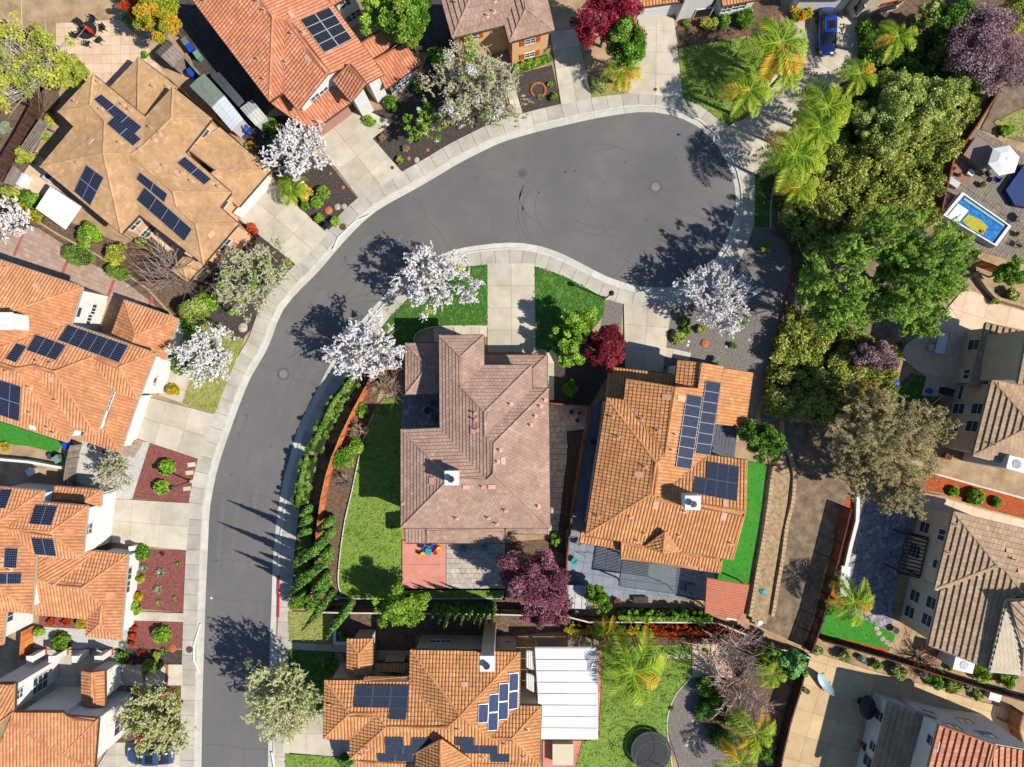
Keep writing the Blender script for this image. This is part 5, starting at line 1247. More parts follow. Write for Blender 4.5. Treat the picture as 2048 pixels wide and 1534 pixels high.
def bush(px, py, Rpx, kind, label, h=None, group='garden shrubs', n=None, leaf=.09, k=14, name='shrub', ry=None, rz=0, cat='shrub', tight=False):
    R = Rpx / PXM; h = h or R * 1.3; x, y = W2(px, py, h * .5); t = empty(name, label, cat, (x, y, 0), group)
    n = n or int(900 + 2200 * R * R)
    if tight:
        d = NR.normal(size=(90, 3)); d /= np.linalg.norm(d, axis=1)[:, None]; d[:, 2] = np.abs(d[:, 2])
        sx = R * .86; sy = (ry / PXM if ry else R) * .86; cs, sn = math.cos(rz), math.sin(rz)
        X = d[:, 0] * sx; Y = d[:, 1] * sy
        C = np.stack([x + X * cs - Y * sn, y + X * sn + Y * cs, .15 + d[:, 2] * h * .8], 1); S = np.full(90, R * .2)
        mb = MB(); mb.ball((0, 0, 0), sx, sy, h * .8, 12, 6, z0=0)
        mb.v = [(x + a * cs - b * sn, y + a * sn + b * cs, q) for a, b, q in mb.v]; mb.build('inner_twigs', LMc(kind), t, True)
    else:
        C, S = lobes(x, y, .1, h, R, k, .2, (.3, .5))
        branches('stems', (x, y, 0), h * .1, C[:8], M_bark, t, .05)
    leaves('foliage', C, S, n, leaf, LM[kind], t, .6)
    return t
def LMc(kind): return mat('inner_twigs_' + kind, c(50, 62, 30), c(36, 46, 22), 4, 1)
# clipped hedge along the inner kerb
def hedge(label, pxs, wd, h, kind, n, name='hedge', group=None):
    P = resample([Vector(W2(*p)) for p in smooth_px(pxs, 4)], .22); C = []; t = empty(name, label, 'hedge', (P[0].x, P[0].y, 0), group)
    mb = MB(); L = []; R = []
    for i, p in enumerate(P):
        d = (P[min(i + 1, len(P) - 1)] - P[max(i - 1, 0)]).normalized(); s = Vector((-d.y, d.x))
        L.append(p + s * wd * .4); R.append(p - s * wd * .4)
        for _ in range(4):
            q = p + s * NR.uniform(-.5, .5) * wd; C.append((q.x, q.y, NR.uniform(.3, h)))
        C.append((p.x, p.y, h))
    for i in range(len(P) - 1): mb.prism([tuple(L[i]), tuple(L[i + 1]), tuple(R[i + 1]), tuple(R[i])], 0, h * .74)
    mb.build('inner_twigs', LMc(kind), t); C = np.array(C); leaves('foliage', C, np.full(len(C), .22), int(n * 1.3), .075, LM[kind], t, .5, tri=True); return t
hedge('long clipped hedge following the inner bend of the street, outside the orange fence', [(722,752),(704,772),(676,812),(652,862),(636,900)], 1.35, 2.4, 'hedge', 26000)
hedge('shorter lower hedge continuing the inner bend hedge down to the cypresses', [(628,912),(618,950),(610,1000),(607,1010)], 1.3, 2.4, 'hedge', 12000)
hedge('row of climbing green shrubs along the brown fence below the grey patio', [(1235,1222),(1300,1224),(1360,1225),(1412,1226)], 1.0, 1.9, 'lime', 12000, name='climber_row')
hedge('red and orange leafed hedge below the long brown fence', [(1290,1256),(1350,1256),(1420,1258),(1480,1266)], 1.5, 1.3, 'redleaf', 14000)
hedge('mixed brown and rusty shrubs along the fence left of the red hedge', [(1130,1252),(1180,1254),(1240,1256),(1285,1256)], 1.2, 1.2, 'autumn', 7000, name='shrub_border')
hedge('clipped strip of green hedge under the windows of the orange stucco house', [(1030,142),(1065,132),(1100,118)], .7, .8, 'lime', 4500)
hedge('low planting along the white gravel side by the paver drive', [(-5,395),(40,410),(90,440)], 1.0, .8, 'autumn', 3000, name='shrub_border')
# cypresses: tips lean outward in view because they are tall
def cypress(px, py, h, label, group, r=.44, n=2600, kind='cypress'):
    r *= .82; n = int(n * 2.0)
    x, y = W2(px, py); t = empty('cypress', label, 'cypress', (x, y, 0), group); k = 70
    zs = np.linspace(.3, h, k); rr_ = r * np.minimum(1, np.minimum(.45 + zs / 1.2, (h - zs) / (h * .62) + .06))
    C = np.stack([x + NR.normal(size=k) * .04, y + NR.normal(size=k) * .04, zs], 1)
    trunk_obj((x, y, 0), h * .8, .09, M_bark, t)
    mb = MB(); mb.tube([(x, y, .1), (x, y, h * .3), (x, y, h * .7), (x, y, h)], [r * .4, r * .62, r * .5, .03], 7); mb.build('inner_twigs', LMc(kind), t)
    leaves('foliage', C, rr_, n, .085, LM[kind], t, .15, tri=True, asp=.4); return t
CI = 'cypresses inside the orange fence'
lab = ['top cypress', 'second cypress from the top', 'third cypress from the top', 'fourth cypress from the top', 'fifth cypress from the top', 'sixth cypress from the top', 'seventh cypress from the top', 'eighth cypress from the top', 'ninth cypress from the top']
for i, (p, h) in enumerate([((668,1036),5.0),((667,1060),5.2),((652,1081),10.8),((664,1097),5.6),((662,1114),6.0),((643,1128),11.3),((659,1146),6.4),((658,1163),6.8),((670,1183),11.0)]):
    cypress(*p, h, lab[i] + ' in the slanting row left of the back lawn', CI, .52)
cypress(706, 1202, 11, 'tall lone cypress leaning over the dry lawn corner at the bottom', CI, .5, 3600)
CO = 'cypresses by the street kerb'
lo = ['first cypress below the lower hedge, next to the street', 'second small cypress below the lower hedge by the kerb', 'third small cypress down the kerb row', 'fourth small cypress down the kerb row', 'fifth cypress down the kerb row, with a gap above it', 'sixth cypress down the kerb row', 'seventh cypress down the kerb row, widest and greenest', 'lowest cypress of the kerb row above the dry lawn corner']
for i, (p, h) in enumerate([((625,1015),4.2),((624,1034),4.4),((623,1053),4.6),((622,1074),4.8),((618,1100),4.8),((618,1122),5.0),((617,1144),5.4),((613,1172),5.6)]):
    cypress(*p, h, lo[i], CO, .55)
bush(600, 1195, 22, 'green', 'rounded green shrub at the foot of the kerb cypress row', 2.5); bush(625, 1205, 20, 'green', 'green shrub tucked against the lone leaning cypress', 2.2)
CB = 'small cypresses behind the back fence'
for i, x in enumerate((874,889,902,916,930,942,954,965,976,988)):
    cypress(x, 1207 + (i % 3), 4.6 + (i * 7 % 5) * .5, ('leftmost of the small cypresses behind the back lawn' if i == 0 else 'rightmost of the small cypresses behind the back lawn' if i == 9 else '%s small cypress from the left behind the back lawn' % ['', 'second', 'third', 'fourth', 'fifth', 'sixth', 'seventh', 'eighth', 'ninth'][i]), CB, .3, 900, 'dark')

# palms
frond_me = {}
def frond_mesh(kind, v):
    key = (kind, v)
    if key in frond_me: return frond_me[key]
    rg = random.Random(v * 7 + 1); L = 1.0; V = []; nseg = 26; rn = []
    sag = [.62, .35, .15][v % 3]; up = [.25, .45, .62][v % 3]
    def P(t): return Vector((L * t * (1 - .12 * t), 0, up * t - (up + sag) * t * t))
    n = 0
    for i in range(nseg):
        t = .10 + .9 * i / nseg; p = P(t); d = (P(min(1, t + .02)) - P(t - .02)).normalized(); ln = .27 * math.sin(math.pi * (.12 + .84 * t)) ** .6 + .02
        for s in (-1, 1):
            for q in (0, 1):
                e = p + Vector((d.x * .55, s * (.85 + rg.uniform(-.1, .1)), rg.uniform(-.55, .25))) * ln; w_ = d * .017
                o = Vector((0, 0, rg.uniform(-.01, .01)))
                V += [p - w_ + o, p.lerp(e, .5) - w_ * .8, e, p.lerp(e, .5) + w_ * .9]; n += 1; rn.append(min(1, max(0, .25 + .6 * t + rg.uniform(-.3, .3))))
    for i in range(10):
        a, b = P(i / 10), P((i + 1) / 10); w_ = Vector((0, .018 * (1.1 - i / 10), 0)); V += [a - w_, b - w_, b + w_, a + w_]; n += 1; rn.append(.6)
    me = D.meshes.new('frond'); me.from_pydata([tuple(q) for q in V], [], [tuple(range(4 * i, 4 * i + 4)) for i in range(n)])
    at = me.attributes.new('rnd', 'FLOAT', 'FACE'); at.data.foreach_set('value', rn); me.materials.append(LM[kind]); me.update()
    frond_me[key] = me; return me
def palm(px, py, Rpx, h, label, gold=.3, nf=26, base=None):
    nf = int(nf * .5); gold *= .4; h *= .8
    x, y = W2(px, py, h); R = Rpx * (CAMH - h) / FPX * 1.12; bx, by = W2(*base) if base else (x, y)
    t = empty('palm_tree', label, 'palm tree', (bx, by, 0), 'queen palms'); rg = random.Random(int(px * 3 + py))
    B = Vector((bx, by, 0)); T = Vector((x, y, h)); mb = MB()
    mb.tube([B - Vector((0, 0, .1)), B.lerp(T, .3), B.lerp(T, .65) + Vector((.03, 0, 0)), T], [.22, .17, .14, .13], 8); mb.build('trunk', M_pbark, t)
    for i in range(nf):
        g = rg.random() < gold; lv = i % 3
        o = D.objects.new('frond', frond_mesh('palmgold' if g else 'palm', i % 3)); COL.objects.link(o); o.parent = t
        o.location = T - B; s = R * rg.uniform(.95, 1.2) * (1 if lv < 2 else .85); o.scale = (s, s * 1.0, s)
        o.rotation_euler = (rg.uniform(-.15, .15), rg.uniform(-.1, .15), i * 2.39996 + rg.uniform(-.15, .15))
    return t
palm(1245, 140, 42, 4, 'small golden palm between the two shaded drives at the top', .65, 22)
palm(1562, 85, 66, 8, 'big palm between the shaded lawn and the blue car', .3, 30)
palm(1500, 180, 52, 7, 'palm hanging over the right edge of the shaded lawn', .3, 24)
palm(1575, 135, 46, 7, 'palm just below the big palm, over the palm lined drive', .25, 22)
palm(1655, 215, 62, 7, 'palm in the middle of the palm cluster right of the wide drive', .2, 28)
palm(1640, 255, 48, 8, 'second palm of the cluster, overlapping the middle one', .3, 22)
palm(1590, 308, 64, 8.3, 'palm at the inner end of the wide drive with its trunk showing', .25, 30, base=(1521, 358))
palm(1600, 375, 42, 4, 'golden tipped palm just below the one with the visible trunk', .6, 22)
palm(1720, 148, 42, 6, 'small palm right of the wide drive, below the beige house', .25, 20)
palm(1797, 72, 44, 7, 'palm beside the corner of the beige house at the top', .4, 20, base=(1758, 112))
palm(1266, 1342, 70, 6, 'palm spreading over the trampoline lawn with a dark slanting trunk', .35, 22, base=(1243, 1285))
palm(1708, 1203, 50, 5, 'palm at the corner of the slate patio and the bright turf', .55, 18, base=(1690, 1215))
palm(1510, 1465, 52, 5, 'palm in the bottom right garden beside the dark fence', .5, 20)
palm(1545, 1345, 38, 4, 'young yellow palm below the fence corner tree', .6, 16)
palm(1478, 1525, 44, 4, 'palm cut by the bottom edge right of the trampoline', .5, 16)
palm(583, 378, 36, 2.6, 'small golden palm at the corner of the tan house driveway', .6, 18)
palm(1215, 1268, 30, 3, 'young palm beneath the brown fence, above the white patio roof', .5, 14)

for o in [q for q in list(D.objects) if q.name.startswith('lawn') and q.name.split('.')[0] == 'lawn']:
    me = o.data; top = [tuple(v.co)[:2] for v in me.vertices[len(me.vertices) // 2:]]; x0, x1 = min(a[0] for a in top), max(a[0] for a in top); y0, y1 = min(a[1] for a in top), max(a[1] for a in top)
    turf = me.materials[0].name == 'artificial_turf'; n = int(area(top) * (14 if turf else 42)); Cg = []
    while len(Cg) < n:
        a, b = NR.uniform(x0, x1), NR.uniform(y0, y1)
        if inpoly(a, b, top): Cg.append((a, b, .20))
    if n < 20: continue
    kd = {'lawn_grass': 'grass', 'lush_grass': 'grasslush', 'dry_grass': 'grassdry', 'artificial_turf': 'grassturf'}[me.materials[0].name]
    Cg = np.array(Cg); tag(leaves('grass_tufts', Cg, np.full(n, .10), n, .055 if turf else .075, LM[kd], o, 1.6, tri=True), kind='stuff')
# shrubs
for a in [
 (153,510,32,'dark','large oval clipped dark green shrub on the rosy paver drive',1.5,20,-.28),
 (232,543,25,'dark','smaller oval clipped dark shrub on the rosy paver drive',1.4,14,-.42)]:
    bush(a[0], a[1], a[2], 'hedge', a[4], a[5], 'oval clipped shrubs', 5000, .05, tight=True, ry=a[6], rz=a[7])
for px, py, r, kind, lab, tight in [
 (332,935,17,'lime','upper lime green ball shrub in the red bark bed with the lamp',1),
 (321,975,15,'lime','lower lime green ball shrub in the red bark bed with the lamp',1),
 (281,1106,16,'green','round green shrub at the upper corner of the red bark strip',1),
 (321,1270,18,'lime','round lime shrub in the small square red bark bed',1),
 (119,1285,19,'green','large round green shrub in the white gravel court',1),
 (272,1214,13,'lime','small green shrub at the lower left corner of the red bark strip',0),
 (280,1156,12,'yellowgreen','yellow green shrub on the house side of the red bark strip',0),
 (278,1194,11,'gold','golden shrub low on the house side of the red bark strip',0),
 (77,1264,13,'lime','small bright shrub beside the slatted fence in the gravel court',0),
 (105,1243,9,'redleaf','first orange shrub along the wall of the gravel court',0),
 (132,1243,9,'redleaf','second orange shrub along the wall of the gravel court',0),
 (162,1247,11,'autumn','largest bronze shrub along the wall of the gravel court',0),
 (268,1255,8,'redleaf','top orange shrub at the edge of the square red bark bed',0),
 (267,1271,8,'redleaf','middle orange shrub at the edge of the square red bark bed',0),
 (265,1288,7,'redleaf','bottom orange shrub at the edge of the square red bark bed',0),
 (245,1316,13,'green','green shrub at the street end of the white piers',0),
 (299,1335,17,'olive','round olive shrub on the entry walk bottom left',0),
 (318,1332,9,'lime','small lime shrub right of the round olive shrub',0),
 (315,1311,9,'yellowgreen','yellow green shrub in the dark bed above the entry walk',0),
 (348,780,14,'gold','golden shrub in the planter by the porch of the left orange house',0),
 (263,883,9,'olive','small olive shrub at the garage corner of the left orange house',0),
 (390,620,40,'olive','broad mounded shrub above the left lawn',0),
 (415,605,26,'lime','bright green shrub beside the broad mounded shrub',0),
 (372,650,24,'dark','dark green shrub against the corner roof of the left orange house',0),
 (360,735,18,'dark','dark shrub between the porch and the thin blossom tree',0),
 (468,625,10,'lime','small lime shrub by the street corner of the left lawn',0),
 (230,510,24,'yellowgreen','round yellow green shrub between the two oval clipped shrubs',0),
 (178,465,24,'lime','light green shrub below the white canopy',0),
 (165,490,14,'lime','low lime shrub beside the large oval shrub',0),
 (280,485,11,'olive','small green shrub under the peach wall of the tan house',0),
 (297,563,7,'redleaf','upper red flowering shrub by the bare courtyard tree',0),
 (317,572,8,'redleaf','lower red flowering shrub by the bare courtyard tree',0),
 (505,460,16,'redleaf','long red shrub beside the tan house driveway',0),
 (645,385,14,'hedge','grey green round shrub in the bed between the two upper drives',1),
 (633,404,13,'lime','bright green round shrub just below the grey green one',1),
 (610,412,10,'green','small green shrub at the left of the two round ones',1),
 (636,438,11,'lime','small lime shrub left of the black pot lamp',0),
 (668,442,12,'lime','lime shrub at the tip of the bed by the sidewalk',0),
 (610,395,10,'gold','yellow shrub at the foot of the small golden palm',0),
 (540,255,20,'green','green shrub at the corner of the red roofed house beside the pale shed',0),
 (555,285,20,'dark','dark green shrub behind the upper left blossom tree',0),
 (500,290,10,'autumn','orange green shrub in the side yard of the tan house',0),
 (781,208,16,'green','round green shrub by the porch step of the red roofed house',0),
 (836,170,16,'green','green shrub under the bay window of the red roofed house',0),
 (738,243,13,'lime','bright shrub beside the entry walk of the red roofed house',0),
 (763,275,8,'dry','orange brown grass tuft nearest the entry walk in the dark mulch',0),
 (812,298,7,'dry','orange brown grass tuft in the middle of the dark mulch',0),
 (801,320,8,'lime','small green plant above the sidewalk in the dark mulch',0),
 (872,115,24,'green','green shrub behind the big grey tree',0),
 (1101,168,6,'lime','pale round plant right of the stone ring',0),
 (1107,194,9,'green','spiky plant at the corner of the mulch bed by the sidewalk',0),
 (1371,46,8,'green','tiny clipped round tree beside the arched porch',1),
 (1420,50,18,'yellowgreen','yellow green shrub right of the arched porch',0),
 (1445,40,18,'dark','dark shrub in the shade right of the arched porch',0),
 (1490,40,22,'green','green shrub under the top windows left of the palms',0),
 (1600,25,20,'autumn','orange tinted shrub at the top edge left of the blue car',0),
 (1728,52,18,'green','bright green shrub at the corner of the beige house',0),
 (1529,492,15,'olive','round olive shrub in the shaded gravel bed',0),
 (1357,674,15,'olive','large round olive shrub beside the right driveway',1),
 (1370,645,11,'green','upper round green shrub beside the right driveway',1),
 (1372,662,10,'green','middle round green shrub beside the right driveway',1),
 (1401,660,10,'yellowgreen','yellow green shrub below the bright white blossom tree',0),
 (1449,642,9,'green','small green shrub under the bright white blossom tree',0),
 (1485,640,13,'green','green shrub at the right of the gravel bed',0),
 (1465,690,8,'dark','small dark shrub low in the gravel bed',0),
 (1430,722,10,'sage','grey green plant near the front of the long solar strip house',0),
 (1140,778,18,'green','upright green shrub between the rosy house and the side gate',0),
 (722,818,18,'lime','bright green shrub against the inside of the orange fence',0),
 (680,918,26,'green','broad dark green shrub lapping over the orange fence',0),
 (712,892,20,'lime','yellow green shrub where the orange fence meets the lawn',0),
 (1112,1078,14,'lime','lime shrub at the corner of the rosy house near the plum tree',0),
 (1410,1368,24,'dark','dark green shrub below the brick pad',0),
 (1430,1395,20,'green','green shrub by the pond rocks',0),
 (1412,1420,24,'dark','very dark shrub left of the pond',0),
 (1460,1440,22,'dark','dark shrub right of the pond',0),
 (1343,1417,6,'lime','tiny green plant at the lawn edging near the trampoline',0),
 (1440,1480,26,'dark','dark shrub beside the bottom palms',0),
 (1530,1500,24,'dark','dark green shrub by the lower dark fence',0),
 (1500,1345,20,'green','green shrub beside the young yellow palm',0),
 (1885,1000,1,'lime','x',0),
 (1907,983,11,'lime','smallest round shrub on the orange bark bed',1),
 (1953,994,18,'lime','largest round shrub on the orange bark bed',1),
 (1993,1004,11,'green','rightmost round shrub on the orange bark bed',1),
 (1632,1300,14,'olive','bronze green shrub at the top corner of the tan patio',0),
 (1688,1310,16,'olive','second shrub along the fence above the tan patio',0),
 (1725,1318,9,'sage','sage shrub along the fence above the tan patio',0),
 (1755,1332,12,'green','low green shrub by the hammock shade on the patio edge',0),
 (1792,1335,12,'sage','round sage shrub in the middle of the patio border',0),
 (1800,1345,16,'olive','broad olive shrub in the middle of the patio border',0),
 (1848,1345,11,'sage','sage shrub left of the darker patio border shrubs',0),
 (1870,1358,18,'green','large green shrub in the right part of the patio border',0),
 (1905,1372,17,'olive','dense olive shrub right of the large green border shrub',0),
 (1935,1375,9,'sage','small sage shrub near the end of the patio border',0),
 (1955,1390,12,'olive','last olive shrub of the patio border',0),
 (1965,1345,22,'lime','yellow green shrub beside the white air unit box',0),
 (2015,1360,20,'lime','yellow green shrub at the right edge behind the dark fence',0),
 (1902,1335,9,'gold','small golden shrub left of the white air unit box',0),
 (1655,1215,14,'dark','small dark shrub beneath the slate patio palm',0),
 (2012,262,14,'lime','small green shrub above the white umbrella',0),
 (1805,688,8,'green','little green plant in the brown bed left of the pale patio',0),
 (1740,780,30,'gold','golden yellow shrub at the lower end of the thicket',0),
 (1990,600,12,'olive','low shrub on the slope above the pale patio',0),
 (2025,590,16,'olive','low bushy shrub at the right edge above the pale patio',0),
 (85,270,12,'lime','small shrub above the wooden trellis',0),
 (100,240,12,'yellowgreen','yellow shrub beside the dark corner fence',0),
 (50,310,22,'yellowgreen','bushy yellow shrub below the wooden trellis',0),
 (20,390,20,'yellowgreen','yellow shrub left of the white canopy',0),
 (65,400,22,'green','green shrub at the left corner of the white canopy',0),
 (5,255,16,'sage','grey green shrub at the left edge beside the trellis yard',0),
 (255,38,16,'olive','low pale green shrub at the back of the umbrella terrace',0),
 (290,110,8,'green','small green shrub beside the greenhouse shed',0),
 (10,893,10,'gold','yellow shrub at the left edge of the bright side lawn',0),
 (660,1330,16,'green','leafy shrub left of the small tower roof at the bottom',0),
 (683,1270,10,'dark','dark shrub inside the white L shaped wall',0),
 (690,1520,18,'dark','dark shrub at the bottom edge below the tan drive',0),
 (900,1195,1,'dark','x',0),
 (1155,1230,12,'sage','blue green shrub behind the grey garden shed',0),
 ]:
    if lab == 'x': continue
    bush(px, py, r, kind, lab, tight=bool(tight), leaf=.07 if r < 14 else .09)
# succulent rosettes
def rosette(px, py, r, kind, label, n=26):
    x, y = W2(px, py); t = empty('rosette_plant', label, 'succulent', (x, y, 0), 'spiky plants in the front beds'); R = r / PXM
    vs = []; k = 0; rn = []
    rg = random.Random(int(px))
    for i in range(n):
        a = i * 2.39996; el = .15 + .9 * (i / n); L = R * (1 - .3 * i / n); d = Vector((math.cos(a) * math.cos(el), math.sin(a) * math.cos(el), math.sin(el))); s = Vector((-math.sin(a), math.cos(a), 0)) * R * .10
        b = Vector((x, y, .12)); m_ = b + d * L * .5; e = b + d * L + Vector((0, 0, -.05 * R))
        vs += [b - s * .5, m_ - s + Vector((0,0,.03)), e, m_ + s + Vector((0,0,.03))]; k += 1; rn.append(rg.random())
    return rawmesh('leaf_rosette', np.array([tuple(v) for v in vs]), k, np.array(rn), LM[kind], t)
for a in [(323,1144,13,'sage','blue grey agave in the middle of the red bark strip'),(319,1178,13,'sage','blue grey agave below the middle one in the red bark strip'),(290,1135,12,'sage','grey tufted plant beside the round green corner shrub'),
 (326,1107,7,'darkred','small dark red tuft near the top of the red bark strip'),(358,1127,7,'lime','tiny yellow green tuft close to the sidewalk in the red bark strip'),(353,1195,7,'lime','tiny yellow tuft low in the red bark strip by the sidewalk'),(320,1204,9,'olive','dark olive tuft at the bottom of the red bark strip'),
 (250,1289,12,'sage','dark blue agave at the end of the white gravel court'),(286,1306,13,'redleaf','bronze flax plant in the dark bed above the entry walk'),(270,1320,13,'crimson','dark pink flax plant left of the bronze one'),(349,1384,14,'redleaf','orange flax plant at the corner of the bottom left bed'),
 (330,1300,10,'dark','dark spiky plant behind the bronze flax'),(1080,196,7,'green','small spiky plant inside the stone ring'),(1410,1300,9,'lime','small tuft near the round stepping stones')]:
    rosette(*a)

# ---------------------------------------------------------------- rocks and stepping stones
def rock(px, py, r, m, label, flat=.45, group=None, name='rock', cat='rock', z=.02, sx=1.0, rz=0):
    x, y = W2(px, py); R = r / PXM; rg = random.Random(int(px * 7 + py)); mb = MB(); mb.ball((0, 0, 0), R * sx, R, R * flat, 9, 4, z0=0)
    cs, sn = math.cos(rz), math.sin(rz)
    mb.v = [(x + (a * cs - b * sn) * rg.uniform(.88, 1.08), y + (a * sn + b * cs) * rg.uniform(.88, 1.08), z + q * rg.uniform(.85, 1.1)) if False else (x + a * cs - b * sn + rg.uniform(-.06, .06) * R, y + a * sn + b * cs + rg.uniform(-.06, .06) * R, z + q + rg.uniform(-.05, .05) * R) for a, b, q in mb.v]
    return tag(mb.build(name, m), label, cat, group)
for a in [(675,414,7,M_rock,'left one of two pale boulders by the upper sidewalk bend'),(688,413,6,M_rock,'right one of two pale boulders by the upper sidewalk bend'),(657,421,8,M_rocko,'flat orange rock below the two pale boulders'),
 (855,300,4,M_rocko,'orange rock close to the sidewalk in the upper dark mulch'),(817,317,4,M_rocko,'orange rock beside the small green plant in the upper dark mulch'),(833,320,6,M_rock,'pale pinkish rock at the sidewalk edge of the upper dark mulch'),
 (661,347,3,M_rocko,'small orange rock beside the upper left blossom tree'),(686,375,4,M_rocko,'small orange rock in the middle of the bed between the upper drives'),(1079,194,6,M_rocko,'orange rock within the stone ring'),
 (1409,687,9,M_rocko,'large orange rock in the gravel bed below the blossom tree'),(1452,693,4,M_rock,'small pale rock low in the gravel bed'),(1497,679,4,M_rock,'small rock at the right side of the gravel bed'),(1375,690,3,M_white,'white stone by the olive shrub, lower one'),(1377,683,3,M_white,'white stone by the olive shrub, upper one'),
 (345,1296,9,M_rocko,'tall tan rock standing at the edge of the square red bark bed'),(1186,178,5,M_rock,'pale boulder left of the small golden palm'),(1197,180,6,M_white,'white boulder between palm and sidewalk at the top'),(1217,175,5,M_rock,'pale boulder right under the small golden palm'),
 (1843,1302,1,M_rock,'x'),(486,655,10,M_rock,'flat grey rock by the small bed at the left lawn corner')]:
    if a[4] != 'x': rock(*a)
SS = 'round stepping stones across the trampoline lawn'
for i, (x, l) in enumerate(((1337,'leftmost'),(1351,'second'),(1364,'third'),(1377,'rightmost'))): rock(x, 1311, 5.5, M_rock, l + ' of the round stepping stones across the lower lawn', .15, SS, 'stepping_stone', 'stepping stone', .19)
for i, (x, y, l) in enumerate(((1751,1255,'top'),(1755,1265,'second'),(1763,1276,'third'),(1771,1283,'fourth'),(1778,1288,'lowest'))): rock(x, y, 5, M_rock, l + ' of the tan stepping stones on the bright turf', .15, 'stepping stones on the bright turf', 'stepping_stone', 'stepping stone', .19, 1.2)
for x, y, l in ((384,929,'upper'),(380,945,'middle'),(375,977,'lower')): 
    q = W2(x, y); mb = MB(); mb.box((q[0], q[1], .08), (.75, .42, .12), .1); tag(mb.build('stepping_stone', M_pinkc), l + ' pink paving stone in the red bark beside the lamp', 'stepping stone', 'pink paving stones')
# stone ring and pond rocks
t = empty('stone_ring', 'horseshoe ring of small orange stones in the mulch at the top', 'stone ring', (*W2(1077, 181), 0))
for i in range(26):
    a = -.9 + i * 5.0 / 26; x, y = W2(1077 + 14 * math.cos(a), 181 - 14 * math.sin(a)); MB().box((x, y, .08), (.2, .16, .12), a).build('stone', M_rocko, t)
t = empty('pond_rockery', 'rockery of tan stones around the little stream in the lower garden', 'rockery', (*W2(1390, 1430), 0)); rg = random.Random(4)
for i in range(70):
    u = rg.random(); x0 = 1410 - 28 * u + rg.uniform(-14, 14); y0 = 1402 + 85 * u + rg.uniform(-6, 6); x, y = W2(x0, y0); s = rg.uniform(.2, .5)
    mb = MB(); mb.ball((x, y, .02), s * .6, s * .45, s * .35, 7, 3, z0=0); mb.build('stone', M_rock, t)

# ---------------------------------------------------------------- sheds, canopies and patio covers
M_shedg = mat('greenish_grey_roofing', c(132,142,128), c(112,122,110), 3, .8, .2, 20); M_shedd = mat('slate_grey_resin', c(96,98,108), c(84,86,96), 3, .7); M_corr = mat('corrugated_white_metal', c(216,222,226), c(198,206,212), 3, .5)
M_canv = mat('white_canvas', c(250,248,244), c(240,238,234), 1, .8); M_shedl = mat('pale_grey_resin', c(206,204,198), c(190,188,182), 3, .7); M_steel = mat('grey_roof_slats', c(104,112,112), c(92,100,100), 2, .5)
M_brownroof = mat('brown_metal_gazebo', c(206,124,92), c(190,108,78), 2, .7)
def prism_roof(name, label, q, h0, h1, m, wallm, cat='shed', along=0, ridges=0, overh=.12):
    """gable or flat shed from four ground-plan pixel corners seen at eave height"""
    P = [W(*p, h0) for p in q]; ce = sum(P, Vector()) / 4; t = empty(name, label, cat, (ce.x, ce.y, 0))
    ins = [p + (ce - p).normalized() * overh for p in P]; mb = MB(); mb.prism([(p.x, p.y) for p in ins], 0, h0 - .02); mb.build('wall', wallm, t)
    a, b, c_, d = P if along == 0 else [P[1], P[2], P[3], P[0]]
    r0 = (a + d) / 2 + Vector((0, 0, h1 - h0)); r1 = (b + c_) / 2 + Vector((0, 0, h1 - h0)); z = Vector((0, 0, .06))
    mb = MB(); mb.add([a, b, r1, r0, a - z, b - z, r1 - z, r0 - z], [(0, 1, 2, 3), (7, 6, 5, 4), (0, 4, 5, 1), (1, 5, 6, 2), (3, 7, 4, 0)]); mb.add([d, r0, r1, c_, d - z, r0 - z, r1 - z, c_ - z], [(0, 1, 2, 3), (7, 6, 5, 4), (2, 6, 7, 3), (3, 7, 4, 0)]); mb.build('roof', m, t)
    if h1 > h0 + .1:
        mb = MB(); mb.add([a - z, r0 - z, d - z], [(0, 1, 2)]); mb.add([b - z, c_ - z, r1 - z], [(0, 1, 2)]); mb.build('gable', wallm, t)
    for i in range(ridges):
        u = (i + .5) / ridges; p, q_, r_ = a.lerp(b, u), r0.lerp(r1, u), d.lerp(c_, u); mb = MB()
        for s, e in ((p, q_), (q_, r_)): mb.tube([s + Vector((0, 0, .03)), e + Vector((0, 0, .03))], .03, 4)
        mb.build('roof_rib', m, t)
    return t
prism_roof('greenhouse_shed', 'grey gabled greenhouse shed with ribbed roof beside the upper left terrace', [(311,104),(337,79),(369,110),(345,134)], 1.9, 2.5, M_woodg, M_woodg, ridges=5, along=0)
prism_roof('lean_to', 'long green grey roofed shed between the tan house and the red roofed house', [(379,172),(408,147),(448,190),(423,215)], 2.3, 2.4, M_shedg, M_woodg, along=1)
prism_roof('corrugated_lean_to', 'white corrugated shed roof joined to the green grey shed', [(423,215),(448,190),(486,238),(464,262)], 2.2, 2.3, M_corr, M_shedl, ridges=8, along=1)
prism_roof('storage_shed', 'narrow slate grey plastic shed behind the green grey one', [(421,152),(438,144),(484,196),(475,212)], 2.0, 2.2, M_shedd, M_shedd, ridges=9, along=0)
prism_roof('storage_shed', 'small pale resin shed with panelled roof near the red roofed house corner', [(480,216),(504,199),(534,235),(512,252)], 2.0, 2.3, M_shedl, M_shedl, ridges=4, along=0)
prism_roof('garden_box', 'grey brown covered box at the left edge above the white canopy', [(6,365),(25,330),(40,340),(28,372)], .9, .95, M_woodg, M_woodg, cat='storage box')
prism_roof('cooler_box', 'white storage chest beside the grey brown box at the left edge', [(31,368),(44,345),(56,350),(45,376)], .8, .85, M_white, M_white, cat='storage box')
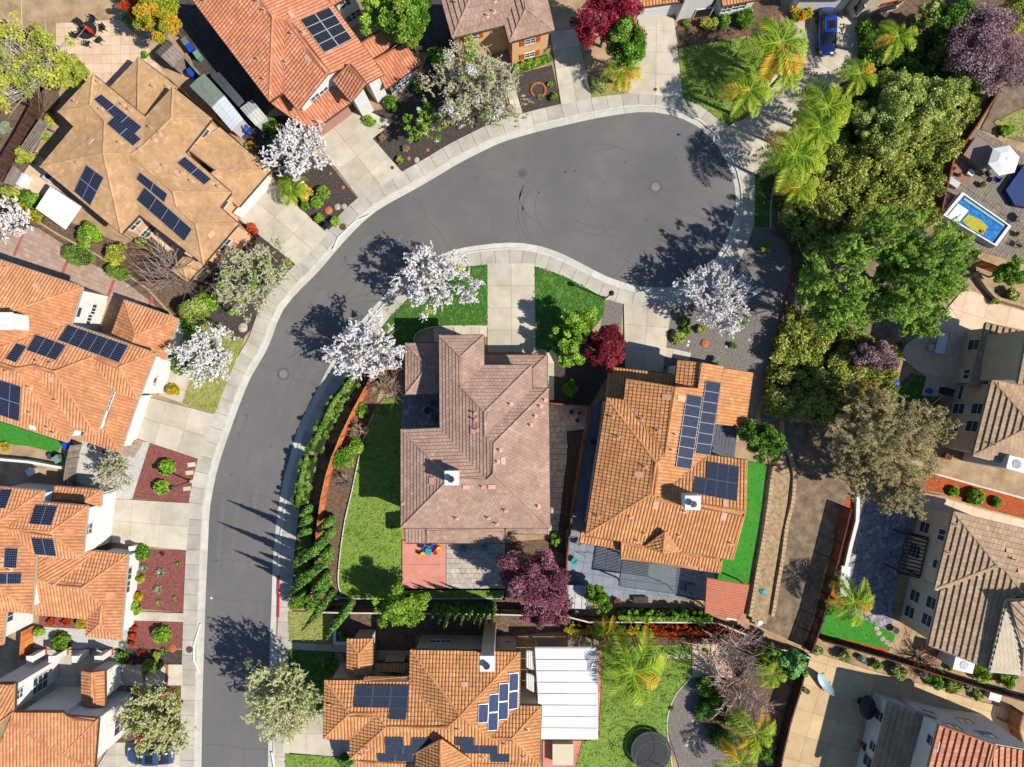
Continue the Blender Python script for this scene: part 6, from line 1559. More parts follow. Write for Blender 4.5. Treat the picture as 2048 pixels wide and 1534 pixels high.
prism_roof('garden_shed', 'small grey flat topped shed behind the purple plum tree', [(1130,1170),(1172,1172),(1171,1218),(1128,1216)], 1.6, 1.8, M_shedl, M_shedd, ridges=3)
def canopy(name, label, q, h, m, cat, split=1, gap=.02, posts=True, postm=None, slat=None, drop=0, axis=0):
    P = [W(*p, h) for p in q]; ce = sum(P, Vector()) / 4; t = empty(name, label, cat, (ce.x, ce.y, 0))
    a, b, c_, d = P if axis == 0 else [P[3], P[0], P[1], P[2]]
    for i in range(split):
        u0, u1 = i / split, (i + 1) / split; s0 = d.lerp(a, 1 - u0) if False else a.lerp(d, u0); e0 = b.lerp(c_, u0); s1 = a.lerp(d, u1); e1 = b.lerp(c_, u1)
        g_ = (s1 - s0).normalized() * gap; V = [s0 + g_, e0 + g_, e1 - g_, s1 - g_]; z = Vector((0, 0, .07)); mb = MB()
        mb.add(V + [v - z for v in V], [(0, 1, 2, 3), (7, 6, 5, 4)] + [(k, k + 4, (k + 1) % 4 + 4, (k + 1) % 4) for k in range(4)]); mb.build(slat or 'roof_panel', m, t)
    mb = MB(); ring = [p - Vector((0, 0, .1)) for p in P]
    for i in range(4): mb.tube([ring[i], ring[(i + 1) % 4]], .07, 4)
    mb.build('beam', postm or m, t)
    if posts:
        for p in P:
            i_ = p + (ce - p).normalized() * .25; mb = MB(); mb.box((i_.x, i_.y, h / 2 - .05), (.12, .12, h - .1), 0); mb.build('post', postm or m, t)
    return t
canopy('white_canopy', 'square white canvas canopy beside the tan tiled house', [(101,372),(161,412),(129,458),(71,417)], 2.4, M_canv, 'canopy', postm=M_alu)
canopy('patio_cover', 'large white eight panel patio roof beside the bottom orange house', [(1070,1296),(1193,1296),(1195,1479),(1081,1478)], 2.9, M_white, 'patio cover', split=8, gap=.035)
canopy('louvred_pergola', 'dark grey slatted pergola roof behind the long solar strip house', [(1246,1118),(1360,1134),(1352,1188),(1238,1172)], 2.7, M_steel, 'pergola', split=18, gap=.03, slat='slat')
canopy('gazebo', 'brown flat topped gazebo at the lower right of the grey patio', [(1414,1157),(1498,1171),(1483,1240),(1410,1225)], 2.6, M_brownroof, 'gazebo', split=14, gap=.012, slat='roof_plank')
canopy('side_patio_cover', 'dark translucent ribbed side roof right of the long solar strips', [(1429,845),(1475,851),(1468,916),(1420,908)], 2.7, M_shedd, 'patio cover', split=7, gap=.02, slat='roof_sheet', axis=1)
canopy('wall_pergola', 'black wooden pergola on the wall of the right tan house above the slate', [(1816,1065),(1858,1076),(1840,1156),(1795,1146)], 2.7, M_dark, 'pergola', split=11, gap=.12, slat='slat')
canopy('garden_trellis', 'weathered wooden plant trellis beside the dark fence in the upper left', [(78,238),(95,250),(60,305),(40,295)], 1.8, M_woodg, 'trellis', split=5, gap=.16, slat='slat', axis=1)
canopy('side_awning', 'upper small white slatted awning between roof and white patio cover', [(1053,1303),(1069,1303),(1068,1340),(1053,1334)], 2.6, M_white, 'awning', split=4, axis=1)
canopy('side_awning', 'lower small white slatted awning between roof and white patio cover', [(1053,1348),(1069,1353),(1067,1384),(1053,1376)], 2.6, M_white, 'awning', split=4, axis=1)
canopy('garage_trellis', 'rust red wooden trellis beam on the garage wall left of the drive', [(187,1031),(192,1031),(187,1080),(182,1080)], 2.5, mat('rust_wood', c(190,96,70), c(170,84,60), 3, .8), 'trellis', split=2, posts=False)
canopy('porch_trellis', 'brown wooden trellis fixed on the porch wall of the left orange house', [(314,735),(318,736),(308,770),(303,769)], 2.4, mat('brown_wood', c(150,104,76), c(130,88,64), 3, .8), 'trellis', split=2, posts=False)
def winbox(): pass

# ---------------------------------------------------------------- street lamps
def lamp(px, py, label, h=4.1, rz=0):
    x, y = W2(px, py); t = empty('street_lamp', label, 'street lamp', (x, y, 0), 'street lamps')
    mb = MB(); mb.cyl((x, y, .0), .22, .45, 12, .12); mb.build('base', M_conc, t)
    mb = MB(); mb.cyl((x, y, .4), .075, h - .8, 10, .055); mb.build('pole', M_dark, t)
    mb = MB(); mb.cyl((x, y, h - .42), .15, .38, 10, .24); mb.cyl((x, y, h - .04), .27, .14, 10, .10); mb.cyl((x, y, h + .1), .05, .12, 8, .02); mb.build('lantern', M_dark, t)
    mb = MB(); mb.cyl((x, y, h - .40), .12, .33, 10, .20); mb.build('lamp_glass', M_white, t); return t
lamp(383, 962, 'street lamp standing in the red bark bed by the left sidewalk')
lamp(1211, 597, 'street lamp at the lawn corner left of the right driveway')

# ---------------------------------------------------------------- cars
def carpaint(name, col):
    m = mat(name, col, None, 2, .18, spec=.6, metal=.3)
    m.node_tree.nodes['Principled BSDF'].inputs['Coat Weight'].default_value = 1.0; return m
M_bluecar = carpaint('blue_car_paint', (.01, .04, .22, 1)); M_navy = carpaint('navy_car_paint', (.05, .07, .14, 1)); M_carglass = glassmat('car_glass', (.01, .012, .016, 1), .04); M_tyre2 = mat('tyre_rubber', (.02, .02, .02, 1), None, 3, .9); M_rim = mat('alloy_rim', c(180,182,186), None, 3, .3, metal=.8)
def car(px, py, rz, paint, label, L=4.7, Wd=1.84, hh=1.45):
    x, y = W2(px, py, .8); t = empty('car', label, 'car', (x, y, .13), 'parked cars', rz)
    # stations along the length: (x, half width at sill, half width at top, z bottom, z top)
    st = [(-L/2, .62, .50, .42, .78), (-L/2+.18, .84, .74, .30, .88), (-L/2+.75, .91, .82, .25, .93), (-.9, .92, .84, .22, .95), (0, .92, .84, .22, .95), (.75, .92, .83, .22, .96), (1.25, .91, .80, .24, .90), (L/2-.35, .86, .70, .28, .76), (L/2-.08, .72, .54, .36, .66), (L/2, .55, .40, .42, .60)]
    V = []; F = []
    for s in st:
        xx, w0, w1, z0, z1 = s; zm = (z0 + z1) / 2 + .05
        V += [(xx, -w0 * .93, z0), (xx, -w0, zm), (xx, -w1, z1), (xx, -w1 * .45, z1 + .05), (xx, w1 * .45, z1 + .05), (xx, w1, z1), (xx, w0, zm), (xx, w0 * .93, z0)]
    for i in range(len(st) - 1):
        for k in range(8): a = i * 8 + k; b = i * 8 + (k + 1) % 8; F.append((a, b, b + 8, a + 8))
    F += [tuple(range(7, -1, -1)), tuple(range((len(st) - 1) * 8, len(st) * 8))]
    def mk(name, V, F, m, sub=2, bev=True):
        me = D.meshes.new(name); me.from_pydata(V, [], F); me.materials.append(m); o = link(D.objects.new(name, me), t)
        if sub:
            q = o.modifiers.new('sub', 'SUBSURF'); q.levels = q.render_levels = sub
            me.polygons.foreach_set('use_smooth', [True] * len(me.polygons))
        bm = bmesh.new(); bm.from_mesh(me); bmesh.ops.recalc_face_normals(bm, faces=bm.faces[:]); bm.to_mesh(me); bm.free(); return o
    mk('body', V, F, paint)
    cs = [(-L/2+.45, .70, .60, .90, .96), (-1.55, .76, .62, .92, 1.25), (-1.0, .78, .60, .93, hh - .03), (-.1, .78, .60, .93, hh), (.55, .78, .60, .93, hh - .10), (1.1, .76, .62, .92, 1.16), (1.5, .72, .66, .90, .95)]
    V2 = []; F2 = []
    for xx, w0, w1, z0, z1 in cs: V2 += [(xx, -w0, z0 - .02), (xx, -w1, z1 - .03), (xx, -w1 * .5, z1), (xx, w1 * .5, z1), (xx, w1, z1 - .03), (xx, w0, z0 - .02)]
    for i in range(len(cs) - 1):
        for k in range(5): a = i * 6 + k; F2.append((a, a + 1, a + 7, a + 6))
    mk('windows', V2, F2, M_carglass, 1)
    rf = [(-1.15, .60, hh - .04), (-.9, .62, hh + .005), (-.1, .62, hh + .025), (.35, .61, hh - .02), (.5, .60, hh - .055)]
    V3 = []; F3 = []
    for xx, w1, z in rf: V3 += [(xx, -w1, z - .02), (xx, -w1 * .5, z + .02), (xx, w1 * .5, z + .02), (xx, w1, z - .02)]
    n0 = len(V3); V3 += [(a, b, q - .04) for a, b, q in V3]
    for i in range(len(rf) - 1):
        for k in range(3): a = i * 4 + k; F3.append((a, a + 1, a + 5, a + 4)); F3.append((n0 + a + 4, n0 + a + 5, n0 + a + 1, n0 + a))
    mk('roof', V3, F3, paint, 1)
    sr = MB(); sr.box((-.25, 0, hh + .035), (.75, .8, .02)); mk('sunroof', sr.v, sr.f, M_carglass, 0)
    for sx in (-1.38, 1.38):
        for sy in (-1, 1):
            n = 18; wv = []; 
            for q in (0, .22): wv += [(sx + .33 * math.cos(6.2832 * k / n), sy * (.70 + q), .33 + .33 * math.sin(6.2832 * k / n)) for k in range(n)]
            wf = [tuple(range(n)), tuple(range(2 * n - 1, n - 1, -1))] + [(k, (k + 1) % n, n + (k + 1) % n, n + k) for k in range(n)]
            wo = mk('wheel', wv, wf, M_tyre2, 0); me = D.meshes.new('rim'); me.from_pydata([(sx + .21 * math.cos(6.2832 * k / n), sy * (.925), .33 + .21 * math.sin(6.2832 * k / n)) for k in range(n)], [], [tuple(range(n))]); me.materials.append(M_rim); link(D.objects.new('rim', me), wo)
    for sy in (-1, 1):
        q = MB(); q.box((.85, sy * .98, .98), (.14, .22, .13)); mk('wing_mirror', q.v, q.f, paint, 1)
        q = MB(); q.ball((L/2 - .28, sy * .62, .66), .20, .14, .07, 10, 5); mk('headlight', q.v, q.f, M_white, 0)
        q = MB(); q.box((-L/2 + .09, sy * .62, .76), (.14, .26, .12)); mk('tail_light', q.v, q.f, mat('tail_light_red', c(150, 20, 24), None, 3, .3), 1)
    q = MB(); q.box((L/2 - .02, 0, .36), (.05, .5, .12)); mk('number_plate', q.v, q.f, M_white, 0)
    return t
car(1655, 62, -math.pi / 2, M_bluecar, 'shiny blue car parked nose down on the palm lined drive at the top')
car(301, 1511, math.pi, M_navy, 'dark grey blue car parked half under the tree in the bottom left')

# ---------------------------------------------------------------- bins, furniture and yard things
def plas(n, col): return mat(n, col, tuple(q * .85 for q in col[:3]) + (1,), 4, .5)
M_pb = plas('blue_plastic', c(30,80,190)); M_pg = plas('grey_plastic', c(120,122,124)); M_pgr = plas('green_plastic', c(120,160,140)); M_pw = plas('white_plastic', c(236,236,234)); M_pr = plas('red_plastic', c(200,44,36)); M_teal = plas('teal_plastic', c(40,164,170)); M_py = plas('yellow_plastic', c(240,190,50)); M_terr = plas('terracotta', c(176,100,66)); M_black = plas('black_cover', (.02,.02,.022,1)); M_pt = plas('taupe_cover', c(148,124,116)); M_cream = plas('cream_cover', c(226,210,180))
def wheelie(px, py, m, label, rz=0, lid=None):
    x, y = W2(px, py); t = empty('wheelie_bin', label, 'wheelie bin', (x, y, 0), 'wheelie bins')
    P = lambda s, z: [(x + (a * math.cos(rz) - b * math.sin(rz)) * s, y + (a * math.sin(rz) + b * math.cos(rz)) * s, z) for a, b in ((-.28, -.34), (.28, -.34), (.28, .34), (-.28, .34))]
    mb = MB(); mb.add(P(.8, .08) + P(1, 1.0), [(3, 2, 1, 0), (4, 5, 6, 7)] + [(k, (k + 1) % 4, 4 + (k + 1) % 4, 4 + k) for k in range(4)]); mb.build('body', m, t)
    mb = MB(); mb.add(P(1.08, 1.0) + P(.95, 1.09), [(3, 2, 1, 0), (4, 5, 6, 7)] + [(k, (k + 1) % 4, 4 + (k + 1) % 4, 4 + k) for k in range(4)]); mb.build('lid', lid or m, t)
    for s in (-1, 1):
        a, b = .22 * s, .30; mb = MB(); mb.box((x + a * math.cos(rz) - b * math.sin(rz), y + a * math.sin(rz) + b * math.cos(rz), .1), (.06, .2, .2), rz); mb.build('wheel', M_tyre2, t)
for a in [(379,92,M_pg,'grey wheelie bin by the grey fence, first of three'),(388,104,M_pb,'blue wheelie bin in the middle of three by the grey fence'),(403,118,M_pgr,'pale green wheelie bin, last of three by the grey fence'),(485,255,M_pgr,'green bin at the end of the corrugated shed'),(498,263,M_pb,'blue bin at the end of the corrugated shed'),
          (143,889,M_pb,'blue wheelie bin behind the weathered board fence'),(126,916,M_pgr,'pale green wheelie bin left of the weathered board fence'),(73,942,M_pw,'white lidded bin in the narrow side yard at the left'),(390,152,M_pb,'blue bin between the greenhouse shed and the green grey shed')]: wheelie(a[0], a[1], a[2], a[3], .6)
def pot(px, py, r, m, label, h=.5, plant=None, cat='pot', name='plant_pot'):
    x, y = W2(px, py); t = empty(name, label, cat, (x, y, .1)); mb = MB(); mb.cyl((x, y, .1), r * .7, h, 14, r); mb.build('pot', m, t)
    mb = MB(); mb.cyl((x, y, .1 + h - .02), r * .86, .03, 14); mb.build('soil', M_mulch, t)
    if plant: C, S = lobes(x, y, h, h + r, r * .9, 8, .1, (.3, .5)); leaves('foliage', C, S, 500, .07, LM[plant], t)
for a in [(1723,1486,.42,M_terr,'big tan urn by the wall of the bottom right house',.9,None),(1610,1378,.28,M_terr,'terracotta pot with a plant on the tan patio',.5,None),(1604,1376,.25,M_pgr,'green pot beside the terracotta one on the tan patio',.5,'lime'),(1185,882,.3,M_pb,'blue tub in the narrow alley beside the long solar strip house',.7,None),(1142,824,.24,M_pb,'blue pot in the small yard behind the side gate',.4,None),(1158,826,.24,M_pgr,'green pot in the small yard behind the side gate',.4,'green'),(1154,840,.3,M_pw,'pale blue round tub in the small yard behind the side gate',.4,None),
          (1948,506,.32,M_pgr,'round pale green planter below the pool',.5,'green'),(2006,448,.3,M_terr,'brown pot right of the pool',.5,None),(1233,1199,.28,M_pr,'red pot at the end of the climbing shrub row',.5,None),(106,912,.3,M_pb,'round bright blue tub in the side yard at the left',.4,None),(1888,912,.36,M_pr,'red lidded tub at the corner of the right tan house',.7,None),(1130,1492,.22,M_black,'small black pot beside the cream covered spa',.4,None),(1786,1257,.36,M_pg,'grey round pot at the edge of slate and turf',.5,None),(190,895,.32,M_pw,'left pale blue glass table by the roof corner of the left orange house',.45,None),(216,901,.34,M_pw,'right pale blue glass table by the roof corner of the left orange house',.45,None)]: pot(*a)
def box_thing(name, label, cat, px, py, size, z, rz, m, lid=None, top=None, h0=.12):
    x, y = W2(px, py, z); t = empty(name, label, cat, (x, y, 0)); mb = MB(); mb.box((x, y, h0 + (z - h0) / 2 - .03), (size[0], size[1], z - h0 - .06), rz); mb.build('body', m, t)
    mb = MB(); mb.box((x, y, z - .01), (size[0] + .06, size[1] + .06, .08), rz); mb.build('lid', lid or m, t)
    if top: mb = MB(); mb.cyl((x, y, z + .03), min(size) * .35, .04, 14); mb.build('fan_grille', top, t)
    return t
box_thing('spa', 'cream covered square spa below the white patio roof', 'spa', 1126, 1509, (2.0, 2.0), .9, 0, M_cream)
box_thing('hot_tub', 'taupe covered hot tub beside the white umbrella', 'hot tub', 1960, 305, (2.4, 2.2), .95, -.6, M_pt)
box_thing('air_unit', 'grey air conditioning unit at the left corner of the tan tiled house', 'air unit', 97, 352, (.9, .9), 1.0, -.6, M_shedl, None, M_flue)
box_thing('air_unit', 'white air conditioning box below the slope of the right tan house', 'air unit', 1928, 1330, (1.9, 1.2), 2.6, -.25, M_white, None, M_flue)
box_thing('roof_box', 'white chimney box at the right edge on the tan house with paired windows', 'chimney', 2033, 928, (1.6, 1.2), 6.2, -.25, M_white, None, M_flue)
box_thing('storage_chest', 'white storage chest under the dark fence at the right edge', 'storage chest', 1990, 1394, (1.1, .7), .8, -.3, M_pw)
box_thing('garden_bench', 'pale chest in the shaded lawn below the tan house windows', 'bench', 1850, 815, (.7, 1.0), .5, -.3, M_shedl)
box_thing('mailbox', 'dark mailbox at the kerb bed between the upper driveways', 'mailbox', 654, 449, (.5, .3), 1.1, .8, M_dark)
box_thing('mailbox', 'pale mailbox beside the drive of the lower left orange house', 'mailbox', 263, 1097, (.5, .4), 1.1, .1, M_pw)
box_thing('planter_box', 'white framed planter box in the bed below the slatted pergola', 'planter', 1282, 1200, (1.4, .5), .5, 0, M_white, M_mulch)
box_thing('sofa', 'white topped patio box by the brown gazebo corner', 'storage box', 1464, 1234, (1.0, .5), .8, -.1, M_white)
box_thing('grill', 'black covered grill beside the door of the right tan house', 'grill', 1899, 783, (.9, .6), 1.1, -.3, M_black)
box_thing('woven_armchair', 'grey woven armchair on the grey patio near the gazebo', 'armchair', 1383, 1178, (.9, .8), .7, -.1, M_pg)
mb = MB(); x, y = W2(1741, 1420, 2); t = empty('patio_umbrella', 'closed black patio umbrella leaning at the wall of the bottom right house', 'umbrella', (x, y, 0)); mb.ball((x, y, 1.5), .8, 1.2, .5, 14, 7); mb.build('folded_canopy', M_black, t); mb = MB(); mb.cyl((x, y, .12), .04, 1.4, 8); mb.build('pole', M_alu, t); mb = MB(); mb.cyl((x, y, .1), .35, .1, 14); mb.build('base', M_dark, t)
def chair(px, py, rz, m, label, group, s=1.0, z=.1):
    x, y = W2(px, py); t = empty('chair', label, 'chair', (x, y, z), group, rz)
    def part(n, fn):
        q = MB(); fn(q); me = D.meshes.new(n); me.from_pydata(q.v, [], q.f); me.materials.append(m); link(D.objects.new(n, me), t)
    part('seat', lambda q: q.box((0, 0, .42 * s), (.5 * s, .5 * s, .05)))
    part('backrest', lambda q: q.box((-.25 * s, 0, .68 * s), (.05, .5 * s, .5 * s)))
    for a in (-1, 1):
        part('armrest', lambda q: q.box((0, a * .27 * s, .6 * s), (.5 * s, .05, .04)))
        for b in (-1, 1): part('leg', lambda q: q.box((b * .22 * s, a * .22 * s, .2 * s), (.04, .04, .4 * s)))
    return t
def table(px, py, r, m, label, h=.72, round_=True, legs=4, z=.1, sz=None):
    x, y = W2(px, py); t = empty('table', label, 'table', (x, y, z)); mb = MB()
    if round_: mb.cyl((x, y, z + h - .04), r, .05, 24)
    else: mb.box((x, y, z + h), (*sz, .06), -.25)
    mb.build('tabletop', m, t)
    for k in range(legs):
        a = 6.2832 * k / legs + .7; mb = MB(); mb.box((x + r * .6 * math.cos(a), y + r * .6 * math.sin(a), z + h / 2 - .03), (.05, .05, h - .06)); mb.build('leg', m, t)
def umbrella(px, py, r, h, m, label, n=8, tilt=0, name='patio_umbrella', closed=False):
    x, y = W2(px, py, h); t = empty(name, label, 'umbrella', (x, y, 0)); zc = h
    for k in range(n):
        a0, a1 = 6.2832 * k / n + .2, 6.2832 * (k + 1) / n + .2; f = lambda a, q: (x + r * q * math.cos(a), y + r * q * math.sin(a), zc - .42 * q * q)
        V = [(x, y, zc), f(a0, .5), f(a0, 1), f(a1, 1), f(a1, .5)]; V2 = [(a, b, q - .015) for a, b, q in V]
        meshobj('canopy_panel', V + V2, [(0, 1, 4), (1, 2, 3, 4), (9, 6, 5), (9, 8, 7, 6), (2, 7, 8, 3)], m, t)
    for k in range(n):
        a0 = 6.2832 * k / n + .2; mb = MB(); mb.tube([(x, y, zc - .04), (x + r * math.cos(a0), y + r * math.sin(a0), zc - .45)], .012, 4); mb.build('rib', M_alu, t)
    mb = MB(); mb.cyl((x, y, .1), .03, h - .1, 8); mb.build('pole', M_alu, t); mb = MB(); mb.cyl((x, y, h), .04, .1, 8); mb.build('finial', M_dark, t); mb = MB(); mb.cyl((x, y, .1), .3, .08, 14); mb.build('base', M_dark, t)
umbrella(2014, 318, 1.55, 2.6, M_canv, 'white six sided patio umbrella beside the covered hot tub', 6)
# red umbrella, closed, over the round dark table with six chairs
table(186, 68, .85, M_dark, 'round black mesh table on the upper left terrace')
x, y = W2(181, 62, 1.4); t = empty('closed_umbrella', 'red closed umbrella standing in the round black table', 'umbrella', (x, y, 0)); mb = MB(); mb.tube([(x, y, .9), (x + .05, y - .02, 1.5), (x - .1, y + .1, 2.4)], [.1, .22, .05], 8); mb.build('folded_canopy', M_pr, t); mb = MB(); mb.cyl((x, y, .1), .03, .9, 8); mb.build('pole', M_alu, t)
for i in range(6):
    a = i * 1.047 + .3; chair(186 + 26 * math.cos(a), 68 - 24 * math.sin(a), a + math.pi, M_dark, 'black chair at the ' + ['right', 'upper right', 'upper left', 'left', 'lower left', 'lower right'][i] + ' of the round table on the upper left terrace', 'chairs around the round black table')
table(857, 820, .35, M_dark, 'small round table in the shaded slate courtyard', .6, z=.2); chair(868, 806, math.pi, M_woodg, 'upper cushioned chair in the shaded slate courtyard', 'courtyard chairs', z=.2); chair(869, 834, math.pi, M_woodg, 'lower cushioned chair in the shaded slate courtyard', 'courtyard chairs', z=.2)
chair(928, 1095, -1.8, M_teal, 'left teal chair at the roof edge on the slate patio', 'teal patio chairs', z=.2); chair(970, 1093, -1.5, M_teal, 'right teal chair at the roof edge on the slate patio', 'teal patio chairs', z=.2)
table(1872, 688, .6, M_white, 'white dining table on the pale patio by the upper right tan house', .75, False, 4, .12, (.9, 2.0))
for (a, b, r, l) in ((1860,672,0,'upper left'),(1884,672,3.14,'upper right'),(1856,696,0,'lower left'),(1882,700,3.14,'lower right')): chair(a, b, r, M_pw, l + ' white chair at the dining table on the pale patio', 'white patio chairs')
# toddler toys on the salmon patio
table(858, 1100, .42, M_teal, 'teal toddler play table on the salmon patio', .45, False, 4, .19, (.6, .6))
TOY = 'colourful toddler seats'
for a, b, m, l in ((872,1102,M_pr,'red toddler seat right of the teal play table'),(850,1093,M_pb,'blue toddler seat behind the teal play table'),(847,1106,M_py,'yellow toddler seat left of the teal play table'),(879,1095,M_py,'orange yellow toddler seat by the red one'),(866,1090,M_pb,'blue toddler stool touching the roof shade')): chair(a, b, 0, m, l, TOY, .7, .19)
# trampoline
x, y = W2(1302, 1503, .9); t = empty('trampoline', 'big round black trampoline with safety net poles on the lower lawn', 'trampoline', (x, y, .17)); R = 2.0
mb = MB(); mb.cyl((x, y, .9), R * .84, .03, 36); mb.build('jump_mat', M_black, t); n = 36
vs = [(x + q * math.cos(6.2832 * k / n), y + q * math.sin(6.2832 * k / n), .95) for k in range(n) for q in (R * .86, R)]; meshobj('spring_pad', vs + [(a, b, q - .05) for a, b, q in vs], [(2 * k, 2 * k + 1, (2 * k + 3) % (2 * n), (2 * k + 2) % (2 * n)) for k in range(n)] + [(2 * n + 2 * k + 1, 2 * n + 2 * k, 2 * n + (2 * k + 2) % (2 * n), 2 * n + (2 * k + 3) % (2 * n)) for k in range(n)], plas('dark_pad', c(60, 62, 66)), t)
for k in range(6):
    a = 1.047 * k + .2; mb = MB(); mb.tube([(x + R * math.cos(a), y + R * math.sin(a), .17), (x + R * math.cos(a), y + R * math.sin(a), 1.9), (x + R * .93 * math.cos(a), y + R * .93 * math.sin(a), 2.6)], .03, 6); mb.build('net_pole', M_alu, t)
mb = MB(); mb.tube([(x + R * .93 * math.cos(6.2832 * k / 30), y + R * .93 * math.sin(6.2832 * k / 30), 2.6) for k in range(31)], .02, 4); mb.build('top_ring', M_alu, t)
# swim spa
q = [(1925,384),(2023,452),(1993,493),(1887,430)]; h = 1.1; P = [W(*p, h) for p in q]; ce = sum(P, Vector()) / 4; t = empty('swim_spa', 'raised rectangular pool with blue and yellow interior in the upper right yard', 'pool', (ce.x, ce.y, .1), None)
ins = [p + (ce - p).normalized() * .32 for p in P]; mb = MB()
for i in range(4):
    a, b, c_, d = P[i], P[(i + 1) % 4], ins[(i + 1) % 4], ins[i]; mb.prism([(a.x, a.y), (b.x, b.y), (c_.x, c_.y), (d.x, d.y)], .1, h)
mb.build('shell', M_white, t)
M_poolb = mat('pool_blue', c(24,84,170), c(70,150,200), 3, .08, .6, 5, spec=.7); M_pooly = mat('pool_yellow_toy', c(196,190,40), c(150,150,30), 4, .5)
mb = MB(); mb.prism([(p.x, p.y) for p in ins], .1, h - .18); mb.build('water', M_poolb, t)
def lp(u, v, z): p = ins[0].lerp(ins[1], u).lerp(ins[3].lerp(ins[2], u), v); return (p.x, p.y, z)
mb = MB(); mb.prism([lp(.02, .4, 0)[:2], lp(.25, .4, 0)[:2], lp(.25, 1, 0)[:2], lp(.02, 1, 0)[:2]], h - .1, h + .03); mb.build('step_seat', M_white, t)
mb = MB(); mb.prism([lp(u, v, 0)[:2] for u, v in ((.3,.5),(.55,.42),(.72,.5),(.74,.9),(.5,.96),(.28,.86))], h - .16, h - .10); tag(mb.build('pool_float', M_pooly), 'yellow float lying in the raised pool', 'pool float')
mb = MB(); fx, fy, _ = lp(.68, .82, 0); mb.cyl((fx, fy, h - .09), .16, .12, 12); tag(mb.build('toy_ball', M_pr), 'small red toy on the yellow float in the pool', 'toy')
mb = MB(); mb.prism([lp(.05, .05, 0)[:2], lp(.95, .05, 0)[:2], lp(.95, .14, 0)[:2], lp(.05, .14, 0)[:2]], h - .14, h - .08); mb.build('handrail_ledge', plas('pale_blue_resin', c(150, 190, 190)), t)
# blue pool cover/sofa at the right edge
mb = MB(); pts = [W(*p, .7) for p in ((2048,330),(2012,380),(2030,410),(2090,420),(2090,330))]; mb.prism([(p.x, p.y) for p in pts], .1, .7); tag(mb.build('covered_sofa', plas('blue_cover', c(24,50,110))), 'blue covered garden furniture at the right edge beside the umbrella', 'furniture cover')
for i, (a, b) in enumerate(((1890,392),(1886,405),(1882,418))): 
    x, y = W2(a, b); mb = MB(); mb.box((x, y, .14), (.7, .5, .08), -.3); tag(mb.build('paving_slab', M_pinkc), ('top', 'middle', 'lowest')[i] + ' of the pale slabs beside the pool fence', 'paving slab', 'pale slabs by the fence')
# hammock on its stand
x0, y0 = W2(1627, 1338); x1, y1 = W2(1660, 1383); t = empty('hammock', 'pale blue hammock on a steel stand on the tan patio', 'hammock', ((x0 + x1) / 2, (y0 + y1) / 2, .12)); a = Vector((x0, y0, 1.0)); b = Vector((x1, y1, 1.0)); d = (b - a).normalized(); s = Vector((-d.y, d.x, 0)); V = []
for i in range(11):
    u = i / 10; wv = .42 * math.sin(math.pi * u) ** .6 + .02; p = a.lerp(b, u) - Vector((0, 0, .45 * math.sin(math.pi * u))); V += [p + s * wv + Vector((0, 0, .08)), p, p - s * wv + Vector((0, 0, .08))]
n = len(V); meshobj('sling', V + [v - Vector((0, 0, .02)) for v in V], [(3 * i + k, 3 * i + k + 1, 3 * i + k + 4, 3 * i + k + 3) for i in range(10) for k in range(2)] + [(n + 3 * i + k + 3, n + 3 * i + k + 4, n + 3 * i + k + 1, n + 3 * i + k) for i in range(10) for k in range(2)], plas('pale_blue_cloth', c(170, 200, 204)), t)
for e, o in ((a, -d), (b, d)): mb = MB(); mb.tube([e, e + o * .25 + Vector((0, 0, .1)), e - o * .5 + Vector((0, 0, -.85))], .035, 6); mb.build('stand_arm', M_flue, t)
mb = MB(); mb.tube([(a + d * .5 - Vector((0, 0, .85))), (b - d * .5 - Vector((0, 0, .85)))], .035, 6); mb.build('stand_beam', M_flue, t)
for u in (.3, .7): p = a.lerp(b, u); mb = MB(); mb.tube([(p + s * .6).to_tuple()[:2] + (.16,), (p - s * .6).to_tuple()[:2] + (.16,)], .035, 6); mb.build('stand_foot', M_flue, t)
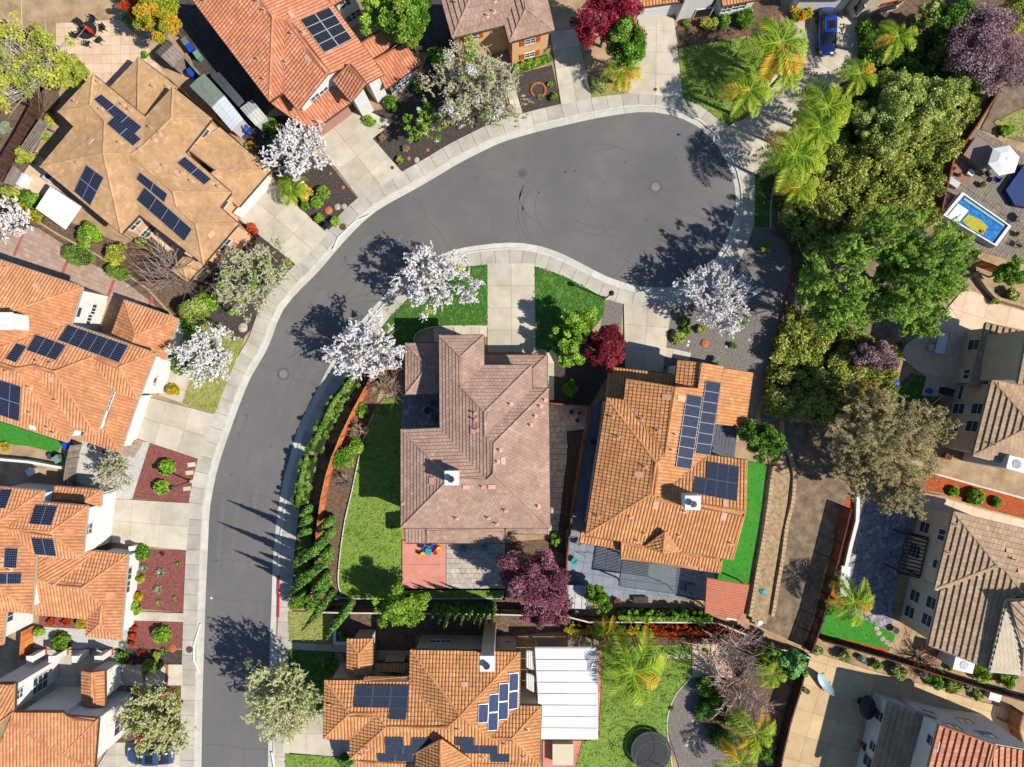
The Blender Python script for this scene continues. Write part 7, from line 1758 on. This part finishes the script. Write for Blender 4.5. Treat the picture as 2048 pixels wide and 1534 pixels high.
# small odds and ends
for a, b, m, l in ((1359,270,M_pb,'crumpled blue scrap on the road near the top right kerb'),(1790,766,M_pb,'bright blue toy heap on the shaded lawn by the thicket'),(1856,782,M_pb,'blue folded sheet on the pale patio edge'),(1533,832,M_pb,'blue object under the thicket at the top of the dirt slope'),(1522,1180,M_teal,'round teal lid on the tan terrace between the block walls'),(1515,1243,M_pw,'white sacks at the foot of the terrace')):
    x, y = W2(a, b); rg = random.Random(a); r = .16 if a == 1359 else .38; mb = MB(); mb.ball((x, y, .1 if a < 1500 else .2), r, r * .8, r * .4, 9, 4, z0=0)
    mb.v = [(p[0] + rg.uniform(-.06, .06), p[1] + rg.uniform(-.06, .06), p[2] + (.26 if 1500 < a < 1530 else 0)) for p in mb.v]; tag(mb.build('yard_item', m), l, 'yard item')
t = empty('clothes_rack', 'thin metal rack standing on the grey patio left of the pergola shade', 'rack', (*W2(1180, 1110), .12)); x, y = W2(1180, 1110)
mb = MB(); mb.tube([(x - .6, y, 1.1), (x + .6, y - .1, 1.1)], .03, 6); mb.build('rail', M_alu, t)
for s in (-.6, .6): mb = MB(); mb.tube([(x + s, y, .12), (x + s, y, 1.1)], .03, 6); mb.build('upright', M_alu, t)
chair(1148, 1118, .8, M_teal, 'green garden chair at the left of the grey patio', 'grey patio chairs'); chair(1158, 1082, .3, M_pg, 'grey garden chair at the upper left of the grey patio', 'grey patio chairs')

CL = [('potted_plant', 1902, 340, .22, 'green', 'small potted plant on the brick strip by the pool fence'), ('potted_plant', 1915, 352, .2, 'olive', 'second potted plant on the strip by the pool fence'), ('potted_plant', 1960, 372, .3, 'green', 'leafy potted plant between hot tub and pool'), ('potted_plant', 2030, 470, .28, 'lime', 'potted plant at the right end of the pool')]
for nm, a, b, r, kd, l in CL: pot(a, b, r, M_terr, l, .4, kd, 'potted plant', nm)
chair(1968, 350, .5, M_dark, 'dark chair between the hot tub and the raised pool', 'pool yard chairs'); chair(1985, 362, 2.6, M_pb, 'blue chair between the umbrella and the raised pool', 'pool yard chairs'); chair(2030, 490, 1.0, M_woodg, 'wooden chair below the right end of the pool', 'pool yard chairs')
table(2035, 440, .5, M_woodg, 'round wooden table right of the pool', .7)
box_thing('storage_box', 'pale storage box along the pool fence', 'storage box', 1908, 365, (1.1, .6), .6, -.6, M_shedl)
box_thing('side_table', 'white side table beside the hot tub corner', 'side table', 1942, 345, (.5, .5), .5, -.6, M_white)
tag(sheet('brick_paving', [(1898,345),(1912,322),(1945,342),(1930,368)], .118, mat('old_red_brick', c(176,124,104), c(150,100,84), 5, .95, .4, 16), None), kind='structure')
